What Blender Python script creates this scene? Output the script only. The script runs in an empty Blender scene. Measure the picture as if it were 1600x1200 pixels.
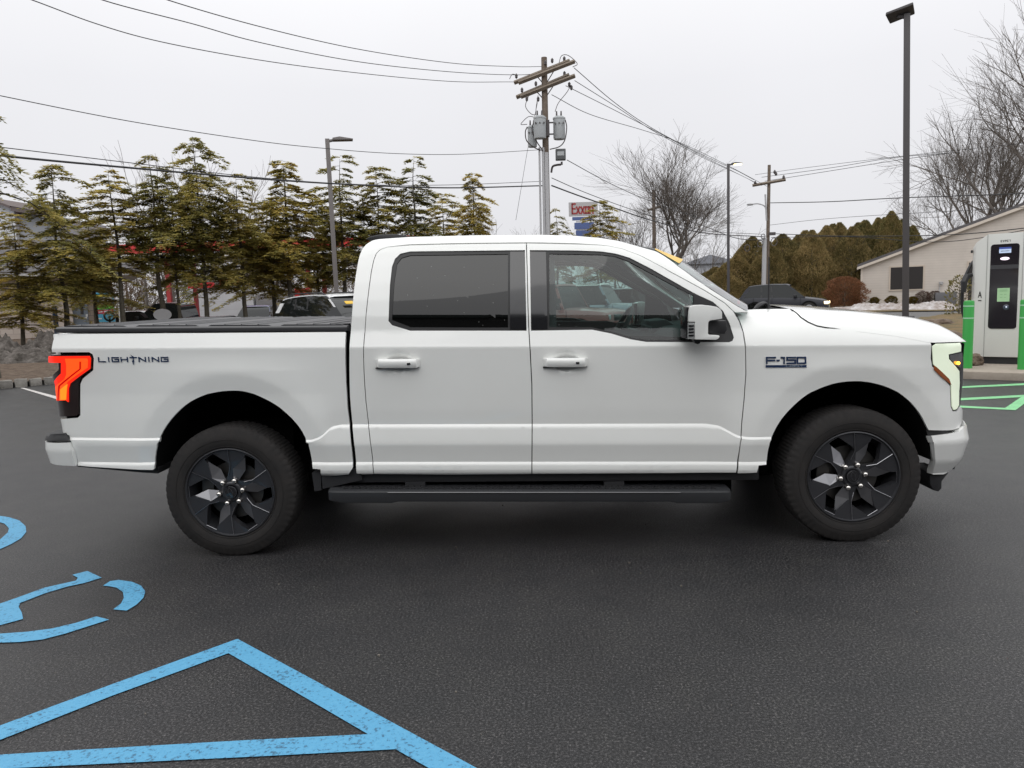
import bpy, bmesh, math, random
import numpy as np
from mathutils import Vector, Matrix
random.seed(7)
PI = math.pi
scene = bpy.context.scene
COL = scene.collection

# ---------------------------------------------------------------- camera
CAM = np.array([1.829, -5.468, 1.522])
YAW, PITCH, ROLL, FPX = -0.02739, 0.11375, 0.03193, 1197.46
_fw = np.array([math.sin(YAW)*math.cos(PITCH), math.cos(YAW)*math.cos(PITCH), -math.sin(PITCH)])
_r0 = np.array([math.cos(YAW), -math.sin(YAW), 0.0])
_u0 = np.cross(_r0, _fw)
_r = math.cos(ROLL)*_r0 - math.sin(ROLL)*_u0
_u = math.sin(ROLL)*_r0 + math.cos(ROLL)*_u0
cd = bpy.data.cameras.new("camera")
cam = bpy.data.objects.new("camera", cd)
COL.objects.link(cam)
cd.sensor_width = 36.0
cd.lens = FPX/1600*36.0
cd.clip_start = 0.05
cd.clip_end = 3000
cam.matrix_world = Matrix(((_r[0], _u[0], -_fw[0], CAM[0]), (_r[1], _u[1], -_fw[1], CAM[1]),
                           (_r[2], _u[2], -_fw[2], CAM[2]), (0, 0, 0, 1)))
scene.camera = cam

# ---------------------------------------------------------------- sky, sun, exposure
SUN_EL, SUN_AZ = math.radians(48), math.radians(200)
w = bpy.data.worlds.new("World")
scene.world = w
w.use_nodes = True
nt = w.node_tree
for n in list(nt.nodes):
    nt.nodes.remove(n)
def nn(t, typ, **kw):
    n = t.nodes.new(typ)
    for k, v in kw.items():
        setattr(n, k, v)
    return n
out = nn(nt, 'ShaderNodeOutputWorld')
bg = nn(nt, 'ShaderNodeBackground')
sky = nn(nt, 'ShaderNodeTexSky')
sky.sky_type = 'NISHITA'
sky.sun_disc = False
sky.sun_elevation = SUN_EL
sky.sun_rotation = SUN_AZ
sky.air_density = 1.0
sky.dust_density = 6.0
hs = nn(nt, 'ShaderNodeHueSaturation')
hs.inputs['Saturation'].default_value = 0.0
nt.links.new(sky.outputs[0], hs.inputs['Color'])
tc = nn(nt, 'ShaderNodeTexCoord')
sep = nn(nt, 'ShaderNodeSeparateXYZ')
nt.links.new(tc.outputs['Generated'], sep.inputs[0])
cr = nn(nt, 'ShaderNodeValToRGB')
els = cr.color_ramp.elements
els[0].position = 0.0
els[0].color = (0.335, 0.336, 0.348, 1)
els[1].position = 1.0
els[1].color = (0.62, 0.625, 0.63, 1)
for p, c in ((0.25, (0.372, 0.373, 0.388, 1)), (0.5, (0.49, 0.49, 0.497, 1)), (0.75, (0.60, 0.602, 0.606, 1))):
    e = els.new(p)
    e.color = c
nt.links.new(sep.outputs['Z'], cr.inputs[0])
cl = nn(nt, 'ShaderNodeTexNoise')
cl.inputs['Scale'].default_value = 2.2
cl.inputs['Detail'].default_value = 4
nt.links.new(tc.outputs['Generated'], cl.inputs['Vector'])
mr = nn(nt, 'ShaderNodeMapRange')
mr.inputs['To Min'].default_value = 22.2
mr.inputs['To Max'].default_value = 25.2
nt.links.new(cl.outputs['Fac'], mr.inputs['Value'])
sc_ = nn(nt, 'ShaderNodeVectorMath', operation='SCALE')
nt.links.new(cr.outputs[0], sc_.inputs[0])
nt.links.new(mr.outputs[0], sc_.inputs['Scale'])
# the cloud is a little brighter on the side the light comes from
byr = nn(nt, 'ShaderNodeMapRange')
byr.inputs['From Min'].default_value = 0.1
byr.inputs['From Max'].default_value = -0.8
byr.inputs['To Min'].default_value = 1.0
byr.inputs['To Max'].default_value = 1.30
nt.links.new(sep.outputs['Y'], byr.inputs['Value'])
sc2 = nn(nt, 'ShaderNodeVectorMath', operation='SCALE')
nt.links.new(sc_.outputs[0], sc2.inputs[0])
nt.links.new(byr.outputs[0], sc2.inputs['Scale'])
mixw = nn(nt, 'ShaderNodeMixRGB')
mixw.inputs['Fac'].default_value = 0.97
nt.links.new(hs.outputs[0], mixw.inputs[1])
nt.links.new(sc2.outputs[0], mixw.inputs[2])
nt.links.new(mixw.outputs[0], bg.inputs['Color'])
bg.inputs['Strength'].default_value = 0.10
nt.links.new(bg.outputs[0], out.inputs[0])
sd = bpy.data.lights.new("sun", 'SUN')
sd.energy = 0.35
sd.angle = math.radians(40)
sd.color = (1.0, 0.98, 0.95)
so = bpy.data.objects.new("sun", sd)
COL.objects.link(so)
so.rotation_euler = (math.radians(42), 0, math.radians(-20))
scene.view_settings.view_transform = 'Standard'
scene.view_settings.look = 'None'
scene.view_settings.exposure = 0.0
scene.view_settings.gamma = 1.0

# ---------------------------------------------------------------- picture helpers
def ray(px, py):
    return _fw + _r*((px-800)/FPX) + _u*((600-py)/FPX)
def atY(px, py, Y):
    d = ray(px, py)
    return CAM + d*((Y-CAM[1])/d[1])
def atZ(px, py, Z=0.0):
    d = ray(px, py)
    return CAM + d*((Z-CAM[2])/d[2])
def atD(px, py, D):
    return CAM + ray(px, py)*D
def proj(X):
    d = np.asarray(X, float)-CAM
    k = d@_fw
    return np.array([800+FPX*(d@_r)/k, 600-FPX*(d@_u)/k])

# ---------------------------------------------------------------- materials
MATS = {}
def mat(name, col, rough=0.5, metal=0.0, coat=0.0, spec=0.5, emit=None, estr=0.0, bump=None, var=None, coords='Object', alpha=None):
    if name in MATS:
        return MATS[name]
    m = bpy.data.materials.new(name)
    m.use_nodes = True
    t = m.node_tree
    b = t.nodes['Principled BSDF']
    b.inputs['Base Color'].default_value = (*col, 1)
    b.inputs['Roughness'].default_value = rough
    b.inputs['Metallic'].default_value = metal
    b.inputs['Coat Weight'].default_value = coat
    b.inputs['Coat Roughness'].default_value = 0.06
    b.inputs['Specular IOR Level'].default_value = spec
    if emit:
        b.inputs['Emission Color'].default_value = (*emit, 1)
        b.inputs['Emission Strength'].default_value = estr
    tcn = nn(t, 'ShaderNodeTexCoord')
    if var:   # (scale, amount, second colour)
        sc, amt, c2 = var
        no = nn(t, 'ShaderNodeTexNoise')
        no.inputs['Scale'].default_value = sc
        no.inputs['Detail'].default_value = 6
        no.inputs['Roughness'].default_value = 0.65
        t.links.new(tcn.outputs[coords], no.inputs['Vector'])
        rp = nn(t, 'ShaderNodeMapRange')
        rp.inputs['From Min'].default_value = 0.35
        rp.inputs['From Max'].default_value = 0.65
        rp.inputs['To Max'].default_value = amt
        t.links.new(no.outputs['Fac'], rp.inputs['Value'])
        mx = nn(t, 'ShaderNodeMixRGB')
        mx.inputs[1].default_value = (*col, 1)
        mx.inputs[2].default_value = (*c2, 1)
        t.links.new(rp.outputs[0], mx.inputs['Fac'])
        t.links.new(mx.outputs[0], b.inputs['Base Color'])
    if bump:  # (scale, strength, distance)
        no = nn(t, 'ShaderNodeTexNoise')
        no.inputs['Scale'].default_value = bump[0]
        no.inputs['Detail'].default_value = 5
        t.links.new(tcn.outputs[coords], no.inputs['Vector'])
        bp = nn(t, 'ShaderNodeBump')
        bp.inputs['Strength'].default_value = bump[1]
        bp.inputs['Distance'].default_value = bump[2]
        t.links.new(no.outputs['Fac'], bp.inputs['Height'])
        t.links.new(bp.outputs[0], b.inputs['Normal'])
    MATS[name] = m
    return m

def glass_mat(name, tint, spec=1.5, rough=0.0, dirt=0.02):
    if name in MATS:
        return MATS[name]
    m = bpy.data.materials.new(name)
    m.use_nodes = True
    t = m.node_tree
    for n in list(t.nodes):
        t.nodes.remove(n)
    o = nn(t, 'ShaderNodeOutputMaterial')
    tr = nn(t, 'ShaderNodeBsdfTransparent')
    tr.inputs[0].default_value = (*tint, 1)
    gl = nn(t, 'ShaderNodeBsdfGlossy')
    gl.inputs['Roughness'].default_value = rough
    gl.inputs['Color'].default_value = (1, 1, 1, 1)
    fr = nn(t, 'ShaderNodeFresnel')
    fr.inputs[0].default_value = spec
    mx = nn(t, 'ShaderNodeMixShader')
    t.links.new(fr.outputs[0], mx.inputs[0])
    t.links.new(tr.outputs[0], mx.inputs[1])
    t.links.new(gl.outputs[0], mx.inputs[2])
    df = nn(t, 'ShaderNodeBsdfDiffuse')
    df.inputs[0].default_value = (0.5, 0.52, 0.5, 1)
    # scattered rain droplets on the glass
    tcn = nn(t, 'ShaderNodeTexCoord')
    vo = nn(t, 'ShaderNodeTexVoronoi')
    vo.inputs['Scale'].default_value = 38
    t.links.new(tcn.outputs['Object'], vo.inputs['Vector'])
    sp = nn(t, 'ShaderNodeMapRange')
    sp.inputs['From Min'].default_value = 0.14
    sp.inputs['From Max'].default_value = 0.09
    sp.inputs['To Min'].default_value = dirt
    sp.inputs['To Max'].default_value = 0.28
    t.links.new(vo.outputs['Distance'], sp.inputs['Value'])
    m2 = nn(t, 'ShaderNodeMixShader')
    wn = nn(t, 'ShaderNodeTexWhiteNoise'); t.links.new(vo.outputs['Position'], wn.inputs['Vector'])
    gt = nn(t, 'ShaderNodeMath', operation='GREATER_THAN'); gt.inputs[1].default_value = .80; t.links.new(wn.outputs['Value'], gt.inputs[0])
    mm = nn(t, 'ShaderNodeMath', operation='MULTIPLY'); t.links.new(sp.outputs[0], mm.inputs[0]); t.links.new(gt.outputs[0], mm.inputs[1])
    mx2 = nn(t, 'ShaderNodeMath', operation='MAXIMUM'); mx2.inputs[1].default_value = dirt; t.links.new(mm.outputs[0], mx2.inputs[0])
    t.links.new(mx2.outputs[0], m2.inputs[0])
    t.links.new(mx.outputs[0], m2.inputs[1])
    t.links.new(df.outputs[0], m2.inputs[2])
    t.links.new(m2.outputs[0], o.inputs[0])
    MATS[name] = m
    return m

# ---------------------------------------------------------------- mesh helpers
class MB:
    def __init__(self):
        self.v = []; self.f = []; self.m = []
    def add(self, vs, fs, mi=0):
        o = len(self.v)
        self.v += [tuple(map(float, p)) for p in vs]
        self.f += [tuple(i+o for i in f) for f in fs]
        self.m += [mi]*len(fs)
        return self
    def box(self, c, s, rz=0.0, mi=0, taper=1.0):
        hx, hy, hz = s[0]/2, s[1]/2, s[2]/2
        vs = []
        for z, k in ((-hz, 1.0), (hz, taper)):
            for x, y in ((-hx, -hy), (hx, -hy), (hx, hy), (-hx, hy)):
                X, Y = x*k, y*k
                vs.append((c[0]+X*math.cos(rz)-Y*math.sin(rz), c[1]+X*math.sin(rz)+Y*math.cos(rz), c[2]+z))
        return self.add(vs, [(3, 2, 1, 0), (4, 5, 6, 7), (0, 1, 5, 4), (1, 2, 6, 5), (2, 3, 7, 6), (3, 0, 4, 7)], mi)
    def tube(self, pts, rad, n=8, mi=0, cap=True):
        pts = [np.array(p, float) for p in pts]
        rr = rad if hasattr(rad, '__len__') else [rad]*len(pts)
        rings = []
        prev = None
        for i, p in enumerate(pts):
            a = pts[max(0, i-1)]; b = pts[min(len(pts)-1, i+1)]
            t = b-a; L = np.linalg.norm(t); t = t/L if L > 1e-9 else np.array([0, 0, 1.])
            if prev is None:
                h = np.array([0, 0, 1.]) if abs(t[2]) < 0.9 else np.array([1., 0, 0])
            else:
                h = prev
            s = np.cross(t, h); s /= max(1e-9, np.linalg.norm(s)); q = np.cross(s, t); prev = q
            rings.append([p+rr[i]*(math.cos(2*PI*k/n)*s+math.sin(2*PI*k/n)*q) for k in range(n)])
        vs = [v for r in rings for v in r]
        fs = [(i*n+k, i*n+(k+1) % n, (i+1)*n+(k+1) % n, (i+1)*n+k) for i in range(len(pts)-1) for k in range(n)]
        if cap:
            fs.append(tuple(range(n))[::-1]); fs.append(tuple((len(pts)-1)*n+k for k in range(n)))
        return self.add(vs, fs, mi)
    def lathe(self, prof, n=48, axis='Z', c=(0, 0, 0), mi=0, closed=False):
        # prof: (radius, height) ; axis Z or Y
        vs = []
        for (r, h) in prof:
            for k in range(n):
                a = 2*PI*k/n
                if axis == 'Z':
                    vs.append((c[0]+r*math.cos(a), c[1]+r*math.sin(a), c[2]+h))
                else:
                    vs.append((c[0]+r*math.cos(a), c[1]+h, c[2]+r*math.sin(a)))
        m = len(prof)
        rng = range(m if closed else m-1)
        fs = []
        for i in rng:
            j = (i+1) % m
            for k in range(n):
                q = (i*n+k, i*n+(k+1) % n, j*n+(k+1) % n, j*n+k)
                fs.append(q if axis == 'Z' else q[::-1])
        return self.add(vs, fs, mi)
    def prism(self, poly, fn0, fn1, mi=0):
        """poly 2-D points; fn0/fn1 map a point to the two faces"""
        n = len(poly)
        vs = [fn0(p) for p in poly]+[fn1(p) for p in poly]
        fs = [tuple(range(n))[::-1], tuple(range(n, 2*n))]+[(i, (i+1) % n, n+(i+1) % n, n+i) for i in range(n)]
        return self.add(vs, fs, mi)
    def build(self, name, mats, parent=None, ang=35, fix=True, bevel=0.0, flat=False, weld=False):
        me = bpy.data.meshes.new(name)
        me.from_pydata(self.v, [], self.f)
        if not isinstance(mats, (list, tuple)):
            mats = [mats]
        for mm in mats:
            me.materials.append(mm)
        if len(mats) > 1:
            me.polygons.foreach_set('material_index', self.m)
        if fix or bevel or weld:
            bm = bmesh.new(); bm.from_mesh(me)
            if weld:
                bmesh.ops.remove_doubles(bm, verts=bm.verts, dist=1e-4)
            if fix:
                bmesh.ops.recalc_face_normals(bm, faces=bm.faces)
            if bevel:
                eds = [e for e in bm.edges if len(e.link_faces) == 2 and e.calc_face_angle(0) > math.radians(32)]
                bmesh.ops.bevel(bm, geom=eds, offset=bevel, segments=2, profile=0.6, affect='EDGES', clamp_overlap=True)
            bm.to_mesh(me); bm.free()
        if not flat:
            me.polygons.foreach_set('use_smooth', [True]*len(me.polygons))
            me.set_sharp_from_angle(angle=math.radians(ang))
        me.update()
        o = bpy.data.objects.new(name, me)
        COL.objects.link(o)
        if parent:
            o.parent = parent
        return o

def tag(o, label=None, cat=None, group=None, kind=None):
    if label: o['label'] = label
    if cat: o['category'] = cat
    if group: o['group'] = group
    if kind: o['kind'] = kind
    return o
def thing(name, label, cat, loc=(0, 0, 0), rz=0.0, group=None):
    o = bpy.data.objects.new(name, None)
    COL.objects.link(o)
    o.empty_display_size = 0.2
    o.location = tuple(map(float, loc)); o.rotation_euler = (0, 0, rz)
    return tag(o, label, cat, group)
def dup(root, loc, rz=0.0, scale=1.0, label=None, cat=None):
    r = root.copy(); COL.objects.link(r)
    r.location = tuple(map(float, loc)); r.rotation_euler = (0, 0, rz)
    r.scale = (scale, scale, scale) if not hasattr(scale, '__len__') else scale
    if label: r['label'] = label
    if cat: r['category'] = cat
    for ch in list(root.children):
        c = ch.copy(); COL.objects.link(c); c.parent = r
        for g in list(ch.children):
            d = g.copy(); COL.objects.link(d); d.parent = c
    return r
def fastmesh(name, V, F4, mats, parent=None, mi=None, smooth=False):
    V = np.asarray(V, np.float32); F4 = np.asarray(F4, np.int32)
    k = F4.shape[1]
    me = bpy.data.meshes.new(name)
    me.vertices.add(len(V)); me.vertices.foreach_set('co', V.ravel())
    me.loops.add(F4.size); me.loops.foreach_set('vertex_index', F4.ravel())
    me.polygons.add(len(F4))
    me.polygons.foreach_set('loop_start', np.arange(0, F4.size, k, dtype=np.int32))
    me.polygons.foreach_set('loop_total', np.full(len(F4), k, np.int32))
    if smooth:
        me.polygons.foreach_set('use_smooth', [True]*len(F4))
    if not isinstance(mats, (list, tuple)):
        mats = [mats]
    for mm in mats: me.materials.append(mm)
    if mi is not None:
        me.polygons.foreach_set('material_index', np.asarray(mi, np.int32))
    me.update(calc_edges=True)
    me.validate()
    o = bpy.data.objects.new(name, me); COL.objects.link(o)
    if parent: o.parent = parent
    return o
def catmull(pts, n=6):
    P = [np.array(p, float) for p in pts]
    P = [2*P[0]-P[1]]+P+[2*P[-1]-P[-2]]
    r = []
    for i in range(1, len(P)-2):
        for k in range(n):
            t = k/n
            a, b, c, d = P[i-1:i+3]
            r.append(0.5*((2*b)+(c-a)*t+(2*a-5*b+4*c-d)*t*t+(3*b-a-3*c+d)*t**3))
    r.append(P[-2])
    return r

# stroke lettering: each glyph is a list of polylines on a 0..1 box
GL = {
 'L': [[(0, 1), (0, 0), (1, 0)]], 'I': [[(0.5, 0), (0.5, 1)]],
 'G': [[(1, 1), (0, 1), (0, 0), (1, 0), (1, .55), (.45, .55)]], 'H': [[(0, 0), (0, 1)], [(1, 0), (1, 1)], [(0, .5), (1, .5)]],
 'T': [[(0, 1), (1, 1)], [(.5, 1), (.5, 0)]], 'N': [[(0, 0), (0, 1), (1, 0), (1, 1)]],
 'F': [[(0, 0), (0, 1), (1, 1)], [(0, .5), (.9, .5)]], '-': [[(0, .5), (1, .5)]], '1': [[(.1, 1), (.75, 1), (.75, 0)]],
 '5': [[(1, 1), (0, 1), (0, .56), (1, .56), (1, 0), (0, 0)]], '0': [[(0, 0), (0, 1), (1, 1), (1, 0), (0, 0)]],
 'A': [[(0, 0), (.5, 1), (1, 0)], [(.2, .35), (.8, .35)]], 'R': [[(0, 0), (0, 1), (1, 1), (1, .5), (0, .5)], [(.5, .5), (1, 0)]],
 'E': [[(1, 1), (0, 1), (0, 0), (1, 0)], [(0, .5), (.9, .5)]], 'V': [[(0, 1), (.5, 0), (1, 1)]],
 'P': [[(0, 0), (0, 1), (1, 1), (1, .45), (0, .45)]], 'C': [[(1, 1), (0, 1), (0, 0), (1, 0)]],
 'x': [[(0, .65), (1, 0)], [(1, .65), (0, 0)]], 'X': [[(0, 1), (1, 0)], [(1, 1), (0, 0)]],
 'o': [[(0, 0), (0, .65), (1, .65), (1, 0), (0, 0)]], 'n': [[(0, 0), (0, .65), (.75, .65), (1, .5), (1, 0)]],
 'B': [[(0, 0), (0, 1), (.9, 1), (.9, .55), (0, .55)], [(.9, .55), (1, .5), (1, 0), (0, 0)]],
 ' ': [],
}
def strokes(mb, text, fn, w, gap, h, th, depth=0.003, mi=0, widths=None, slant=0.0):
    """fn(u, v, d) maps letter-plane metres plus outward distance to 3-D"""
    x = 0.0
    for i, ch in enumerate(text):
        cw = w*(widths[i] if widths else (0.25 if ch in 'I' else 1))
        for pl in GL[ch]:
            for (a, b) in zip(pl[:-1], pl[1:]):
                A = np.array([x+a[0]*cw+slant*a[1]*h, a[1]*h]); B = np.array([x+b[0]*cw+slant*b[1]*h, b[1]*h])
                d = B-A; d = d/np.linalg.norm(d); q = np.array([-d[1], d[0]])*th/2; e = d*th/2
                c = [A-e-q, B+e-q, B+e+q, A-e+q]
                vs = [fn(p[0], p[1], 0.0) for p in c]+[fn(p[0], p[1], depth) for p in c]
                mb.add(vs, [(3, 2, 1, 0), (4, 5, 6, 7), (0, 1, 5, 4), (1, 2, 6, 5), (2, 3, 7, 6), (3, 0, 4, 7)], mi)
        x += cw+gap
    return x-gap
# ================================================================ GROUND AND MARKINGS
def asphalt_mat():
    m = bpy.data.materials.new('asphalt'); m.use_nodes = True
    t = m.node_tree; b = t.nodes['Principled BSDF']
    tcn = nn(t, 'ShaderNodeTexCoord')
    def noise(sc, det=4, rough=.6):
        n = nn(t, 'ShaderNodeTexNoise'); n.inputs['Scale'].default_value = sc; n.inputs['Detail'].default_value = det; n.inputs['Roughness'].default_value = rough
        t.links.new(tcn.outputs['Object'], n.inputs['Vector']); return n
    def ramp(src, stops):
        r = nn(t, 'ShaderNodeValToRGB'); e = r.color_ramp.elements
        e[0].position, e[0].color = stops[0][0], (*stops[0][1], 1)
        e[1].position, e[1].color = stops[-1][0], (*stops[-1][1], 1)
        for p, c in stops[1:-1]:
            q = e.new(p); q.color = (*c, 1)
        t.links.new(src, r.inputs[0]); return r
    big = noise(.35, 5)
    fine = noise(98, 4, .80)
    c1 = ramp(fine.outputs['Fac'], [(.38, (.0015, .0015, .0018)), (.46, (.0095, .0097, .0105)), (.53, (.0245, .0248, .026)), (.60, (.072, .072, .073)), (.69, (.19, .18, .175))])
    vo = nn(t, 'ShaderNodeTexVoronoi'); vo.inputs['Scale'].default_value = 75
    t.links.new(tcn.outputs['Object'], vo.inputs['Vector'])
    sp = ramp(vo.outputs['Distance'], [(.0, (.9, .9, .9)), (.16, (.0, .0, .0)), (1, (0, 0, 0))])
    sel = nn(t, 'ShaderNodeTexWhiteNoise'); t.links.new(vo.outputs['Position'], sel.inputs['Vector'])
    gt = nn(t, 'ShaderNodeMath', operation='GREATER_THAN'); gt.inputs[1].default_value = .90
    t.links.new(sel.outputs['Value'], gt.inputs[0])
    ml = nn(t, 'ShaderNodeMath', operation='MULTIPLY'); t.links.new(sp.outputs[0], ml.inputs[0]); t.links.new(gt.outputs[0], ml.inputs[1])
    mx = nn(t, 'ShaderNodeMixRGB'); t.links.new(ml.outputs[0], mx.inputs[0]); t.links.new(c1.outputs[0], mx.inputs[1]); mx.inputs[2].default_value = (.22, .19, .15, 1)
    bg_ = ramp(big.outputs['Fac'], [(.3, (.70, .69, .69)), (.5, (.97, .97, .98)), (.72, (1.30, 1.29, 1.31))])
    mu = nn(t, 'ShaderNodeMixRGB', blend_type='MULTIPLY'); mu.inputs[0].default_value = 1
    t.links.new(mx.outputs[0], mu.inputs[1]); t.links.new(bg_.outputs[0], mu.inputs[2])
    mid = noise(3.5, 6, .7)
    md = ramp(mid.outputs['Fac'], [(.35, (.80, .80, .82)), (.5, (1.0, .97, .97)), (.65, (1.16, 1.13, 1.08))])
    mu2 = nn(t, 'ShaderNodeMixRGB', blend_type='MULTIPLY'); mu2.inputs[0].default_value = 1
    t.links.new(mu.outputs[0], mu2.inputs[1]); t.links.new(md.outputs[0], mu2.inputs[2])
    t.links.new(mu2.outputs[0], b.inputs['Base Color'])
    rr = ramp(big.outputs['Fac'], [(.35, (.33,)*3), (.7, (.56,)*3)])
    t.links.new(rr.outputs[0], b.inputs['Roughness'])
    bp = nn(t, 'ShaderNodeBump'); bp.inputs['Strength'].default_value = .7; bp.inputs['Distance'].default_value = .006
    t.links.new(fine.outputs['Fac'], bp.inputs['Height'])
    t.links.new(bp.outputs[0], b.inputs['Normal'])
    return m
M_asph = asphalt_mat()
mb = MB()
mb.add([(-400, -60, -.004), (400, -60, -.004), (400, 900, -.004), (-400, 900, -.004)], [(0, 1, 2, 3)])
tag(mb.build('ground', mat('earth', (.07, .065, .045), rough=.95, var=(.3, .8, (.05, .05, .035))), flat=True), kind='structure')
mb = MB()
mb.add([(-60, -30, 0), (70, -30, 0), (70, 60, 0), (-60, 60, 0)], [(0, 1, 2, 3)])
tag(mb.build('parking_lot', M_asph, flat=True), kind='structure')

def paint_mat(name, col, wear=.5):
    m = bpy.data.materials.new(name); m.use_nodes = True
    t = m.node_tree; b = t.nodes['Principled BSDF']; b.inputs['Roughness'].default_value = .6
    tcn = nn(t, 'ShaderNodeTexCoord')
    n = nn(t, 'ShaderNodeTexNoise'); n.inputs['Scale'].default_value = 62; n.inputs['Detail'].default_value = 3; n.inputs['Roughness'].default_value = .7
    t.links.new(tcn.outputs['Object'], n.inputs['Vector'])
    n2 = nn(t, 'ShaderNodeTexNoise'); n2.inputs['Scale'].default_value = 5; n2.inputs['Detail'].default_value = 4
    t.links.new(tcn.outputs['Object'], n2.inputs['Vector'])
    ad = nn(t, 'ShaderNodeMath', operation='MULTIPLY_ADD'); ad.inputs[1].default_value = .35; t.links.new(n2.outputs['Fac'], ad.inputs[0]); t.links.new(n.outputs['Fac'], ad.inputs[2])
    r = nn(t, 'ShaderNodeValToRGB'); e = r.color_ramp.elements
    e[0].position = .525; e[0].color = (col[0]*.5, col[1]*.42, col[2]*.42, 1)
    e[1].position = .61; e[1].color = (*col, 1)
    e2 = e.new(.95); e2.color = (min(1, col[0]*1.3), min(1, col[1]*1.12), min(1, col[2]*1.05), 1)
    t.links.new(ad.outputs[0], r.inputs[0]); t.links.new(r.outputs[0], b.inputs['Base Color'])
    bp = nn(t, 'ShaderNodeBump'); bp.inputs['Strength'].default_value = .5; bp.inputs['Distance'].default_value = .005
    t.links.new(n.outputs['Fac'], bp.inputs['Height']); t.links.new(bp.outputs[0], b.inputs['Normal'])
    return m
# loose grit
rg = random.Random(2)
mb = MB()
for i in range(90):
    x = rg.uniform(-3.5, 8); y = rg.uniform(-4.4, 2.5) if i % 3 else rg.uniform(-4.6, -1.2)
    r = rg.uniform(.002, .0055)
    P_ = [(x+r*rg.uniform(.6, 1.3)*math.cos(a), y+r*rg.uniform(.6, 1.3)*math.sin(a)) for a in (0, 1.3, 2.5, 3.8, 5.1)]
    mb.prism(P_, lambda p: (p[0], p[1], 0), lambda p: (p[0], p[1], r*1.1))
tag(mb.build('grit', mat('grit_pale', (.22, .20, .17), rough=.9, var=(2, 1, (.08, .07, .06))), flat=True), 'loose pale grit scattered over the asphalt', 'grit', kind='stuff')
M_bl = paint_mat('blue_marking', (.085, .33, .55))
M_gr = paint_mat('green_marking', (.20, .55, .26))
M_wh = paint_mat('white_marking', (.55, .55, .54))
def marking(name, polys, m, label, cat, z=.004, group=None):
    mb = MB()
    for P in polys:
        q = [atZ(px, py, z) for px, py in P]
        bm = bmesh.new()
        vs = [bm.verts.new(tuple(p)) for p in q]
        es = [bm.edges.new((vs[i], vs[(i+1) % len(vs)])) for i in range(len(vs))]
        bmesh.ops.triangle_fill(bm, use_beauty=True, edges=es)
        bm.verts.index_update()
        mb.add([tuple(v.co) for v in bm.verts], [tuple(v.index for v in f.verts) for f in bm.faces]); bm.free()
    o = mb.build(name, m, flat=True, fix=False)
    for p in o.data.polygons:
        pass
    bm = bmesh.new(); bm.from_mesh(o.data)
    for f in bm.faces:
        f.normal_update()
        if f.normal.z < 0: f.normal_flip()
    bm.to_mesh(o.data); bm.free()
    return tag(o, label, cat, group)
marking('accessible_symbol', [
    [(0, 806), (14, 808), (30, 813), (40, 822), (41, 831), (33, 841), (17.5, 850), (0, 858), (-40, 866), (-80, 858), (-92, 838), (-70, 815), (-40, 806), (-40, 817), (-62, 826), (-70, 838), (-60, 848), (-35, 853), (0, 843), (12, 832), (14, 825.5), (7, 818), (0, 816), (-20, 814), (-20, 806)],
    [(0, 943), (26, 934), (70, 918), (119, 907), (121.5, 902.5), (113, 898), (136.5, 892), (159, 902.5), (131, 911), (105, 916.5), (70, 927), (31.5, 942), (29, 948), (34, 957), (36, 967), (0, 976.7), (-70, 992), (-80, 962)],
    [(161, 915), (171.5, 908), (185.5, 906), (206.5, 909), (220.5, 915), (227, 924), (224, 934), (213.5, 944.5), (198, 954), (177, 952), (189, 943), (193.5, 934), (192, 925), (182, 918), (171.5, 916)],
    [(-50, 988), (0, 990), (42, 987), (80.5, 982), (119, 973), (150.5, 963), (170.5, 968), (133, 980), (101.5, 990), (66.5, 999), (31.5, 1003), (0, 1004), (-50, 1002)],
], M_bl, 'blue wheelchair parking symbol painted on the asphalt at the lower left', 'pavement marking', z=.004)
marking('hatched_zone', [
    [(-260, 1240), (0, 1133.5), (175, 1069), (371, 998), (560, 1100), (745, 1200), (990, 1330), (900, 1335), (670, 1200), (618, 1170.5), (400, 1182), (210, 1191), (0, 1201), (-260, 1214), (-260, 1190), (0, 1179), (200, 1167), (400, 1155.5), (575, 1147), (460, 1080), (357, 1020.5), (175, 1087), (0, 1156), (-260, 1268)],
], M_bl, 'blue triangular hatched no parking lines on the asphalt in the foreground', 'pavement marking', z=.004)
marking('charging_bay_line', [
    [(1440, 607.5), (1507, 603.4), (1600, 598.8), (1720, 594), (1720, 597), (1600, 601.7), (1507, 606), (1440, 610)],
    [(1440, 625.5), (1504, 621.8), (1600, 616.9), (1720, 612), (1720, 635), (1600, 631), (1587, 640.8), (1506, 637), (1440, 633.5), (1440, 630.8), (1505.8, 634), (1570.5, 637.3), (1595, 620.6), (1505.8, 625.2), (1440, 629)],
], M_gr, 'light green charging bay lines on the asphalt in front of the charger', 'pavement marking', z=.004)
marking('parking_line', [[(31, 606), (38, 606), (60, 612), (120, 627), (200, 650), (192, 654), (78, 620.5)]], M_wh, 'white parking line running from the stone kerb behind the truck tail', 'pavement marking', z=.004)
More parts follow.
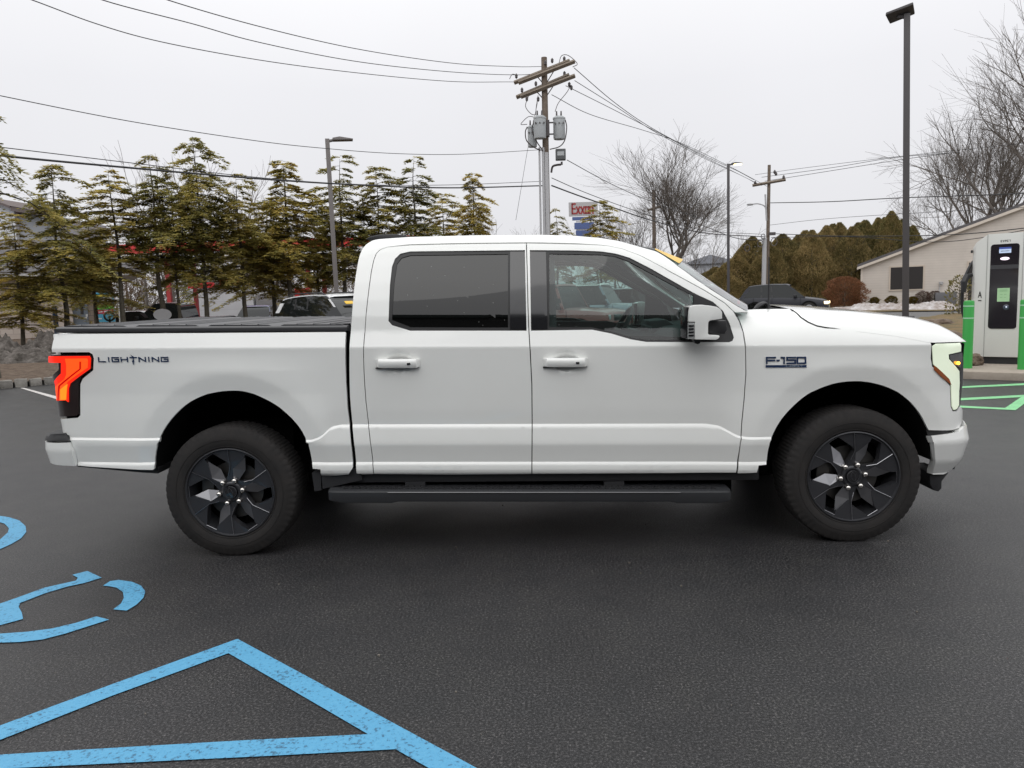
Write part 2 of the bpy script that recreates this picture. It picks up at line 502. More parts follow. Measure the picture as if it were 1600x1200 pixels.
# ================================================================ THE PICKUP TRUCK
M_paint = mat('white_paint', (0.84, 0.85, 0.83), rough=0.34, coat=1.0, spec=0.5, var=(1.7, .5, (.79, .795, .77)))
M_black = mat('black_plastic', (0.022, 0.022, 0.024), rough=0.5, bump=(400, 0.2, 0.001))
M_gloss = mat('gloss_black', (0.012, 0.012, 0.014), rough=0.12, coat=0.6)
M_trim = mat('rubber_trim', (0.012, 0.012, 0.013), rough=0.45)
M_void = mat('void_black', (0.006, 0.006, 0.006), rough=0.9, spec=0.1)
M_tyre = mat('tyre_rubber', (0.021, 0.020, 0.020), rough=0.82, spec=0.3, bump=(60, 0.3, 0.004), var=(9, 0.6, (0.034, 0.030, 0.028)))
M_rim = mat('dark_alloy', (0.050, 0.051, 0.057), rough=0.34, metal=0.5, coat=0.3)
M_rimlight = mat('machined_edge', (0.32, 0.32, 0.34), rough=0.3, metal=1.0)
M_chrome = mat('chrome', (0.75, 0.72, 0.68), rough=0.12, metal=1.0)
M_disc = mat('brake_metal', (0.12, 0.115, 0.11), rough=0.45, metal=1.0)
M_blue = mat('badge_blue', (0.012, 0.03, 0.085), rough=0.3, coat=0.5)
M_int = mat('cabin_dark', (0.10, 0.105, 0.11), rough=0.7)
M_head = mat('headliner', (0.30, 0.32, 0.32), rough=0.85)
M_glass = glass_mat('front_glass', (0.56, 0.70, 0.67), spec=1.6)
M_priv = glass_mat('privacy_glass', (0.018, 0.020, 0.020), spec=1.56, dirt=0.004)
M_wind = glass_mat('windscreen_glass', (0.50, 0.66, 0.62), spec=1.6)

truck = thing('pickup_truck', 'white crew cab pickup truck with black bed cover and running boards, filling the picture', 'pickup truck')

# plan outline of the body, near side, from the tail's middle to the nose's middle
_pl = catmull([(-1.120, -0.0), (-1.118, -.50), (-1.112, -.80), (-1.092, -.91), (-1.035, -.970), (-.92, -.992), (-.7, -1.0), (-.3, -1.0), (0, -1.0), (1, -1.0), (2, -1.0), (3, -1.0), (3.7, -1.0),
                (3.95, -.998), (4.1, -.99), (4.22, -.972), (4.32, -.938), (4.39, -.885), (4.435, -.80), (4.48, -.6), (4.53, -.3), (4.545, 0)], 12)
_pl = np.array(_pl)
_pl[:, 1] = np.maximum(_pl[:, 1], -1.0)
_ss = np.concatenate([[0], np.cumsum(np.linalg.norm(np.diff(_pl, axis=0), axis=1))])
_i0 = int(np.argmin(np.abs(_pl[:, 0]-1.0)+np.abs(_pl[:, 1]+1)*10))
_ss = _ss-_ss[_i0]+_pl[_i0, 0]
def plan(s):
    x = np.interp(s, _ss, _pl[:, 0]); y = np.interp(s, _ss, _pl[:, 1])
    e = 0.02
    dx = np.interp(s+e, _ss, _pl[:, 0])-np.interp(s-e, _ss, _pl[:, 0])
    dy = np.interp(s+e, _ss, _pl[:, 1])-np.interp(s-e, _ss, _pl[:, 1])
    L = max(1e-9, math.hypot(dx, dy))
    return x, y, dy/L, -dx/L       # outward normal
RAKE = 0.0255
PT = [(.40, .88), (.485, .925), (.500, .958), (.515, .974), (.535, .982), (.562, .983), (.572, .980), (.584, .973), (.64, .984), (.69, .9945), (.702, .995), (.74, .991), (.798, .9835),
      (.806, .978), (.813, .974), (.822, .975), (.90, .983), (1.05, .992), (1.18, .9985), (1.270, 1.0025), (1.276, 1.0015), (1.282, .9995), (1.372, .972),
      (1.45, .960), (1.55, .936), (1.65, .906), (1.75, .868), (1.84, .829), (2.3, .62)]
PTt = [a for a, b in PT]; PTo = [b for a, b in PT]
ZC = [(-2, .735), (-.3, .735), (.44, .722), (.50, .722), (.56, .745), (.62, .80), (.68, .812), (2.84, .812), (2.92, .80), (3.02, .745), (3.08, .735), (6, .735)]
ZCs = [a for a, b in ZC]; ZCz = [b for a, b in ZC]
def tau2t(s, tau):
    B = np.interp(tau, [.70, .80, .822, 1.0], [0, 1, 1, 0])
    return tau+(np.interp(s, ZCs, ZCz)-.812)*B
AR = [(0.02, .545, .475), (3.676, .494, .475)]
def flare(x, z):
    o = 0.0
    for cx, cz, R in AR:
        r = math.hypot(x-cx, max(0, z-cz) if z > cz else (z-cz)*.15)-R
        if r < .10:
            k = max(r, 0)/.10
            o += 0.002+.012*k
        else:
            o += .014*math.exp(-((r-.10)/.16)**1.5)
    return o
# roof outline seen from the side (rake-free height), used for the cab
RS = [(.60, 1.70), (.74, 1.86), (.80, 1.905), (.9, 1.932), (1.1, 1.945), (1.5, 1.953), (1.9, 1.953), (2.1, 1.945), (2.25, 1.930), (2.38, 1.905), (2.6, 1.84), (3.2, 1.5)]
RSx = [a for a, b in RS]; RSz = [b for a, b in RS]
HS = [(2.95, 1.462), (3.2, 1.478), (3.4, 1.480), (3.6, 1.474), (3.8, 1.462), (4.0, 1.442), (4.15, 1.424), (4.27, 1.400), (4.36, 1.370), (4.43, 1.335), (4.5, 1.33)]
HSx = [a for a, b in HS]; HSz = [b for a, b in HS]
def S_side(s, tau):
    x, y, nx, ny = plan(s)
    t = tau2t(s, tau)
    off = np.interp(tau, PTt, PTo)-1.0
    if tau < 1.0:
        k_ = min(1, max(.15, (np.interp(s, ZCs, ZCz)-.70)/.112))
        off += (1-k_)*.017*np.interp(tau, [.70, .80, .822, 1.0], [0, 1, 1, 0])
    z = t-RAKE*x
    if tau < 1.28:
        k = min(1, max(0, (1.24-tau)/.1))
        off += flare(x, z)*k
    else:
        k = 0
    X = np.array([x+nx*off, y+ny*off, z])
    if s < -.85:
        X[0] += (1.30-z)*.05*min(1, (-.85-s)/.2)
    return X
def S_cab(s, tau):
    x = s
    ts = float(np.interp(x, RSx, RSz))
    tt = min(1.84, ts-.10)
    if tau <= tt:
        return S_side(s, tau)
    u = (tau-tt)/.30
    off = np.interp(tt, PTt, PTo)-1.0
    d = .42*u*.30+.12*u*u
    z = tt+(ts-tt)*(1-(1-min(u, 1))**2.2)
    return np.array([x, -1.0-off+d, z-RAKE*x])
def S_front(s, tau):
    if tau <= 1.276:
        return S_side(s, tau)
    x, y, nx, ny = plan(s)
    u = (tau-1.276)/.36
    off = .001-(.10*u+.20*u**2.2)
    X = x+nx*off
    H = float(np.interp(X, HSx, HSz))-1.276
    z = 1.276+H*(1.5*u-.5*u**3)
    return np.array([X, y+ny*off, z-RAKE*X])
def inv(px, py, fn):
    X = atY(px, py, -0.98)
    s, t = X[0], X[2]+RAKE*X[0]
    s = min(max(s, -1.3), 4.6)
    for _ in range(30):
        p0 = proj(fn(s, t))
        e = np.array([px, py])-p0
        if abs(e).max() < .05: break
        h = .004
        J = np.array([(proj(fn(s+h, t))-p0)/h, (proj(fn(s, t+h))-p0)/h]).T
        try:
            d = np.linalg.lstsq(J, e, rcond=0.02)[0]
        except Exception:
            break
        d = np.clip(d, -.06, .06)
        s += d[0]; t += d[1]
        s = min(max(s, -1.35), 4.75)
    return (float(s), float(t))
def area2(P):
    return sum(P[i][0]*P[(i+1) % len(P)][1]-P[(i+1) % len(P)][0]*P[i][1] for i in range(len(P)))/2
def inset(P, d):
    n = len(P); sg = 1 if area2(P) > 0 else -1
    R = []
    for i in range(n):
        a = np.array(P[i-1]); b = np.array(P[i]); c = np.array(P[(i+1) % n])
        e1 = b-a; e2 = c-b
        e1 = e1/max(1e-9, np.linalg.norm(e1)); e2 = e2/max(1e-9, np.linalg.norm(e2))
        n1 = np.array([-e1[1], e1[0]])*sg; n2 = np.array([-e2[1], e2[0]])*sg
        m = n1+n2; L = np.linalg.norm(m)
        if L < .3: m = n1; L = 1
        m = m/L
        k = d/max(.4, m@n1)
        R.append(tuple(b+m*k))
    return R
CUTS = [.500, .515, .535, .562, .572, .584, .64, .69, .702, .74, .77, .798, .806, .813, .822, .85, .9, 1.270, 1.276, 1.282]
def panel(name, pts, fn, m, parent, holes=(), ins=.0028, step=.02, thick=.022, side=-1, lift=0.0, cuts=True, raw=False, ang=30, label=None, dish=None):
    """a pressed panel: outline traced, draped over the body surface fn, edges folded inward"""
    def cv(P):
        return [tuple(p[1:]) if p[0] == 'st' else (p if raw else inv(p[0], p[1], fn)) for p in P]
    P = inset(cv(pts), ins)
    H = [inset(cv(h), -ins) for h in holes]
    bm = bmesh.new()
    def loop(Q):
        vs = [bm.verts.new((a, b, 0)) for a, b in Q]
        return [bm.edges.new((vs[i], vs[(i+1) % len(vs)])) for i in range(len(vs))]
    eds = loop(P)
    for h in H: eds += loop(h)
    bmesh.ops.triangle_fill(bm, use_beauty=True, use_dissolve=False, edges=eds)
    a = np.array(P); lo, hi = a.min(0), a.max(0)
    tc_ = set(np.arange(math.floor(lo[1]/step)*step, hi[1], step).round(4))
    if cuts:
        tc_ = {t for t in tc_ if min(abs(t-c) for c in CUTS) > .005} | set(CUTS)
    for t in sorted(tc_):
        if lo[1]+1e-4 < t < hi[1]-1e-4:
            bmesh.ops.bisect_plane(bm, geom=bm.verts[:]+bm.edges[:]+bm.faces[:], dist=1e-6, plane_co=(0, t, 0), plane_no=(0, 1, 0))
    for s in np.arange(math.floor(lo[0]/step)*step+step/2, hi[0], step):
        if lo[0]+1e-4 < s < hi[0]-1e-4:
            bmesh.ops.bisect_plane(bm, geom=bm.verts[:]+bm.edges[:]+bm.faces[:], dist=1e-6, plane_co=(s, 0, 0), plane_no=(1, 0, 0))
    bmesh.ops.remove_doubles(bm, verts=bm.verts, dist=2e-5)
    bm.faces.ensure_lookup_table()
    # orientation: outward (-Y) for (s,t) counter-clockwise
    for f in bm.faces:
        if f.normal.z < 0: f.normal_flip()
    bnd = [e for e in bm.edges if len(e.link_faces) == 1]
    params = {v: (v.co.x, v.co.y) for v in bm.verts}
    def nrm(s, t):
        h = .003
        A = fn(s+h, t)-fn(s-h, t); B = fn(s, t+h)-fn(s, t-h)
        n = np.cross(A, B); return n/max(1e-12, np.linalg.norm(n))
    pos = {}
    for v, (s, t) in params.items():
        X = fn(s, t)
        l = lift(s, t) if callable(lift) else lift
        if l: X = X+nrm(s, t)*l
        if dish: X = X-nrm(s, t)*dish(s, t)
        v.co = X
        pos[v] = (s, t)
    if thick:
        r = bmesh.ops.extrude_edge_only(bm, edges=bnd)
        nv = [g for g in r['geom'] if isinstance(g, bmesh.types.BMVert)]
        bm.normal_update()
        old = {tuple(round(c, 6) for c in v.co): v for v in params}
        for v in nv:
            o = old.get(tuple(round(c, 6) for c in v.co))
            s, t = pos[o] if o else (0, 1)
            n = nrm(s, t)
            v.co = Vector(np.array(v.co)-n*thick)
    if side > 0:
        for v in bm.verts: v.co.y = -v.co.y
        bmesh.ops.reverse_faces(bm, faces=bm.faces[:])
    me = bpy.data.meshes.new(name)
    bmesh.ops.triangulate(bm, faces=[f for f in bm.faces if len(f.verts) > 4])
    bm.to_mesh(me); bm.free()
    me.materials.append(m)
    me.polygons.foreach_set('use_smooth', [True]*len(me.polygons))
    me.set_sharp_from_angle(angle=math.radians(ang))
    o = bpy.data.objects.new(name, me); COL.objects.link(o); o.parent = parent
    if label: o['label'] = label
    return o

bedback = [(541, 518), (540, 545), (540.5, 575), (541.5, 600), (544, 640), (547, 665), (550, 700), (552, 731)]
arch_r = [(488, 733), (486, 715), (480, 692), (468, 669), (450, 649), (430, 633), (405, 620), (385, 613), (365, 611), (340, 613), (315, 620), (290, 634), (267, 657), (251, 683), (244, 708), (242, 733)]
P_bed = [(86, 521)]+bedback+[(545, 742), (503, 744), (500, 734)]+arch_r+[(239, 735), (121, 728), (112, 692), (108, 681), (96, 676), (91, 652),
         (121, 652), (125, 648), (125, 600), (129, 591), (145, 578), (146, 560), (144, 554), (139, 551), (81, 551), (82, 535)]
cabrear = [(557, 740), (554, 700), (550, 660), (546.5, 620), (545.5, 585), (545.5, 555), (546.5, 530), (549, 500), (552, 460), (555.5, 430), (560, 405)]
doorrear = [(584.5, 741), (580, 700), (575.5, 660), (572, 630), (569, 590), (568, 560), (569, 530), (572, 490), (576, 455), (580, 425), (584, 406), (588, 396), (595, 389.5), (605, 386)]
doormid = [(822.5, 380), (824, 430), (825, 480), (826.5, 518), (828.5, 550), (831, 600), (831.5, 660), (831, 741)]
doorfront = [(950, 384), (972, 388.5), (1000, 399), (1025, 412), (1050, 426), (1080, 442), (1100, 453), (1132, 473), (1146, 486), (1155, 501), (1161, 518), (1165, 548), (1165.5, 585), (1163, 620), (1159, 660), (1156, 700), (1150.5, 739)]
arch_f = [(1198, 727), (1201, 702), (1209, 677), (1222, 655), (1240, 635), (1262, 617), (1290, 604), (1316, 597.5), (1345, 596.5), (1372, 601), (1398, 611), (1420, 627), (1437, 647), (1448, 668), (1451, 673)]
winr = [(606, 495), (605.5, 502), (612, 508.5), (640, 517), (826, 517), (823.5, 390), (640, 392.5), (625, 396), (616, 404), (611.5, 416), (608.5, 445)]
winf = [(824, 390), (900, 390.5), (940, 392), (962, 395), (985, 402), (1020, 420), (1055, 440), (1085, 457), (1115, 471), (1130, 485), (1141, 505), (1148, 527), (1146, 533), (1140, 535.5), (1010, 535), (985, 531), (955, 522), (925, 516), (826.5, 517)]

arch_r = [tuple(p) for p in catmull(arch_r, 3)]
arch_f = [tuple(p) for p in catmull(arch_f, 3)]
P_bed = P_bed[:P_bed.index((500, 734))+1]+arch_r+P_bed[P_bed.index((239, 735)):]
def both(fnc):
    for side in (-1, 1): fnc(side)

def lip(s0, t0):      # handle cup recess
    def f(s, t):
        r = math.hypot((s-s0)/.078, (t-t0)/.062)
        return .020*max(0, 1-r*r)**.6 if r < 1 else 0
    return f
hr = inv(623, 567, S_side); hf = inv(885, 566, S_side)

def truck_side(side):
    N = 'near' if side < 0 else 'far'
    bed = panel('bed_side', P_bed, S_side, M_paint, truck, side=side)
    rd = panel('rear_door', [(822.5, 380), (700, 381), (640, 383)]+doorrear[::-1]+[(700, 742), (831, 741)]+doormid[::-1][1:-1], S_cab, M_paint, truck, holes=[], side=side, dish=lip(*hr)) if False else None
    # doors: outline with the window aperture left open (outline follows the window's lower edge)
    rearP = [(605, 386), (640, 383), (700, 381.5), (822.5, 380)]+doormid[1:]+[(700, 742)]+doorrear[:-1]
    wr_i = [(608, 495), (607.5, 501), (613, 507.5), (641, 516), (822, 516), (819.5, 391.5), (641, 393.5), (626, 397), (617.5, 405), (613, 417), (610, 445)]
    rd = panel('rear_door', rearP, S_cab, M_paint, truck, holes=[wr_i], side=side, dish=lip(*hr))
    frontP = [(822.5, 380), (900, 381.5)]+doorfront+[(1000, 740)]+doormid[::-1][:-1]
    wf_i = [(828.5, 391.5), (900, 392), (940, 393.5), (961, 396.5), (984, 403.5), (1019, 421.5), (1054, 441.5), (1084, 458.5), (1114, 472.5), (1129, 486), (1139.5, 506), (1146, 527), (1144, 532), (1139, 534), (1010, 533.5), (985.5, 529.5), (955.5, 520.5), (925.5, 514.5), (830.5, 516)]
    fd = panel('front_door', frontP, S_cab, M_paint, truck, holes=[wf_i], side=side, dish=lip(*hf))
    # cab frame: rear pillar strip, roof rail and front pillar as one pressing
    tl = []
    for x in np.arange(.86, 2.30, .08):
        ts = float(np.interp(x, RSx, RSz)); tt = min(1.84, ts-.10)
        tl.append(('st', float(x), tt+.30*.62))
    top = cabrear+[(565, 391), (572, 382), (582, 376)]+tl[0:]+[(1003, 379), (1022, 391.5), (1058, 415), (1087, 436), (1112, 453), (1150, 477), (1166, 486), (1170, 488), (1149, 488.5)]
    dl = [(p[0], p[1]) for p in doorfront[:8]]+[(1144, 484.5)]
    ring = top+dl[::-1]+[(900, 380.5), (822.5, 379), (700, 380.5), (640, 382)]+doorrear[::-1]+[(567, 741.5)]
    panel('cab_frame', ring, S_cab, M_paint, truck, side=side, ins=.002)
    # fender and headlamp
    P_fen = [(1149, 489), (1174, 488.5), (1205, 487), (1240, 486.5), (1251, 496.5), (1262, 503.8), (1276, 509.8), (1290, 512.5), (1304, 513.6), (1330, 514), (1400, 520), (1452, 531), (1456, 540), (1455, 560), (1457, 572), (1485, 603), (1486, 635), (1489, 642), (1497, 641), (1501, 634), (1504, 640), (1504, 655), (1499, 669), (1488, 673)]+arch_f[::-1]+[(1196, 727), (1186, 728), (1183, 739), (1151.5, 740)]+doorfront[:7:-1][1:]
    panel('front_fender', P_fen, S_front, M_paint, truck, side=side)
    # windows
    wrt = winr; wft = winf
    tr = panel('window_trim', wrt, S_cab, M_trim, rd, side=side, lift=-.006, thick=.012, ins=-.001, cuts=False, step=.05,
               holes=[[(612, 495), (612, 500), (642, 511.5), (794, 512), (794, 396), (641, 398), (627, 402), (620, 411), (615.5, 440)]])
    panel('window_glass', [(609, 500), (642, 514), (797, 514), (797, 394), (641, 396), (625, 400), (617, 410), (613, 440)], S_cab, M_priv, rd, side=side, lift=-.011, thick=0, cuts=False, ins=0, step=.04)
    tf = panel('window_trim', wft, S_cab, M_trim, fd, side=side, lift=-.006, thick=.012, ins=-.001, cuts=False, step=.05,
               holes=[[(858, 511), (925, 511.5), (955, 518.5), (986, 527.5), (1010, 531), (1083, 531.5), (1083.5, 461), (1050, 444), (1015, 425), (982, 407), (961, 399.5), (940, 397), (858, 395.5)]])
    panel('window_glass', [(855, 513), (925, 513.5), (955, 520.5), (986, 529.5), (1010, 533), (1085, 533), (1085, 460), (1050, 442), (1015, 423), (982, 405), (961, 397.5), (940, 395), (855, 393.5)], S_cab, M_glass, fd, side=side, lift=-.011, thick=0, cuts=False, ins=0, step=.04)
    # raised gloss pillars on both doors
    panel('pillar_cover', [(797, 393), (821.5, 393), (823.5, 514.5), (797, 514.5)], S_cab, M_gloss, rd, side=side, lift=-.001, thick=.006, cuts=False, ins=0, step=.05)
    panel('pillar_cover', [(827, 393), (853, 393.5), (855.5, 514), (829, 514.5)], S_cab, M_gloss, fd, side=side, lift=-.001, thick=.006, cuts=False, ins=0, step=.05)
    # door handles
    for dr, (x0, x1, yc) in ((rd, (587.5, 656.5, 567.5)), (fd, (849, 918.5, 566))):
        a = inv(x0, yc, S_side); b = inv(x1, yc, S_side)
        mb = MB()
        sts = np.linspace(a[0], b[0], 14)
        rings = []
        for i, s in enumerate(sts):
            e = min(i, 13-i)
            o = [.004, .034, .038][min(e, 2)]
            hh = [.021, .025, .026][min(e, 2)]
            X = S_side(s, a[1])
            rings.append([(X[0], X[1]+.001, X[2]-hh), (X[0], X[1]-o*.8, X[2]-hh), (X[0], X[1]-o, X[2]-hh*.5), (X[0], X[1]-o-.002, X[2]+.1*hh), (X[0], X[1]-o, X[2]+hh*.7), (X[0], X[1]-o*.8, X[2]+hh), (X[0], X[1]+.001, X[2]+hh)])
        vs = [v for r in rings for v in r]; n = 7
        fs = [(i*n+k, i*n+k+1, (i+1)*n+k+1, (i+1)*n+k) for i in range(13) for k in range(n-1)]
        fs += [tuple(range(n)), tuple(13*n+k for k in range(n))]
        mb.add(vs, fs)
        if side > 0: mb.v = [(p[0], -p[1], p[2]) for p in mb.v]
        h = mb.build('door_handle', M_paint, dr, ang=40)
        mb = MB(); X = S_side(b[0]-.062, a[1])
        mb.box((X[0], (X[1]-.0405)*(1 if side < 0 else -1), X[2]-.002), (.020, .006, .012))
        mb.build('key_cover', M_gloss, h, bevel=.002)
        mb = MB()
        mb.box(((a[0]+b[0])/2-.005, (S_side(a[0], a[1])[1]+.004)*(1 if side < 0 else -1), S_side((a[0]+b[0])/2, a[1])[2]-.026), (.255, .03, .006))
        mb.build('handle_shadow_gap', M_trim, h)
    # mirror: housing, lamp, arm
    def mm(P, y0, y1, name, m, parent, bev=.012):
        mb = MB()
        q = [atY(px, py, y0) for px, py in P]
        sg = 1 if side < 0 else -1
        mb.prism(list(range(len(P))), lambda i: (q[i][0], y0*sg, q[i][2]), lambda i: (q[i][0], y1*sg, q[i][2]))
        return mb.build(name, m, parent, bevel=bev, ang=50)
    mir = mm([(1078.5, 479), (1086, 477), (1098, 476.3), (1112, 478), (1120, 479.5), (1126, 483), (1128.6, 488), (1128.6, 498), (1109.5, 501), (1107, 503.5), (1106.5, 521.5), (1109, 523.5), (1123.5, 524), (1125, 526), (1122, 530), (1118, 531), (1085.5, 530.5), (1085.5, 503), (1076.2, 503), (1077, 487)],
             -1.19, -1.00, 'mirror_housing', M_paint, fd, bev=.019)
    mm([(1085, 504), (1085, 530.5), (1075.5, 529.5), (1076, 504)], -1.186, -1.02, 'turn_lamp', mat('clear_lamp', (.35, .36, .36), rough=.2, coat=1), mir, bev=.004)
    mb = MB(); sg = 1 if side < 0 else -1
    for k in range(4):
        c = atY(1080, 509+5*k, -1.19)
        mb.box((c[0], -1.189*sg, c[2]), (.028, .006, .008))
    mb.build('lamp_louvre', M_gloss, mir)
    mm([(1107, 502), (1136, 500), (1137, 515), (1133, 522.5), (1107, 522.5)], -1.13, -.94, 'mirror_arm', M_black, mir, bev=.012)
    mm([(1073.5, 480), (1079, 479.5), (1078, 530), (1072, 529.5)], -1.16, -.985, 'mirror_glass_edge', M_gloss, mir, bev=.006)
    mm([(1083, 530), (1096, 530), (1094, 536.5), (1090, 538), (1086, 536)], -1.10, -1.04, 'puddle_lamp', M_trim, mir, bev=.004)
    mm([(1114, 471.5), (1129, 486), (1140, 506), (1147, 528), (1145, 533), (1139, 534.5), (1085, 534.5), (1084, 459)], -.962, -.945, 'mirror_sail', M_black, fd, bev=.003)
    # taillight
    tl_all = [(80, 554), (141, 554), (144.5, 559), (143.5, 576), (127.5, 589), (123.5, 599), (123.5, 647), (120, 650), (91, 650), (84, 630), (81, 590), (92, 578), (92, 566), (80, 566)]
    tail = panel('taillight', tl_all, S_side, mat('tail_smoke', (.02, .012, .012), rough=.15, coat=1), truck, side=side, lift=.004, thick=.05, ins=.001, cuts=False, step=.02)
    red = mat('tail_red', (.5, .01, .005), rough=.2, coat=1, emit=(1.0, .022, .004), estr=.95)
    org = mat('tail_orange', (.6, .04, .01), rough=.2, coat=1, emit=(1.0, .075, .005), estr=1.25)
    amb = mat('tail_amber', (.6, .1, .01), rough=.2, emit=(1.0, .19, .01), estr=1.5)
    panel('lit_lens', [(79, 556), (141, 556), (143, 560), (142, 576), (111, 599), (108.5, 607), (108.5, 628), (84, 629), (80.5, 602), (97.5, 583), (97.5, 566.5), (79, 566)], S_side, red, tail, side=side, lift=.012, thick=.012, ins=0, cuts=False)
    panel('lit_guide', [(104, 560), (138, 559.5), (139.5, 562), (139, 574), (108, 596), (104.5, 604), (104.5, 625), (92, 625), (90, 604), (103, 592), (106, 585), (106, 570)], S_side, org, tail, side=side, lift=.0145, thick=.006, ins=0, cuts=False)
    panel('lit_segment', [(103, 603), (108, 599.5), (107, 606), (106, 624), (98, 624), (97.5, 608)], S_side, amb, tail, side=side, lift=.017, thick=.004, ins=0, cuts=False)
    panel('lens_step', [(126.5, 564.5), (129, 564.5), (129, 576.5), (105, 596), (97, 603), (95.5, 626), (93.8, 626), (94.5, 602), (103, 594), (126.5, 575.5)], S_side, mat('tail_deep', (.3, .0, .0), rough=.2, emit=(.7, .01, .003), estr=.6), tail, side=side, lift=.0165, thick=.003, ins=0, cuts=False)
    # headlamp: lit daylight strip, dark lens with amber signal, side marker
    hl = panel('headlight', [(1456.5, 541), (1461, 537.5), (1499, 536), (1502.5, 540), (1503, 549), (1506, 560), (1505, 600), (1501, 632), (1496, 640), (1489.5, 641), (1487, 635), (1485.5, 602), (1457.5, 570.5)], S_front, M_gloss, truck, side=side, lift=-.002, thick=.05, ins=0, cuts=False, step=.02)
    drl = mat('daylight_strip', (.74, .82, .68), rough=.25, coat=.8, emit=(.90, 1.0, .74), estr=.34)
    panel('daylight_lens', [(1456.5, 541), (1461, 537.5), (1499, 536), (1501, 540), (1500.5, 549), (1481.5, 553.5), (1482, 561), (1498, 580), (1498.5, 600), (1497.5, 633), (1494, 639), (1489.5, 640.5), (1487, 635), (1485.7, 602), (1458, 569)], S_front, drl, hl, side=side, lift=.004, thick=.006, ins=0, cuts=False)
    panel('side_marker', [(1458.5, 571), (1462, 573), (1482, 592), (1485.5, 601.5), (1470, 589), (1459, 578)], S_front, mat('amber_marker', (.30, .07, .01), rough=.2, coat=1), hl, side=side, lift=.006, thick=.005, ins=0, cuts=False)
    panel('lens_reflector', [(1483.5, 555), (1503, 551), (1503, 560), (1500, 575), (1494, 572), (1484.5, 562)], S_front, mat('lens_grey', (.22, .22, .23), rough=.15, metal=.8, coat=1), hl, side=side, lift=.003, thick=.003, ins=0, cuts=False)
    mb = MB(); c = inv(1496, 567, S_front); X = S_front(*c)
    mb.lathe([(.001, -.014), (.007, -.012), (.010, -.007), (.010, 0)], 16, 'Y', (X[0]-.004, 0, X[2]))
    mb.v = [(p[0], (p[1]+X[1]-.012)*sg, p[2]) for p in mb.v]
    mb.build('signal_bulb', mat('amber_lit', (.9, .4, .05), emit=(1.0, .48, .04), estr=4.0), hl)
    # bumpers
    bumpF = [(1454, 680), (1470, 678.5), (1499, 673.5), (1508, 655), (1510.5, 651), (1513, 665), (1512, 690), (1507, 706), (1497, 722), (1480, 739), (1474, 742), (1457, 742)]
    def S_bf(s, t):
        x, y, nx, ny = plan(s)
        z = t-RAKE*x
        off = -.015+.045*np.interp(t, [.50, .58, .70, .79, .83], [-.8, .3, 1.0, .6, -.3])
        return np.array([x+nx*off, y+ny*off, z])
    bp = panel('front_bumper', [(1454, 680), (1470, 678.5), (1499, 673.5), ('st', 4.50, .835), ('st', 4.80, .835), ('st', 5.18, .835), ('st', 5.18, .60), ('st', 4.55, .60), (1480, 739), (1474, 742), (1457, 742)], S_bf, M_paint, truck, side=side, cuts=False, thick=.05)
    panel('air_dam', [('st', 4.46, .585), ('st', 5.18, .62), ('st', 5.18, .50), ('st', 4.5, .49)], lambda s, t: S_bf(s, .60)+np.array([-.03, .03, (t-.60)]), M_black, truck, side=side, cuts=False, thick=.05)
    mb = MB(); mb.prism([(atY(px, py, -.88)[0], atY(px, py, -.88)[2]) for px, py in ((1452, 738), (1482, 738), (1471, 752), (1471, 763), (1466, 768), (1458, 766), (1453, 757))], lambda p: (p[0], -.885*sg*1, p[1]), lambda p: (p[0], -.60*sg, p[1]))
    mb.v = [(a_, b_, c_) for a_, b_, c_ in mb.v]
    mb.build('air_deflector', M_black, truck, bevel=.006)
    panel('grille', [('st', 4.53, .86), ('st', 5.18, .86), ('st', 5.18, 1.28), ('st', 4.50, 1.28), ('st', 4.50, 1.0)], S_front, M_gloss, truck, side=side, lift=-.01, cuts=False, thick=.03)
    panel('bumper_gap', [(1450, 672), (1500, 667), (1507, 652), (1507, 680), (1454, 690)], S_side, M_trim, truck, side=side, lift=-.03, cuts=False, thick=0)
    def S_br(s, t):
        x, y, nx, ny = plan(s)
        z = t-RAKE*x
        off = -.015+.03*np.interp(t, [.50, .56, .66, .72, .76], [-1, .3, 1.0, .9, .4])
        return np.array([x+nx*off-(.06 if s < -1.0 else max(0, (-s-.93))*.06/.07), y+ny*off, z])
    panel('rear_bumper', [('st', -1.95, .705), (77, 691), (108.5, 691), (113, 705), (119.5, 729), (88, 727), (80, 719), ('st', -1.95, .55)], S_br, M_paint, truck, side=side, cuts=False, thick=.05)
    panel('step_pad', [('st', -1.95, .75), (76, 681), (79, 677.5), (100, 676.5), (106, 681), (109, 690), (76, 690), ('st', -1.95, .712)], S_br, M_black, truck, side=side, cuts=False, thick=.06)
    # running board
    mb = MB()
    x0 = atY(512, 770, -1.03)[0]; x1 = atY(1143, 768, -1.03)[0]
    zA = lambda x: .405-(x-x0)*.0255+.004
    secs = []
    for x, k in ((x0, .55), (x0+.03, .9), (x0+.10, 1), (x0+.38, 1), (x0+.42, .96), (x1-.36, .96), (x1-.32, 1), (x1-.08, 1), (x1-.02, .85), (x1, .5)):
        yo = -1.035*(.97+.03*k); z = zA(x)
        hgt = .058+.02*(k if k > .97 else k*.6)
        secs.append([(x, -.80, z+.002), (x, yo+.025, z), (x, yo, z-.012), (x, yo+.006, z-hgt), (x, yo+.03, z-hgt-.006), (x, -.80, z-hgt)])
    n = 6; vs = [v for r in secs for v in r]
    fs = [(i*n+k, i*n+(k+1) % n, (i+1)*n+(k+1) % n, (i+1)*n+k) for i in range(len(secs)-1) for k in range(n)]+[tuple(range(n)), tuple((len(secs)-1)*n+k for k in range(n))]
    mb.add(vs, fs)
    mb.v = [(p[0], p[1]*-sg*-1, p[2]) for p in mb.v]
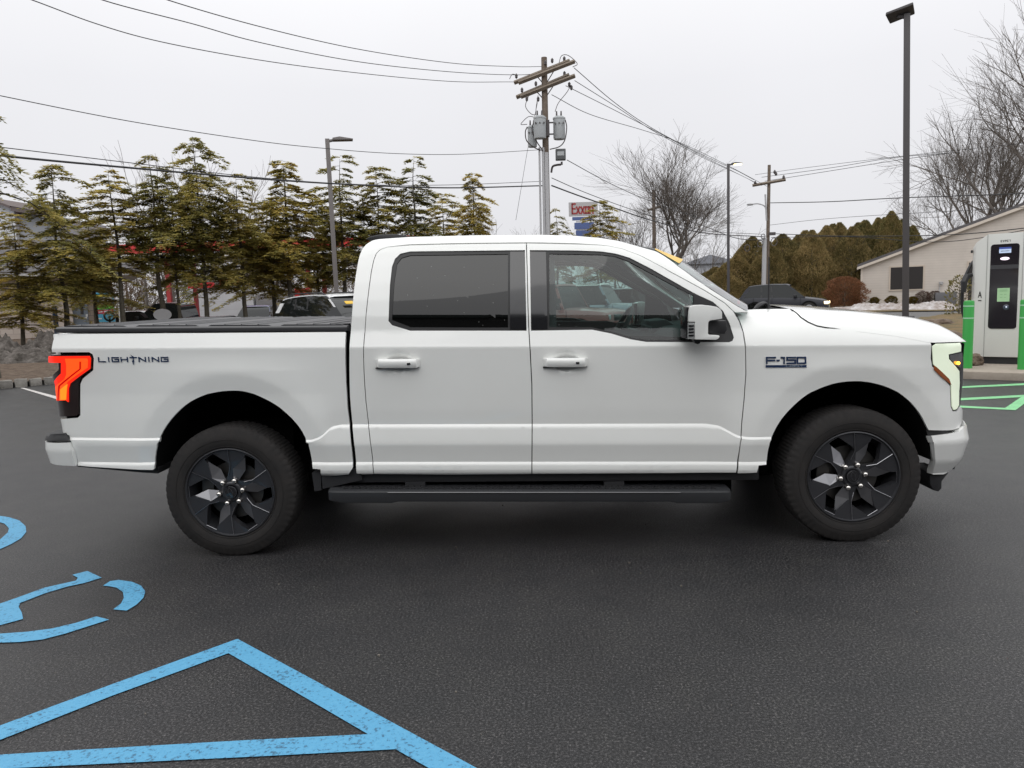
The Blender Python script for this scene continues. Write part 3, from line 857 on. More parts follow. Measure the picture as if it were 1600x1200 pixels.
    rb = mb.build('running_board', mat('board_black', (.03, .031, .034), rough=.38, bump=(300, .15, .001)), truck, bevel=.004, ang=40)
    mb = MB(); rnd = random.Random(3)
    for i in range(60):
        x = x0+.08+(x1-x0-.16)*i/60
        for r in range(2):
            mb.box((x+(.02 if r else 0), -sg*-1*(-.955-.035*r), zA(x)+.004), (.026, .018, .007))
    mb.build('tread_pads', M_black, rb)
    mb = MB()
    mb.tube([(x0+.36, -1.036*sg, zA(x0+.36)-.012), (x1-.30, -1.036*sg, zA(x1-.30)-.012)], .0035, 6)
    mb.build('edge_highlight', mat('edge_highlight_grey', (.12, .12, .125), rough=.3, metal=.8), rb)  # lighter metal line standing in for the highlight along the board's edge
    # sill behind the board
    mb = MB()
    for x in (1.1, 2.3):
        mb.box((x, -.8*sg, .43-.0255*x), (.12, .3, .05))
    mb.build('board_bracket', M_black, truck)
    mb = MB()
    q = [(.50, .56), (3.17, .50), (3.17, .40-.02), (.50, .43)]
    mb.prism(q, lambda p: (p[0], -.93*sg, p[1]), lambda p: (p[0], -.70*sg, p[1]))
    mb.build('sill', M_black, truck, bevel=.01)
    mb = MB()
    mb.prism([(inv(499, 735, S_side)[0], .52), (inv(553, 731, S_side)[0]+.02, .52), (inv(560, 745, S_side)[0]+.03, .45), (inv(500, 735, S_side)[0], .40)], lambda p: (p[0], -.955*sg, p[1]), lambda p: (p[0], -.90*sg, p[1]))
    mb.prism([(atY(487, 734, -.95)[0], .50), (atY(501, 734, -.95)[0], .50), (atY(501, 755, -.95)[0], .39), (atY(491, 762, -.95)[0], .385)], lambda p: (p[0], -.95*sg, p[1]), lambda p: (p[0], -.70*sg, p[1]))
    mb.prism([(atY(122, 731, -.93)[0], .60), (atY(240, 736, -.93)[0], .56), (atY(251, 736, -.93)[0], .56), (atY(250, 746, -.93)[0], .52), (atY(222, 744, -.93)[0], .53), (atY(125, 731, -.93)[0], .575)], lambda p: (p[0], -.95*sg, p[1]), lambda p: (p[0], -.6*sg, p[1]))
    mb.build('splash_guard', M_black, truck)
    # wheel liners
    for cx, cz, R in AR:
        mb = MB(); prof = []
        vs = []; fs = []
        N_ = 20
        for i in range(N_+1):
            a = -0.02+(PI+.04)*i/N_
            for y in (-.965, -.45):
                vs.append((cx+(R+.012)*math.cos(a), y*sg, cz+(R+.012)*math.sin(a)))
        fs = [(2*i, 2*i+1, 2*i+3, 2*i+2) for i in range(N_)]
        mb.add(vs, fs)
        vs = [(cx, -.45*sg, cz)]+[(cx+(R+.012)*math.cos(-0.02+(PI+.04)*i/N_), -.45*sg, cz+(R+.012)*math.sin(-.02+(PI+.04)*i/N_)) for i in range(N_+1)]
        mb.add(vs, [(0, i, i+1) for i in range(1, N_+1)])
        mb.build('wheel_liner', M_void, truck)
both(truck_side)

# badges on the visible flank
a = inv(155, 566, S_side); b = inv(263, 566, S_side)
Wd = b[0]-a[0]
mb = MB()
def onside(s0, t0):
    return lambda u, v, d: tuple(S_side(s0+u, t0+v)+np.array([0, -.001-d, 0]))
hgt = a[1]-inv(155, 557, S_side)[1]; hgt = abs(hgt)
ws = [1.05, .25, 1, 1, 1, 1, .25, 1, 1.05]
word = 'LIGHTNING'
tw = sum(ws); gap = .016; cw = (Wd-gap*8)/tw
ws2 = ws
strokes(mb, word, onside(a[0], a[1]+.004), cw, gap, .024, .0062, widths=ws2)
# the lightning tail of the T
tx = a[0]+cw*(1.05+.25+1+1+.5)+gap*4
f_ = onside(tx, a[1])
mb.add([f_(-.008, .010, .004), f_(.006, .010, .004), f_(.001, -.014, .004), f_(-.003, -.014, .004)], [(0, 1, 2, 3)])
mb.add([f_(-.016, .048, .004), f_(-.012, .044, .004), f_(.010, .030, .004), f_(-.004, .031, .004)], [(0, 1, 2, 3)])
mb.build('bed_lettering', M_blue, truck, flat=True)
a = inv(1196, 572, S_side); b = inv(1260, 572, S_side)
mb = MB(); W_ = b[0]-a[0]
f_ = onside(a[0], a[1]+.006)
hh = .052
mb.add([f_(0, -.014, .003), f_(W_, -.014, .003), f_(W_, .000, .003), f_(0, .000, .003), f_(0, -.014, 0), f_(W_, -.014, 0), f_(W_, .000, 0), f_(0, .000, 0)], [(0, 1, 2, 3), (0, 1, 5, 4), (1, 2, 6, 5), (2, 3, 7, 6), (3, 0, 4, 7)])
f_ = onside(a[0]+.006, a[1]+.017)
strokes(mb, 'F-150', f_, (W_-.012-4*.012)/3.75, .012, .033, .0085, depth=.005, widths=[1.05, .2, .5, 1, 1])
bd = mb.build('fender_badge', M_blue, truck, flat=True)
mb = MB()
strokes(mb, 'LARIAT', (lambda g: (lambda u, v, d: g(u, v, d+.004)))(onside(a[0]+W_*.50, a[1]-.0045)), .013, .005, .008, .0018, depth=.001)
mb.build('badge_trim_name', mat('badge_grey', (.25, .3, .36), rough=.4), bd, flat=True)
mb = MB()
for (dx0, dz0, dx1, dz1) in ((-.002, -.015, W_+.002, -.0128), (-.002, -.015, .0005, .052), (W_-.0005, -.015, W_+.002, .052)):
    g = onside(a[0], a[1]+.006)
    mb.add([g(dx0, dz0, .0025), g(dx1, dz0, .0025), g(dx1, dz1, .0025), g(dx0, dz1, .0025)], [(0, 1, 2, 3)])
mb.build('badge_rim', M_paint, bd, flat=True)

# hood, roof, windscreen, tonneau and the dark inner body
def ruled(rowsnear, crown, n=14, bow=0.0):
    """rows of near-side points -> full-width grid, crown added to z, bow to x"""
    vs = []; fs = []
    for p in rowsnear:
        for k in range(n+1):
            q = k/n*2-1
            c = 1-q*q
            vs.append((p[0]+bow*c, p[1]*-q, p[2]+crown*c))
    R = len(rowsnear)
    for i in range(R-1):
        for k in range(n):
            fs.append((i*(n+1)+k, i*(n+1)+k+1, (i+1)*(n+1)+k+1, (i+1)*(n+1)+k))
    return vs, fs
# hood: outer pressing above the shut line (near and far) joined by the crowned middle
hoodEdge = [(1241.5, 486.2), (1252, 495.5), (1263, 502.6), (1276, 508.3), (1290, 511.0), (1304, 512.6), (1330, 517.2), (1400, 525.5), (1452, 535.4), (1459, 535.6), (1490, 534.6), (1502, 534)]
he = [inv(px, py, S_front) for px, py in hoodEdge]
def htop(s):
    return 1.276+.36*.98
sA = inv(1241.5, 486.2, S_front)[0]
ring = [('st', *p) for p in he]+[('st', 4.52, 1.287), ('st', 5.18, 1.285), ('st', 5.18, htop(0))]+[('st', float(s), htop(0)) for s in np.arange(5.0, sA+.05, -.12)]+[('st', sA, htop(0))]
hood = None
for side in (-1, 1):
    o = panel('hood_edge' if side > 0 else 'hood_side', ring, S_front, M_paint, truck, side=side, cuts=False, step=.025, thick=.0, ins=.001, lift=lambda s, t: .0008 if s > 3.72 else 0.0)
    o.name = 'hood_flank'
rows = []
for s in np.linspace(sA+.002, 4.36, 24):
    rows.append(S_front(s, htop(s)))
vs, fs = ruled(rows, .022)
mb = MB().add(vs, fs)
# closing strip to the inset nose line
mb.build('hood', M_paint, truck)
# cowl
mb = MB()
c0 = S_front(sA, htop(0)); 
vs, fs = ruled([(c0[0]-.30, c0[1]-.02, c0[2]-.055), (c0[0]-.12, c0[1]-.02, c0[2]-.035), (c0[0]+.02, c0[1], c0[2]-.022)], .0)
mb.add(vs, fs)
mb.build('cowl', M_black, truck)
# top of fender between cowl and the flank
mb = MB()
rows = [S_front(s, 1.276+.36*.60) for s in np.linspace(3.02, sA, 6)]
rows2 = [S_front(s, htop(s)) for s in np.linspace(3.02, sA, 6)]
for sg in (1, -1):
    vs = [(p[0], p[1]*sg, p[2]) for p in rows+rows2]
    mb.add(vs, [(i, i+1, i+7, i+6) for i in range(5)])
mb.build('fender_top', M_paint, truck)
# wiper and rubber boot seen over the cowl
mb = MB()
for Y in (-.35,):
    p = [atY(1176, 486, -.6), atY(1188, 476, -.55), atY(1196, 474, -.5), atY(1204, 482, -.5), atY(1225, 484, -.5)]
    mb.tube([tuple(q) for q in catmull(p, 4)], [.006, .010, .014, .016, .016, .014, .012, .010, .010, .010, .010, .010, .009, .009, .008, .008, .007][:17], 8)
mb.build('wiper_arm', M_black, truck)
# antenna
mb = MB()
c = atY(1201, 486, -.70)
top_ = atY(1199.5, 374, -.70)
mb.tube([(c[0], -.70, c[2]-.02), (c[0], -.70, c[2]+.05), (c[0], -.70, c[2]+.33)], [.012, .006, .0035], 8)
mb.build('antenna', M_black, truck)
# roof
rows = []
for x in np.arange(.86, 2.301, .08):
    ts = float(np.interp(x, RSx, RSz)); tt = min(1.84, ts-.10)
    rows.append(S_cab(x, tt+.30*.62))
r0 = rows[0]
rows = [np.array([r0[0]-.045, r0[1]+.02, r0[2]-.05]), np.array([r0[0]-.02, r0[1]+.006, r0[2]-.016])]+rows
vs, fs = ruled(rows, .02)
roof = MB().add(vs, fs).build('roof', M_paint, truck)
# windscreen: base to header
wp = [(1003, 379), (1022, 391.5), (1058, 414.5), (1100, 444.5), (1150, 476.5), (1168, 486.5)]
rows = [S_cab(*inv(px, py, S_cab)) for px, py in wp]
rows[0] = S_cab(2.30, 1.0*(min(1.84, float(np.interp(2.3, RSx, RSz))-.10)+.30*.62))
vs, fs = ruled(rows, .0, n=18, bow=.0)
# bow forward and up along the screen normal
o = len(rows); V = []
for i in range(o):
    for k in range(19):
        q = k/18*2-1; c = 1-q**2
        f = min(1, i/2)
        p = vs[i*19+k]
        V.append((p[0]+.15*c*f, p[1], p[2]+.06*c*f+.02*c*(1-f)))
ws_ = MB().add(V, fs).build('windscreen', M_wind, truck)
# dark shade band and yellow price sticker inside the top of the screen
mb = MB()
def wsp(i, q):   # i along rows (0 header), q across -1 near .. 1 far
    i0 = int(min(i, o-2)); fr = i-i0
    a_ = np.array(V[i0*19]); b_ = np.array(V[(i0+1)*19])
    k = (q+1)/2*18; k0 = int(min(k, 17)); fk = k-k0
    g = lambda r, c: np.array(V[r*19+c])
    return (g(i0, k0)*(1-fk)+g(i0, k0+1)*fk)*(1-fr)+(g(i0+1, k0)*(1-fk)+g(i0+1, k0+1)*fk)*fr
def wpatch(i0, i1, q0, q1, lift, n=5):
    vs = [tuple(wsp(i0+(i1-i0)*a/n, q0+(q1-q0)*b/n)+np.array([.5, 0, .85])*lift) for a in range(n+1) for b in range(n+1)]
    fs = [(a*(n+1)+b, a*(n+1)+b+1, (a+1)*(n+1)+b+1, (a+1)*(n+1)+b) for a in range(n) for b in range(n)]
    return vs, fs
mb.add(*wpatch(1.0, 2.0, -.93, -.45, .006))
mb.build('price_sticker', mat('sticker_yellow', (.80, .50, .05), rough=.4), ws_)
mb = MB(); mb.add(*wpatch(.15, 1.0, -.97, .97, .004, 10)); mb.build('shade_band', M_black, ws_)
# rear cab wall and glass
mb = MB()
xb = .80
mb.prism([(-.93, .50), (.93, .50), (.95, 1.3), (.78, 1.86), (-.78, 1.86), (-.95, 1.3)], lambda p: (xb+.02+(p[1]-.5)*.04, p[0], p[1]-.02), lambda p: (xb+.05+(p[1]-.5)*.04, p[0], p[1]-.02))
mb.build('cab_rear_wall', M_paint, truck)
mb = MB(); mb.prism([(-.62, 1.40), (.62, 1.40), (.58, 1.76), (-.58, 1.76)], lambda p: (xb+.012+(p[1]-.5)*.04, p[0], p[1]-.02), lambda p: (xb+.022+(p[1]-.5)*.04, p[0], p[1]-.02))
mb.build('rear_window', M_gloss, truck)
# aerial fin on the rear of the roof
mb = MB()
c = atY(608, 371, -.45)
for sc_i, (zz) in enumerate((0,)):
    prof = [(-.14, 0), (-.11, .018), (-.05, .027), (.05, .027), (.11, .018), (.15, 0)]
    mb.prism([(a_, b_) for a_, b_ in prof], lambda p: (c[0]+p[0], -.52, c[2]-.012+p[1]), lambda p: (c[0]+p[0], -.34, c[2]-.012+p[1]))
mb.build('roof_lamp_housing', M_black, truck, bevel=.008)

# tonneau cover
x_r = atY(85, 519, -.98)[0]; x_f = atY(543, 516, -.98)[0]-.005
zt = lambda x: 1.372-RAKE*x
M_frm = mat('cover_frame', (.035, .035, .038), rough=.35)
mb = MB(); mb.prism([(x_r+.01, zt(x_r)-.01), (x_f, zt(x_f)-.01), (x_f, zt(x_f)+.012), (x_r+.01, zt(x_r)+.012)], lambda p: (p[0], -.9, p[1]), lambda p: (p[0], .9, p[1]))
tn = mb.build('bed_cover', M_frm, truck)
for sg in (-1, 1):
    mb = MB(); vs = []
    for x in (x_r+.0, x_f):
        z = zt(x)
        vs += [(x, .972*sg, z-.002), (x, .970*sg, z+.020), (x, .955*sg, z+.028), (x, .90*sg, z+.030), (x, .90*sg, z-.01)]
    mb.add(vs, [(k, (k+1) % 5, 5+(k+1) % 5, 5+k) for k in range(5)]+[(0, 1, 2, 3, 4), (5, 6, 7, 8, 9)])
    mb.build('cover_rail', M_frm, tn, bevel=.004)
M_ton = mat('cover_vinyl', (.050, .050, .054), rough=.38, bump=(500, .3, .001))
L = x_f-x_r
for k in range(4):
    a_ = x_r+.02+L*k/4; b_ = x_r+.02+L*(k+1)/4-.035
    mb = MB()
    mb.prism([(a_, zt(a_)+.026), (a_+.03, zt(a_)+.036), (b_-.03, zt(b_)+.036), (b_, zt(b_)+.026), (b_, zt(b_)+.01), (a_, zt(a_)+.01)],
             lambda p: (p[0], -.93, p[1]), lambda p: (p[0], .93, p[1]))
    for q_ in range(1, 4):
        xx = a_+(b_-a_)*q_/4
        mb.tube([(xx, -.90, zt(xx)+.036), (xx, .90, zt(xx)+.036)], .005, 6)
    mb.build('cover_panel', M_ton, tn, ang=25)
mb = MB(); cc = atY(536, 507, -.88)
mb.box((cc[0], -.88, cc[2]), (.08, .04, .012)); mb.box((cc[0]+.03, -.88, cc[2]-.01), (.02, .05, .03))
mb.build('cover_clamp', M_black, tn)
# tailgate
mb = MB()
mb.prism([(-.93, .76), (.93, .76), (.93, 1.36), (-.93, 1.36)], lambda p: (-1.045+(1.36-p[1])*.06, p[0], p[1]+.025), lambda p: (-1.0+(1.36-p[1])*.06, p[0], p[1]+.025))
mb.build('tailgate', M_paint, truck, bevel=.01)
# dark inner shells just behind the panels so shut lines read dark
def shell(pts, y0, y1, name, m):
    mb = MB()
    for sg in (-1, 1):
        mb.prism(pts, lambda p: (p[0], y0*sg, p[1]-RAKE*p[0]), lambda p: (p[0], y1*sg, p[1]-RAKE*p[0]))
    return mb.build(name, m, truck)
def notch(cx, cz, R, n=14, a0=PI, a1=0):
    return [(cx+R*math.cos(a0+(a1-a0)*i/n), cz+RAKE*cx+R*math.sin(a0+(a1-a0)*i/n)) for i in range(n+1)]
bed_in = [(-1.0, 1.34), (-1.0, .66), (-.50, .60)]+notch(AR[0][0], AR[0][1], .50)+[(.53, .55), (.80, .53), (3.14, .53)]+notch(AR[1][0], AR[1][1], .50)+[(4.2, .80), (4.28, .86), (4.30, 1.2), (3.9, 1.25), (3.2, 1.28), (3.05, 1.31), (2.4, 1.33), (2.3, 1.36), (.75, 1.36)]
shell(bed_in, .940, .90, 'inner_body', M_void)
mb = MB()
for (a_, b_) in ((.82, 1.0), ):
    mb.add([(a_, 0, 0)], [])
# pillars inside the greenhouse
for sg in (-1, 1):
    for P in ([(.80, 1.36), (.98, 1.36), (1.00, 1.82), (.90, 1.86), (.86, 1.84)], [(1.70, 1.36), (1.98, 1.36), (1.98, 1.86), (1.70, 1.86)]):
        mb.prism(P, lambda p: (p[0], -sg*(.968-(p[1]-1.36)*.32-.055), p[1]-RAKE*p[0]), lambda p: (p[0], -sg*(.968-(p[1]-1.36)*.32-.10), p[1]-RAKE*p[0]))
mb.build('inner_pillar', M_int, truck)
mb = MB()
rows = []
for x in np.arange(.9, 2.34, .12):
    rows.append((x, -.76, 1.855-RAKE*x-.0+min(0, (2.1-x))*.25))
vs, fs = ruled(rows, .03); mb.add(vs, fs)
mb.build('headliner', M_head, truck)
mb = MB()
for sg in (-1, 1):   # inner face of the front pillar
    p0 = [atY(px, py, -.80) for px, py in ((1000, 392), (1060, 425), (1110, 456), (1160, 487))]
    p1 = [atY(px, py, -.80) for px, py in ((985, 396), (1048, 434), (1098, 462), (1130, 487))]
    for i in range(3):
        for (ya,) in ((0,),):
            q = [p0[i], p0[i+1], p1[i+1], p1[i]]
            yy = lambda r: -(.968-(r[2]+RAKE*r[0]-1.36)*.34-.06)
            mb.add([(r[0], yy(r)*sg, r[2]) for r in q]+[(r[0]-.02, (yy(r)+.06)*sg, r[2]) for r in q], [(0, 1, 2, 3), (4, 5, 6, 7), (3, 2, 6, 7), (0, 1, 5, 4)])
mb.build('pillar_lining', M_int, truck)
# floor, firewall, dash, seats, wheel
mb = MB()
mb.box((1.9, 0, .52), (2.6, 1.7, .06)); mb.box((3.17, 0, .91), (.05, 1.76, .84)); mb.box((.86, 0, .95), (.05, 1.76, .9))
for sg in (-1, 1):
    mb.prism([(.85, .55), (3.15, .55), (3.15, 1.28), (2.75, 1.30), (2.45, 1.36), (.85, 1.36)], lambda p: (p[0], .90*sg, p[1]-RAKE*p[0]), lambda p: (p[0], .84*sg, p[1]-RAKE*p[0]))
mb.build('cabin_lining', M_int, truck, bevel=.01)
mb = MB()
mb.prism([(2.62, 1.00), (2.70, 1.20), (2.80, 1.27), (3.16, 1.30), (3.16, .6), (2.85, .6)], lambda p: (p[0], -.82, p[1]), lambda p: (p[0], .82, p[1]))
mb.prism([(2.66, 1.18), (2.70, 1.31), (2.82, 1.32), (2.9, 1.27)], lambda p: (p[0], .22, p[1]), lambda p: (p[0], .58, p[1]))
mb.prism([(2.58, 1.02), (2.63, 1.29), (2.66, 1.29), (2.62, 1.0)], lambda p: (p[0], -.17, p[1]), lambda p: (p[0], .17, p[1]))
mb.build('dashboard', M_int, truck, bevel=.015)
mb = MB()
cx_, cy_, cz_ = 2.50, .40, 1.24
R_ = .19; tl_ = math.radians(30)
pts = []
for k in range(33):
    a_ = 2*PI*k/32
    u_ = R_*math.cos(a_); v_ = R_*math.sin(a_)
    pts.append((cx_-v_*-math.sin(tl_)*-1+v_*math.sin(tl_)*2*0, cy_+u_, cz_+v_*math.cos(tl_)))
    pts[-1] = (cx_+v_*math.sin(tl_)*1.0, cy_+u_, cz_+v_*math.cos(tl_))
mb.tube(pts, .017, 8, cap=False)
mb.tube([(cx_+.35, cy_, cz_-.12), (cx_+.03, cy_, cz_)], .04, 10)
mb.box((cx_+.02, cy_, cz_), (.05, .14, .12))
for a_ in (0, PI, -PI/2):
    mb.tube([(cx_, cy_, cz_), (cx_+R_*math.sin(a_)*math.sin(tl_), cy_+R_*math.cos(a_), cz_+R_*math.sin(a_)*math.cos(tl_))], .016, 6)
mb.build('steering_wheel', mat('wheel_leather', (.06, .06, .065), rough=.5), truck)
def seat(x, y):
    mb = MB()
    mb.box((x+.25, y, .80), (.52, .52, .16)); 
    mb.prism([(0.02, .82), (.16, .84), (.02, 1.40), (-.08, 1.40)], lambda p: (x+p[0], y-.25, p[1]), lambda p: (x+p[0], y+.25, p[1]))
    s_ = mb.build('seat', M_int, truck, bevel=.04, ang=60)
    mb = MB(); mb.prism([(-.06, 1.43), (.03, 1.43), (.02, 1.61), (-.06, 1.61)], lambda p: (x+p[0], y-.13, p[1]), lambda p: (x+p[0], y+.13, p[1]))
    mb.build('headrest', M_int, s_, bevel=.03, ang=60)
for y in (-.42, .42):
    seat(1.72, y); seat(1.0, y)
# chassis
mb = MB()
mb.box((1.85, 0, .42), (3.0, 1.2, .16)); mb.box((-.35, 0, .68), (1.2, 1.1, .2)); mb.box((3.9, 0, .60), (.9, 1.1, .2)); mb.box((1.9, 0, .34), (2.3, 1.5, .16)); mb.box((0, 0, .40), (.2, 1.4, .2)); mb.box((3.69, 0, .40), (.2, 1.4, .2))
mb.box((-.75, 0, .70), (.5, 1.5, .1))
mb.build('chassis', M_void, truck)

# wheels ----------------------------------------------------------------
def make_wheel(side):
    R = .400; W = .27
    t = bpy.data.objects.new('wheel', None); COL.objects.link(t); t.parent = truck; t.empty_display_size = .1
    mb = MB()
    n = 240
    # (radius, depth from outer face) ; outer sidewall is at y=0 going inward +
    prof = [(.262, .020), (.268, .006), (.276, .002), (.290, -.004), (.315, -.010), (.340, -.009), (.358, -.004), (.368, .000), (.384, .004), (.396, .012), (.402, .024), (.4055, .042), (.407, .07), (.407, .11), (.407, .16), (.4045, .225), (.388, .254), (.35, .275), (.27, .262), (.262, .25)]
    vs = []
    for i, (r, h) in enumerate(prof):
        for k in range(n):
            a = 2*PI*k/n
            rr = r; hh = h
            ph = k % 4
            if i in (7, 8, 9, 10):
                if ph == 3: rr -= .003 if i >= 8 else .0015; hh += .0015
            if i in (11, 12, 13, 14, 15, 16) and ((k+i*2) % 4 == 3): rr -= .006
            vs.append((rr*math.cos(a), hh, rr*math.sin(a)))
    m = len(prof)
    fs = [(i*n+k, i*n+(k+1) % n, (i+1)*n+(k+1) % n, (i+1)*n+k) for i in range(m-1) for k in range(n)]
    mb.add(vs, fs)
    ty = mb.build('tyre', M_tyre, t, ang=25)
    mb = MB()
    for rr, hh in ((.3255, -.0115),):
        mb.lathe([(rr-.0015, hh+.002), (rr-.001, hh-.0006), (rr+.001, hh-.0006), (rr+.0015, hh+.002)], 96, 'Y')
    mb.lathe([(.281, .0), (.282, -.0045), (.2835, -.0045), (.2845, -.001)], 96, 'Y')
    mb.build('sidewall_ring', M_tyre, ty)
    # rim barrel
    mb = MB()
    mb.lathe([(.272, .004), (.272, -.002), (.266, -.004), (.262, .004), (.252, .05), (.235, .10), (.235, .22), (.26, .25)], 96, 'Y')
    rim = mb.build('rim', M_rim, t)
    # face with six skewed openings, extruded, edges chamfered on one long side
    bm = bmesh.new()
    def lp(Q):
        v = [bm.verts.new((a, 0, b)) for a, b in Q]
        return [bm.edges.new((v[i], v[(i+1) % len(v)])) for i in range(len(v))]
    U = .272/465.
    # opening traced at the upper right of the hub (x right, z up, in traced units)
    base = [(34, 124), (36, 238), (168, 352), (185, 392), (275, 355), (280, 340), (262, 160), (240, 115), (150, 106), (60, 110)]
    hole0 = [(x*U, z*U) for x, z in base]
    eds = lp([(.2635*math.cos(2*PI*k/96), .2635*math.sin(2*PI*k/96)) for k in range(96)])
    holes = []
    for j in range(6):
        a = j*PI/3
        q = [(x*math.cos(a)-z*math.sin(a), x*math.sin(a)+z*math.cos(a)) for x, z in hole0]
        holes.append(q); eds += lp(q)
    bmesh.ops.triangle_fill(bm, use_beauty=True, edges=eds)
    for f in bm.faces:
        if f.normal.y > 0: f.normal_flip()
    # slight dish: depth as function of radius
    for r in (.06, .10, .14, .18, .22):
        pass
    for v in bm.verts:
        r = math.hypot(v.co.x, v.co.z)
        v.co.y = .010+.030*max(0, 1-(r/.25))**1.0
    bnd = [e for e in bm.edges if len(e.link_faces) == 1 and (math.hypot(e.verts[0].co.x, e.verts[0].co.z) < .262)]
    r_ = bmesh.ops.extrude_edge_only(bm, edges=bnd)
    for g in r_['geom']:
        if isinstance(g, bmesh.types.BMVert): g.co.y += .045; g.co.x *= .985; g.co.z *= .985
    me = bpy.data.meshes.new('rim_face'); bm.to_mesh(me); bm.free(); me.materials.append(M_rim)
    fo = bpy.data.objects.new('rim_face', me); COL.objects.link(fo); fo.parent = t
    # facets: bright machined wedges on one flank of every opening and thin edge lines
    mb = MB(); ml = MB()
    for j in range(6):
        a = j*PI/3
        def R2(x, z, y):
            x *= U; z *= U
            return (x*math.cos(a)-z*math.sin(a), y, x*math.sin(a)+z*math.cos(a))
        # wedge sloping into the opening, on its left flank
        mb.add([R2(31, 122, .030), R2(72, 108, .042), R2(150, 212, .048), R2(170, 356, .030), R2(33, 241, .0215)], [(0, 1, 2, 3, 4)])
        ml.tube([R2(140, 100, .022), R2(235, 118, .010), R2(400, 225, .007)], .0020, 5)
        ml.tube([R2(283, 338, .010), R2(183, 392, .010)], .0016, 5)
    mb.build('spoke_facet', mat('facet_alloy', (.27, .27, .285), rough=.30, metal=.9), fo, flat=True)
    ml.build('machined_line', M_rimlight, fo)
    # hub, cap, nuts
    mb = MB(); mb.lathe([(.064, .036), (.060, .022), (.054, .018), (.045, .017), (.040, .020), (.040, .03)], 48, 'Y')
    hub = mb.build('hub', M_rim, t)
    mb = MB(); mb.lathe([(.036, .020), (.036, .009), (.033, .006), (.0005, .004)], 40, 'Y')
    mb.build('centre_cap', M_gloss, t)
    mb = MB()
    mb.lathe([(.0368, .012), (.0368, .006), (.0350, .006), (.0350, .012)], 40, 'Y')
    ov = [(.012*math.cos(2*PI*k/20), .028*.85*math.sin(2*PI*k/20)) for k in range(21)]
    an = math.radians(20)
    mb.tube([(x*math.cos(an)-z*math.sin(an), .0045, x*math.sin(an)+z*math.cos(an)) for x, z in ov], .0010, 5, cap=False)
    mb.build('cap_emblem', mat('cap_grey', (.12, .12, .13), rough=.4, metal=.6), t)
    for j in range(6):
        a = math.radians(8+60*j)
        mb = MB(); c = (.0735*math.cos(a), .012, .0735*math.sin(a))
        mb.lathe([(.0165, .018), (.0165, .000), (.0145, -.008), (.0080, -.013), (.0003, -.014)], 8, 'Y', c)
        mb.build('lug_nut', M_chrome, t, ang=50)
        mb = MB(); mb.lathe([(.0185, .0150), (.0150, .017), (.0148, .03)], 20, 'Y', c); 
    # brake disc and caliper behind
    mb = MB(); mb.lathe([(.06, .085), (.175, .085), (.178, .095), (.175, .11), (.06, .11)], 48, 'Y')
    mb.build('brake_disc', M_disc, t)
    mb = MB(); mb.prism([(-.20, -.02), (-.12, -.05), (-.12, .10), (-.19, .10)], lambda p: (p[0], .06, p[1]), lambda p: (p[0], .14, p[1]))
    mb.build('brake_caliper', M_disc, t, bevel=.008)
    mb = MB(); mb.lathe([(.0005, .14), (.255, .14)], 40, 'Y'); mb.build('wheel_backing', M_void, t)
    return t
def place_wheel(src, x, z, side):
    if src is None:
        t = make_wheel(-1)
    else:
        t = src.copy(); COL.objects.link(t); t.parent = truck
        for ch in list(src.children):
            c = ch.copy(); COL.objects.link(c); c.parent = t
            for g in list(ch.children):
                d = g.copy(); COL.objects.link(d); d.parent = c
    t.location = (x, -.985 if side < 0 else .985, z)
    t.rotation_euler = (0, random.uniform(-.02, .02), 0 if side < 0 else PI)
    return t
w0 = place_wheel(None, 3.708, .399, -1)
for x, s in ((-.018, -1), (-.018, 1), (3.708, 1)):
    place_wheel(w0, x, .399, s)
# ================================================================ SURROUNDINGS
def hz(px): return 463.25-.0319*(px-800)
def G(px, dist, z=0.0):
    """ground point straight below picture column px at the given distance"""
    d = ray(px, hz(px)); k = math.hypot(_fw[0], _fw[1])
    t = dist/(d[0]*_fw[0]/k+d[1]*_fw[1]/k)
    p = CAM+d*t
    return np.array([p[0], p[1], z])
def Zat(px, py, dist):
    """height at which a point at this distance shows at py"""
    g = G(px, dist, 0); lo, hi = -5.0, 40.0
    for _ in range(40):
        m_ = (lo+hi)/2
        if proj((g[0], g[1], m_))[1] > py: lo = m_
        else: hi = m_
    return lo
FLAT = -YAW
FACE = lambda p: math.atan2(CAM[1]-p[1], CAM[0]-p[0])+PI/2     # turn so that local -Y looks at the camera

# ---- terrain: planted bank on the left, island and verge on the right, road
def sheet(name, poly, zf, m, step, label=None, kind='structure', cat=None):
    bm = bmesh.new()
    vs = [bm.verts.new((a, b, 0)) for a, b in poly]
    es = [bm.edges.new((vs[i], vs[(i+1) % len(vs)])) for i in range(len(vs))]
    bmesh.ops.triangle_fill(bm, edges=es)
    a = np.array(poly); lo, hi = a.min(0), a.max(0)
    for ax in (0, 1):
        for c in np.arange(lo[ax]+step/2, hi[ax], step):
            co = (c, 0, 0) if ax == 0 else (0, c, 0); no = (1, 0, 0) if ax == 0 else (0, 1, 0)
            bmesh.ops.bisect_plane(bm, geom=bm.verts[:]+bm.edges[:]+bm.faces[:], dist=1e-6, plane_co=co, plane_no=no)
    bmesh.ops.triangulate(bm, faces=[f for f in bm.faces if len(f.verts) > 4])
    for f in bm.faces:
        if f.normal.z < 0: f.normal_flip()
    for v in bm.verts: v.co.z = zf(v.co.x, v.co.y)
    me = bpy.data.meshes.new(name); bm.to_mesh(me); bm.free(); me.materials.append(m)
    me.polygons.foreach_set('use_smooth', [True]*len(me.polygons))
    o = bpy.data.objects.new(name, me); COL.objects.link(o)
    return tag(o, label, cat, kind=kind)
from mathutils import noise as MN
def fbm(x, y, s, o=4):
    return MN.fractal(Vector((x*s, y*s, 3.1)), 1.0, 2.0, o)
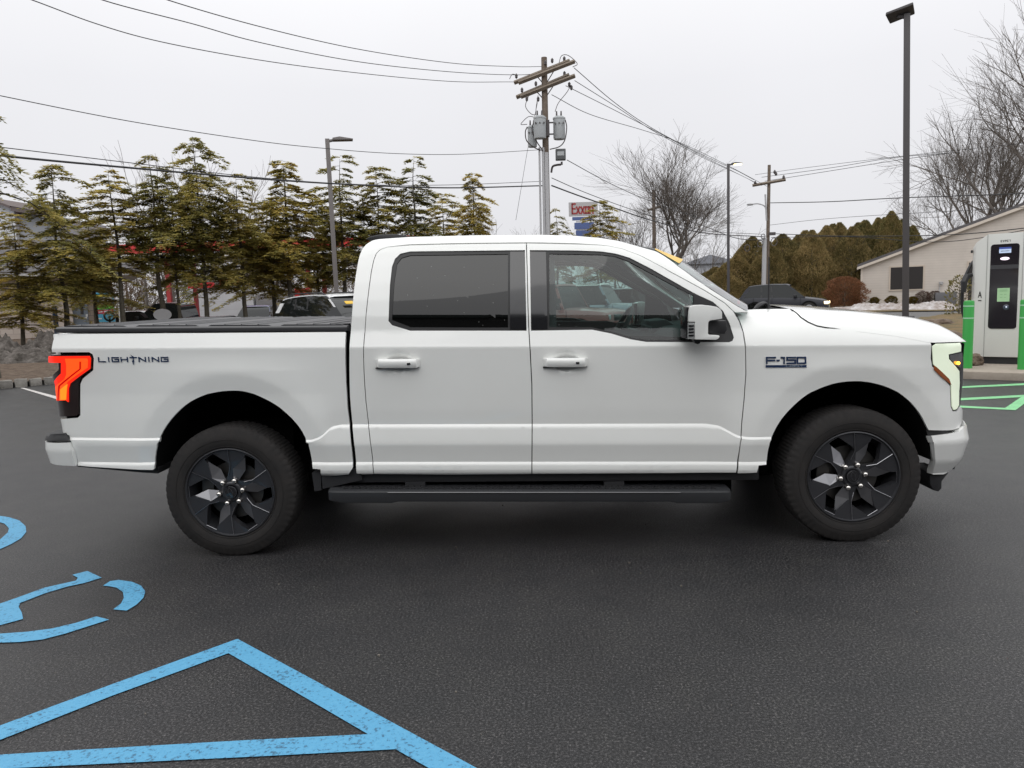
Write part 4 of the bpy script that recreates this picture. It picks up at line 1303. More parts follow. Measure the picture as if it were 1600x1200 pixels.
k0 = atZ(0, 608, 0); k1 = atZ(78, 601, 0)
kd = (k1-k0)[:2]; kd = kd/np.linalg.norm(kd); kn = np.array([-kd[1], kd[0]])
def kp(a, b): return (k0[0]+kd[0]*a+kn[0]*b, k0[1]+kd[1]*a+kn[1]*b)
def mulch_mat():
    m = mat('mulch', (.075, .045, .030), rough=.95, bump=(14, 1.0, .06), var=(7, 1.0, (.16, .12, .085)))
    return m
def bankz(x, y):
    b = (np.array([x, y])-k0[:2])@kn
    return .10+.42*min(1, max(0, (b-.3)/5.5))+.03*fbm(x, y, 1.3)+.015*fbm(x, y, 6)
sheet('planted_bank', [kp(-14, .14), kp(17, .14), kp(20, 5), kp(20, 22), kp(-20, 22), kp(-20, 3)], bankz, mulch_mat(), .45)
M_dsnow = mat('dirty_snow', (.17, .15, .135), rough=.9, bump=(9, 1.0, .10), var=(4, 1.0, (.03, .024, .018)))
def mound(name, px, py, dist, wx, wy, h, m, label, cat, seed, group=None, n=64, rough=.45):
    c = G(px, dist); zb = bankz(c[0], c[1]) if px < 700 else .05
    V = []; F = []
    for i in range(n+1):
        for j in range(n+1):
            u = i/n*2-1; v = j/n*2-1
            r = math.hypot(u, v)
            e = max(0, 1-r)**.75
            f = (1+rough*fbm(u*wx*1.1+seed*5, v*wy*1.1, 1.1)+.55*rough*fbm(u*wx+seed, v*wy, 5.5)+.3*rough*fbm(u*wx-seed, v*wy, 14))
            th_ = FACE(c); X_ = c[0]+u*wx*math.cos(th_)-v*wy*math.sin(th_); Y_ = c[1]+u*wx*math.sin(th_)+v*wy*math.cos(th_)
            dz = (bankz(X_, Y_)-zb) if px < 700 else 0
            V.append((u*wx, v*wy, h*e*f-.03+dz))
    for i in range(n):
        for j in range(n):
            F.append((i*(n+1)+j, i*(n+1)+j+1, (i+1)*(n+1)+j+1, (i+1)*(n+1)+j))
    o = fastmesh(name, V, [f[::-1] for f in F], m, smooth=True)
    o.location = (c[0], c[1], zb); o.rotation_euler = (0, 0, FACE(c))
    return tag(o, label, cat, group)
mound('snow_pile', -10, 540, 19.0, 2.2, 1.1, .36, M_dsnow, 'dirty grey snow pile left of the first evergreen trunk', 'snow pile', 1, 'dirty snow piles on the bank', rough=.9)
mound('snow_pile', 70, 540, 19.3, 1.7, 1.0, .50, M_dsnow, 'dirty grey snow pile right of the first evergreen trunk, beside the truck tail', 'snow pile', 2, 'dirty snow piles on the bank', rough=.9)
# Belgian block kerb, every stone its own thing
M_stone = mat('granite', (.30, .285, .26), rough=.85, bump=(25, .8, .02), var=(12, .8, (.20, .185, .165)))
def kerb_stone_mesh(seed):
    rnd = random.Random(seed)
    mb = MB(); mb.box((0, 0, .065), (.215, .13, .19))
    o = mb.build('kerb_stone', M_stone, bevel=.022, ang=60)
    for v in o.data.vertices:
        v.co += Vector((rnd.uniform(-.008, .008), rnd.uniform(-.010, .010), rnd.uniform(-.008, .008)))
    return o
stone0 = [kerb_stone_mesh(i) for i in range(3)]
kz = math.atan2(kd[1], kd[0])
for i in range(-3, 14):
    p = kp(.12+i*.262, .07)
    o = stone0[i] if 0 <= i < 3 else bpy.data.objects.new('kerb_stone', stone0[i % 3].data)
    if not (0 <= i < 3): COL.objects.link(o)
    o.location = (p[0], p[1], random.uniform(-.01, .012)); o.rotation_euler = (random.uniform(-.05, .05), random.uniform(-.05, .05), kz+random.uniform(-.07, .07))
    tag(o, 'pale squared granite stone set in the block kerb along the planted bank', 'kerb stone', 'granite blocks of the kerb')

# right side: concrete pad, island, road, verge
pa = atZ(1505, 580, .12); pb = atZ(1600, 583, .12)
pdv = (pb-pa)[:2]; pdv /= np.linalg.norm(pdv); pdv = np.array([.80, -.60]) if abs(pdv[1]) > .7 else pdv
pn = np.array([-pdv[1], pdv[0]])
def pp(a, b): return (pa[0]+pdv[0]*a+pn[0]*b, pa[1]+pdv[1]*a+pn[1]*b)
M_conc = mat('concrete', (.36, .31, .26), rough=.9, bump=(40, .4, .01), var=(4, .7, (.26, .22, .18)))
mb = MB(); P = [pp(-6, 0), pp(4.5, 0), pp(4.5, 2.4), pp(-6, 2.4)]
mb.prism(P, lambda p: (p[0], p[1], -.05), lambda p: (p[0], p[1], .12))
tag(mb.build('concrete_pad', M_conc, bevel=.025), kind='structure')
M_grass = mat('winter_grass', (.20, .13, .055), rough=.95, bump=(12, 1.0, .05), var=(1.8, 1.0, (.085, .075, .035)))
def islz(x, y):
    b = (np.array([x, y])-pa[:2])@pn
    return .09+.10*max(0, fbm(x, y, .7))+.03*fbm(x, y, 4)+min(.35, max(0, (b-3)*.06))
isl = [pp(-14, 2.42), pp(14, 2.42), pp(22, 18), pp(8, 25), pp(-3, 27), pp(-8, 22)]
sheet('grass_island', [pp(-3.5, 2.42), pp(14, 2.42), pp(24, 10), pp(24, 17), pp(12, 19), pp(2, 19.5), pp(-3, 17)], islz, M_grass, .5)
M_road = mat('road_asphalt', (.115, .112, .110), rough=.75, bump=(80, .4, .006), var=(1.2, .6, (.09, .088, .087)))
mb = MB()
ra, rb, rc, rdd = atZ(1000, 500, .01), atZ(1750, 505, .01), atZ(1750, 481, .01), atZ(1000, 489, .01)
mb.add([(ra[0]-14, ra[1]+6, .006), (rb[0], rb[1]-4, .006), (rc[0]+8, rc[1], .006), (rdd[0]-14, rdd[1]+16, .006)], [(0, 1, 2, 3)])
tag(mb.build('side_road', M_road, flat=True), kind='structure')
v0 = G(1290, 44); v1 = G(1760, 36); v2 = G(1900, 80); v3 = G(1150, 95)
sheet('grass_verge', [(v0[0], v0[1]), (v1[0], v1[1]), (v2[0], v2[1]), (v3[0], v3[1])], lambda x, y: .05+.05*fbm(x, y, .5), M_grass, 2.0)
M_snow = mat('snow', (.52, .50, .50), rough=.8, bump=(5, .8, .08), var=(2.4, 1.0, (.24, .19, .16)))
mound('snow_bank', 1372, 480, 46, 3.4, 1.1, .42, M_snow, 'long white snow bank in front of the cream house, left of the tall pole', 'snow bank', 5, 'snow banks on the verge')
mound('snow_bank', 1462, 480, 44, 2.3, 1.0, .42, M_snow, 'low bank of white snow on the verge between the tall pole and the charger', 'snow bank', 8, 'snow banks on the verge')
mound('snow_patch', 1488, 508, 21.5, 1.1, .9, .36, M_snow, 'small patch of snow on the brown grass left of the charger, behind the hood', 'snow patch', 11, rough=.2)
mound('snow_patch', 1497, 535, 14.5, .62, .45, .42, M_snow, 'white snow heap right behind the hood tip beside the green bollard', 'snow patch', 14, rough=.2)
M_rock = mat('fieldstone', (.20, .15, .11), rough=.9, bump=(8, 1, .05), var=(5, .9, (.08, .055, .04)))
def rock(px, dist, s, seed, label, z=.2):
    bm = bmesh.new(); bmesh.ops.create_icosphere(bm, subdivisions=3, radius=1)
    for v in bm.verts:
        v.co *= 1+.35*MN.fractal(v.co*1.3+Vector((seed*3, 0, 0)), 1, 2, 3)
        v.co = Vector((v.co.x*s[0], v.co.y*s[1], v.co.z*s[2]))
    me = bpy.data.meshes.new('rock'); bm.to_mesh(me); bm.free(); me.materials.append(M_rock)
    o = bpy.data.objects.new('rock', me); COL.objects.link(o)
    c = G(px, dist, z); o.location = tuple(c)
    tag(o, label, 'rock', 'brown rocks on the grass island')
rock(1487, 17.0, (.34, .25, .16), 1, 'brown rock just above the tip of the hood', .30)
rock(1505, 14.6, (.26, .2, .17), 3, 'dark brown rock left of the green bollard', .25)
rock(1462, 20.5, (.6, .4, .22), 4, 'wide tan rock on the grass right of the tall pole base', .35)
rock(1525, 12.9, (.17, .15, .11), 6, 'small brown rock at the left foot of the charger', .2)

# ---- electric charger and bollards
M_cab = mat('cabinet_grey', (.68, .68, .65), rough=.45)
M_scr = mat('charger_black', (.015, .012, .016), rough=.15, coat=.8)
cc = atZ(1563.5, 569, .12)
fz = FACE(cc)-.10
chg = thing('electric_charger', 'tall pale grey electric vehicle charger with black glass front, standing on the concrete pad', 'charger', cc, fz)
Dc = (cc-CAM)@_fw; s_ = Dc/FPX
def ch_(px, py): return ((px-1563)*s_*1.0, (569-py-.032*(px-1563))*s_)
H_ = 2.17; hw = .255
mb = MB()
# front, chamfered cheeks and body, top sloping down towards the sides
z0 = .12
prof = [(-.60, .42), (-.52, .06), (-hw, 0.0), (hw, 0.0), (.52, .06), (.60, .42), (.60, .75), (-.60, .75)]
top = [1.98, 2.06, 2.19, 2.19, 2.06, 1.98, 1.98, 1.98]
prof2 = [(-.50, .28), (-.44, .10), (-hw, 0), (hw, 0), (.44, .10), (.50, .28), (.50, .70), (-.50, .70)]
n = 8
mb.add([(a, b, z0) for a, b in prof2]+[(a, b, t_) for (a, b), t_ in zip(prof2, top)], [tuple(range(n))[::-1], tuple(range(n, 2*n))]+[(i, (i+1) % n, n+(i+1) % n, n+i) for i in range(n)])
body = mb.build('cabinet', M_cab, chg, bevel=.012)
mb = MB(); mb.box((0, .30, .06), (.62, .5, .13)); mb.build('plinth', M_black, chg)
mb = MB()
for x in (-hw, hw): mb.box((x, -.0015, 1.155), (.006, .006, 2.06))
for x in (-hw,): pass
sm = mb.build('panel_seam', mat('seam_grey', (.25, .25, .24)), chg, flat=True)
def rrect(x0, x1, z0, z1, r, n=6):
    P = []
    for cx, cz, a0 in ((x1-r, z1-r, 0), (x0+r, z1-r, PI/2), (x0+r, z0+r, PI), (x1-r, z0+r, 1.5*PI)):
        for k in range(n+1):
            a = a0+PI/2*k/n; P.append((cx+r*math.cos(a), cz+r*math.sin(a)))
    return P
mb = MB(); P = rrect(-.205, .200, .60, 2.01, .045)
mb.prism(P, lambda p: (p[0], -.010, p[1]), lambda p: (p[0], .01, p[1]))
gl = mb.build('glass_front', M_scr, chg)
def plate(x0, x1, z0, z1, name, m, parent, y=-.0125, r=.004):
    mb = MB(); mb.prism(rrect(x0, x1, z0, z1, r, 3), lambda p: (p[0], y, p[1]), lambda p: (p[0], y+.0035, p[1]))
    return mb.build(name, m, parent)
sc = plate(-.085, .085, 1.86, 1.955, 'display', mat('display_lit', (.3, .35, .45), emit=(.55, .68, .9), estr=.6), gl)
plate(-.085, .085, 1.925, 1.955, 'display_header', mat('display_blue', (.03, .05, .2), emit=(.04, .07, .3), estr=.6), sc, y=-.0145)
mb = MB()
for k in range(7): mb.box((-.055+k*.018, -.0150, 1.893), (.011, .001, .014))
mb.build('display_line', mat('display_dark', (.06, .07, .12)), sc, flat=True)
mb = MB(); P = [(.066*math.cos(2*PI*k/28), 1.768+.026*math.sin(2*PI*k/28)) for k in range(28)]
mb.prism(P, lambda p: (p[0], -.0135, p[1]), lambda p: (p[0], -.009, p[1]))
mb.build('lit_oval', mat('oval_lit', (.8, .7, .8), emit=(1.0, .82, .93), estr=.9), gl)
plate(-.203, .198, 1.60, 1.665, 'grey_band', mat('band_grey', (.06, .06, .065), rough=.3), gl, y=-.0115)
plate(-.088, .088, 1.055, 1.28, 'notice_sheet', mat('notice_green', (.42, .66, .38), rough=.6), gl)
mb = MB()
for r in range(2):
    for c in range(2): mb.box((-.03+c*.055, -.0137, 1.15-.0+r*.05-.025), (.035, .001, .006))
for r in range(3): mb.box((0, -.0137, 1.225+r*.014), (.11, .001, .004))
mb.build('notice_print', mat('notice_ink', (.20, .42, .20)), gl, flat=True)
mb = MB(); mb.lathe([(.045, 0), (.045, -.012), (.036, -.016), (.0005, -.016)], 24, 'Y', (.045, -.010, .96)); mb.build('card_reader', mat('reader', (.05, .06, .09), rough=.2, coat=1), gl)
mb = MB(); mb.box((.05, -.028, .965), (.022, .002, .022)); mb.build('reader_light', mat('reader_lit', (.6, .65, .8), emit=(.7, .75, .9), estr=.5), gl, flat=True)
mb = MB(); strokes(mb, 'EVPC1', lambda u, v, d: (-.068+u, -.001-d, 2.045+v), .017, .013, .026, .006, depth=.001)
mb.build('charger_number', M_void, chg, flat=True)
def cheek(sg, ch, name):
    mb = MB()
    a = math.atan2(.10, .44-hw)
    def f(u, v, d):
        q = (u-.03)
        return (sg*(.345)+q*math.cos(a), .0475-q*math.sin(a)*-sg*-1*(-1 if sg > 0 else 1)*-1-d-.003 if False else (.0475+(q*math.tan(a)*sg))-.004-d, 1.13+v)
    strokes(mb, ch, f, .055, .02, .095, .012, depth=.001)
    P0 = [f(0, -.06, 0), f(.06, -.06, 0), f(.06, -.045, 0), f(0, -.045, 0)]
    mb.add(P0, [(0, 1, 2, 3)])
    mb.build(name, M_void, chg, flat=True)
cheek(-1, 'A', 'bay_letter'); cheek(1, 'B', 'bay_letter')
# cable and holster on the left flank
mb = MB()
mb.tube(catmull([(-.50, .35, 1.75), (-.56, .25, 1.60), (-.62, .18, 1.35), (-.62, .18, .95), (-.55, .2, .62), (-.58, .2, .35), (-.54, .3, .2), (-.50, .4, .35)], 6), .028, 8)
mb.build('charging_cable', M_trim, chg)
mb = MB(); mb.tube([(-.50, .28, 1.52), (-.57, .18, 1.50), (-.60, .12, 1.40), (-.60, .12, 1.22)], [.03, .05, .055, .035], 10)
mb.build('connector', M_black, chg)
mb = MB(); mb.box((-.515, .25, 1.92), (.03, .05, .05)); mb.build('side_camera', M_black, chg, bevel=.01)
M_bol = mat('bollard_green', (.045, .36, .07), rough=.38)
M_refl = mat('reflective_tape', (.36, .62, .42), rough=.4)
def bollard(px, py, label, H=1.10):
    c = atZ(px, py, .12)
    t = thing('bollard', label, 'bollard', c, FACE(c), 'green bollards guarding the charger')
    mb = MB(); r = .078
    mb.lathe([(r, 0), (r*1.0, H-.03), (r*.93, H-.008), (r*.6, H), (.0005, H)], 40)
    mb.build('post_sleeve', M_bol, t)
    for z in (H-.10, H-.295):
        mb = MB(); mb.lathe([(r, z), (r+.003, z+.001), (r+.003, z+.021), (r, z+.022)], 40)
        mb.build('reflective_band', M_refl, t)
bollard(1510.5, 575, 'green bollard with two pale bands, left of the charger')
bollard(1598.5, 577, 'green bollard with two pale bands, right of the charger at the picture edge')

# ---- lamp poles
M_pole = mat('pole_bronze', (.065, .060, .062), rough=.55, bump=(30, .2, .004))
M_poleg = mat('pole_grey', (.16, .145, .14), rough=.6)
def lamp_pole(px, pyb, dist, pyt, w, label, head, m, lit=False, lean=0.0, base=True, head_w=.55):
    c = G(px, dist, 0); H = Zat(px, pyt, dist)
    t = thing('lamp_pole', label, 'lamp pole', c, FACE(c), None)
    t.rotation_euler = (0, lean, FACE(c))
    mb = MB(); mb.box((0, 0, H/2+.3), (w, w, H-.6), taper=.92); mb.build('pole', m, t, bevel=.008)
    mb = MB(); mb.box((0, 0, .30), (w*2.6, w*2.6, .72) if base else (w*1.5, w*1.5, .1)); mb.build('base', m if not base else mat('pier_grey', (.075, .072, .075), rough=.9), t, bevel=.01)
    s = head
    mb = MB(); mb.tube([(0, 0, H-.08), (s*.22, -.02, H-.03)], .045, 8); mb.build('arm', m, t)
    mb = MB()
    L = head_w
    mb.prism([(0, 0), (0, .07), (L*.35, .11), (L, .05), (L, .02)], lambda p: (s*(.16+p[0]), -.16, H-.06+p[1]), lambda p: (s*(.16+p[0]), .16, H-.06+p[1]))
    hd = mb.build('lamp_head', m, t, bevel=.01)
    if lit:
        mb = MB(); mb.box((s*(.16+L*.6), 0, H-.06), (L*.7, .28, .05))
        mb.build('lamp_glass', mat('lamp_lit', (1, .9, .6), emit=(1.0, .80, .40), estr=6), hd)
    return t
lamp_pole(1417, 497, 20.5, 20, .165, 'tall dark square lamp pole with a tilted flat head, right of the truck nose', -1, M_pole, head_w=.01, lean=-.019)
# its big tilted head
c = G(1417, 20.5, 0); H = Zat(1417, 12, 20.5)
big = [o for o in COL.objects if o.name.startswith('lamp_head')][-1]
big.hide_render = False
mb = MB()
mb.prism([(-.50, -.22), (.14, -.26), (.18, .16), (-.40, .22)], lambda p: (p[0], p[1], H-.10+p[0]*.16+p[1]*-.30), lambda p: (p[0]*.97, p[1]*.97, H-.03+p[0]*.16+p[1]*-.30))
nh = mb.build('flat_head', M_pole, big.parent, bevel=.02)
bpy.data.objects.remove(big)
lamp_pole(527, 450, 24.5, 217, .145, 'slim grey lamp pole with a flat unlit head, behind the rear of the cab', 1, M_poleg, lean=math.radians(-.2), base=False, head_w=.62)
lamp_pole(1138, 440, 46, 256, .17, 'dark lamp pole with a lit yellow head, over the truck windscreen', 1, M_pole, lit=True, base=False, head_w=.62)

# ---- utility poles
M_wood = mat('pole_wood', (.13, .095, .07), rough=.9, bump=(12, .8, .03), var=(6, .8, (.20, .165, .135)))
M_arm = mat('arm_wood', (.22, .18, .14), rough=.9, var=(6, .8, (.14, .11, .085)))
M_xf = mat('transformer_grey', (.40, .42, .43), rough=.45)
M_ins = mat('insulator', (.07, .06, .06), rough=.3)
M_pvc = mat('conduit_grey', (.42, .42, .43), rough=.5)
def util_pole(px, dist, pyt, label, w=.15):
    c = G(px, dist, 0); H = Zat(px, pyt, dist)
    t = thing('utility_pole', label, 'utility pole', c, FACE(c))
    mb = MB(); mb.tube([(0, 0, 0), (0, 0, H*.5), (0, 0, H)], [w, w*.88, w*.75], 12); mb.build('pole', M_wood, t)
    return t, c, H, dist/FPX
t, c, H, s_ = util_pole(856, 31, 90, 'wooden utility pole with two slanted crossarms and three grey transformers, behind the truck cab')
def uz(py): return Zat(856, py, 31)
U1 = t
t.rotation_euler = (0, .009, FACE(c))
def arm(t, px0, py0, px1, py1, dist, th, y0, y1, px_c, name='crossarm'):
    s = dist/FPX
    z0 = Zat(px0, py0, dist); z1 = Zat(px1, py1, dist)
    mb = MB(); mb.tube([((px0-px_c)*s, y0, z0), ((px1-px_c)*s, y1, z1)], th, 4); 
    return mb.build(name, M_arm, t)
arm(t, 808, 126, 892, 99, 31, .085, .30, -.30, 854)
arm(t, 815, 129, 899, 103, 31, .085, .05, -.55, 854)
arm(t, 811, 149, 891, 121, 31, .085, .30, -.30, 854)
arm(t, 818, 151, 899, 125, 31, .085, .05, -.55, 854)
s = 31/FPX
mb = MB()
for (a, b, cx_, cy_) in ((843, 119, 853, 132), (868, 112, 857, 130), (842, 143, 852, 155), (867, 135, 857, 150)):
    mb.tube([((a-854)*s, 0, uz(b)), ((cx_-854)*s, 0, uz(cy_))], .02, 5)
mb.build('arm_braces', M_ins, t)
def can(px0, px1, pyt, pyb, y):
    r = (px1-px0)/2*s; cx_ = ((px0+px1)/2-856)*s; zt_, zb_ = uz(pyt), uz(pyb)
    mb = MB(); mb.lathe([(.0005, zb_), (r*.92, zb_), (r, zb_+.05), (r, zt_-.10), (r*1.06, zt_-.09), (r*1.06, zt_-.04), (r*.7, zt_+.02), (.0005, zt_+.05)], 28, 'Z', (cx_, y, 0))
    o = mb.build('transformer', M_xf, t)
    mb = MB()
    for dx in (-.4, .35):
        mb.tube([(cx_+dx*r, y, zt_), (cx_+dx*r, y, zt_+.22)], [.04, .025], 8)
    mb.build('bushing', M_ins, o)
    mb = MB()
    for dx in (-.7, 0, .7):
        mb.tube([(cx_+dx*r, y-r*.75, zt_-.28), (cx_+dx*r, y-r*1.15, zt_-.28)], .03, 6)
    mb.build('terminal', M_ins, o)
can(868, 886, 184, 219, -.05); can(839, 857, 186, 220, -.45); can(829, 843, 196, 229, .05)
mb = MB(); mb.box(((860-856)*s, -.1, uz(202)), (.12, .3, .6)); mb.box(((866-856)*s, 0, uz(192)), (.5, .05, .05)); mb.box(((866-856)*s, 0, uz(210)), (.5, .05, .05)); mb.build('mounting_bracket', M_ins, t)
mb = MB(); mb.box(((878.5-856)*s, -.05, uz(243)), (.40, .3, .42)); o = mb.build('control_box', mat('box_grey', (.10, .105, .11), rough=.6), t, bevel=.03)
mb = MB(); mb.box(((878.5-856)*s, -.205, uz(242)), (.26, .01, .16)); mb.build('box_cover', M_xf, o)
mb = MB(); mb.tube(catmull([((864-856)*s, 0, uz(270)), ((866-856)*s, 0, uz(261)), ((872-856)*s, 0, uz(258.5)), ((879-856)*s, 0, uz(258))], 4), .045, 6); mb.box(((880-856)*s, 0, uz(256)), (.08, .08, .12)); mb.build('lamp_bracket', M_ins, t)
for (a, w_) in ((846.5, .040), (852, .055), (857, .085)):
    mb = MB(); mb.tube([((a-856)*s, -.22, 0), ((a-856)*s, -.22, uz(232 if w_ < .08 else 240))], w_, 8); mb.build('conduit', M_pvc, t)
mb = MB()
def cab_(pts, y=-.3, r=.014): mb.tube([((a-856)*s, y, uz(b)) for a, b in catmull([np.array(q, float) for q in pts], 5)], r, 5)
cab_([(844, 187), (832, 184), (822, 192), (820, 196), (829, 196)]); cab_([(886, 191), (888, 203), (885, 222), (877, 232), (862, 236)], r=.022)
cab_([(829, 200), (826, 208), (828, 222), (840, 233), (850, 237)], r=.022); cab_([(839, 192), (836, 205), (842, 222), (852, 238)], r=.022)
cab_([(893, 142), (888, 150), (876, 165), (871, 178)]); cab_([(832, 152), (827, 168), (835, 180), (842, 182)]); cab_([(846, 152), (843, 170), (842, 182)])
cab_([(878, 103), (882, 92), (892, 92), (905, 105), (898, 110)]); cab_([(804, 125), (808, 118), (814, 119)])
mb.build('jumper_wires', M_ins, t)
mb = MB()
for (a, b) in ((814, 119), (858, 100), (868, 97), (886, 95), (822, 141), (843, 132), (886, 118), (893, 135), (896, 140), (829, 155), (846, 156)):
    z = uz(b); mb.lathe([(.02, z-.10), (.055, z-.05), (.05, z), (.06, z+.03), (.02, z+.09)], 8, 'Z', ((a-856)*s, -.15, 0))
mb.build('insulators', M_ins, t)

t, c, H, s_ = util_pole(1198, 59, 258, 'wooden utility pole with one crossarm and a curved street light, right of the lit lamp')
U2 = t; s = 59/FPX
t.rotation_euler = (0, .012, FACE(c))
def z2(py): return Zat(1198, py, 59)
mb = MB(); mb.tube([((1176-1200)*s, -.2, z2(289)), ((1224-1200)*s, -.2, z2(283))], .11, 4); mb.build('crossarm', M_arm, t)
mb = MB(); mb.tube([((a-1198)*s, -.15, z2(b)) for a, b in catmull([np.array(q, float) for q in ((1195, 330), (1192, 322), (1183, 318), (1174, 318))], 5)], .05, 6); mb.build('street_light_arm', M_pvc, t)
mb = MB(); mb.lathe([(.001, -.06), (.22, -.03), (.25, .04), (.12, .12), (.001, .14)], 14, 'Z', ((1171-1198)*s, -.15, z2(319))); mb.build('street_light_head', M_pvc, t)
mb = MB(); mb.tube([((1193-1198)*s, -.25, z2(304)), ((1195.5-1198)*s, -.25, z2(345))], .07, 6); mb.tube([((1193-1198)*s, -.3, 0), ((1193.5-1198)*s, -.25, z2(372))], .17, 8); mb.build('riser', M_pvc, t)
mb = MB()
for (a, b, r) in ((1191, 370, 3.8), (1207, 379, 6), (1187, 381, 5), (1168, 387, 5)):
    pts = [((a-1198+r*.75*math.cos(q*2*PI/16))*s, -.5, z2(b)+r*s*math.sin(q*2*PI/16)) for q in range(17)]
    mb.tube(pts, .03, 5, cap=False)
mb.build('cable_coil', M_ins, t)
mb = MB(); mb.box(((1204-1198)*s, -.3, z2(366)), (.5, .3, .22)); mb.build('splice_box', M_ins, t)
mb = MB()
for (a, b) in ((1178, 285), (1206, 270), (1219, 279), (1208, 273)):
    z = z2(b); mb.lathe([(.03, z-.15), (.10, z-.05), (.09, z+.05), (.03, z+.15)], 8, 'Z', ((a-1198)*s, -.2, 0))
mb.build('insulators', M_ins, t)
t, c, H, s_ = util_pole(1023, 72, 297, 'distant weathered utility pole in front of the bare tree behind the windscreen', w=.2)
U3 = t; s = 72/FPX
mb = MB(); mb.tube([((1013-1023)*s, 0, Zat(1023, 328, 72)), ((1034-1023)*s, 0, Zat(1023, 323, 72))], .10, 4); mb.build('crossarm', M_arm, t)

# ---- overhead wires, each hanging between real distances
def wire(pts, d0, d1, r, label, group, tight=True):
    X = []
    P = catmull([np.array(q, float) for q in pts], 8)
    x0, x1 = P[0][0], P[-1][0]
    for p in P:
        f = (p[0]-x0)/(x1-x0)
        k = 1/((1-f)/d0+f/d1)
        X.append(atD(p[0], p[1], k))
    mb = MB(); mb.tube(X, r, 5)
    return tag(mb.build('power_wire', mat('wire_dark', (.03, .03, .032), rough=.6), ang=80), label, 'wire', group)
g1 = 'wires running left from the transformer pole'; g2 = 'wires running right from the transformer pole'; g3 = 'wires running right from the second pole'
wire([(-60, -38), (50, 0), (150, 37), (250, 65), (400, 93), (550, 113), (700, 127), (803, 128)], 14, 31, .011, 'lowest of the three thin wires crossing the top left sky to the upper crossarm', g1)
wire([(60, -40), (160, 0), (300, 37), (400, 65), (550, 95), (700, 112), (812, 117), (850, 111)], 14, 31, .011, 'middle one of the three thin wires crossing the top left sky', g1)
wire([(150, -40), (262, 0), (400, 40), (550, 75), (700, 98), (800, 104), (846, 104)], 14, 31, .011, 'highest of the three thin wires crossing the top left sky', g1)
wire([(-60, 136), (0, 149.5), (200, 189), (400, 220), (520, 233), (620, 240), (720, 241), (845, 234)], 15, 31, .010, 'single thin wire halfway up the left sky, passing just over the lamp pole', g1)
wire([(-60, 224), (0, 230), (200, 254), (400, 277), (560, 288), (700, 289), (855, 283)], 15, 31, .010, 'thin wire just above the thick black cable over the evergreens', g1)
wire([(-60, 232), (0, 243), (200, 262), (400, 279), (560, 289), (700, 293.5), (855, 290)], 15, 31, .024, 'thick black cable hanging across the tops of the evergreens', g1)
wire([(806, 344), (815, 290), (826, 225), (840, 160)], 30, 31, .008, 'thin slanting guy wire left of the transformer pole', g1)
wire([(897, 106), (960, 160), (1020, 201), (1100, 243), (1150, 266), (1178, 281)], 31, 59, .016, 'topmost wire sweeping down right from the crossarm end', g2)
wire([(898, 126), (960, 165), (1020, 204), (1100, 247), (1160, 275), (1182, 287)], 31, 59, .014, 'second wire from the top sweeping down right to the far pole', g2)
wire([(884, 134), (960, 172), (1030, 208), (1100, 245), (1190, 290)], 31, 59, .014, 'third wire from the top sweeping down right to the far pole', g2)
wire([(862, 148), (920, 178), (1000, 202), (1060, 222), (1130, 255), (1200, 292)], 31, 59, .014, 'fourth wire sweeping down right, leaving the pole below the crossarms', g2)
wire([(886, 250), (950, 285), (1010, 312), (1060, 330), (1120, 350)], 31, 59, .016, 'wire sloping right from the dark control box', g2)
wire([(862, 278), (905, 297), (960, 318), (1020, 338), (1100, 360), (1190, 366)], 31, 59, .016, 'upper telephone wire sloping right behind the cab roof', g2)
wire([(862, 290), (905, 306), (960, 325), (1020, 345), (1100, 364), (1195, 370)], 31, 59, .030, 'thick telephone cable sloping right behind the cab roof', g2)
wire([(1180, 273), (1260, 262), (1400, 245), (1560, 228), (1640, 219)], 59, 40, .014, 'highest wire on the right, crossing the tall pole', g3)
wire([(1190, 277), (1300, 262), (1400, 246), (1500, 238)], 59, 48, .018, 'second highest wire on the right, reaching the bare trees', g3)
wire([(1195, 283), (1260, 273), (1411, 249), (1480, 240)], 59, 48, .018, 'third highest wire on the right, from the crossarm', g3)
wire([(1204, 317), (1300, 315), (1411, 309), (1560, 304), (1640, 300)], 59, 40, .030, 'thick wire level with the street light, crossing the tall pole', g3)
wire([(1200, 352), (1290, 342), (1411, 334), (1640, 322)], 59, 40, .014, 'thin wire above the hedge top', g3)
wire([(1205, 365), (1330, 369), (1500, 366), (1640, 352)], 59, 38, .026, 'upper of two dark cables crossing in front of the hedge', g3)
wire([(1205, 371), (1330, 370), (1450, 378), (1530, 372), (1640, 352)], 59, 38, .020, 'lower of two dark cables crossing in front of the hedge', g3)
wire([(1195, 375), (1150, 372), (1090, 350), (1030, 338)], 59, 72, .03, 'cable between the two distant poles', g2)

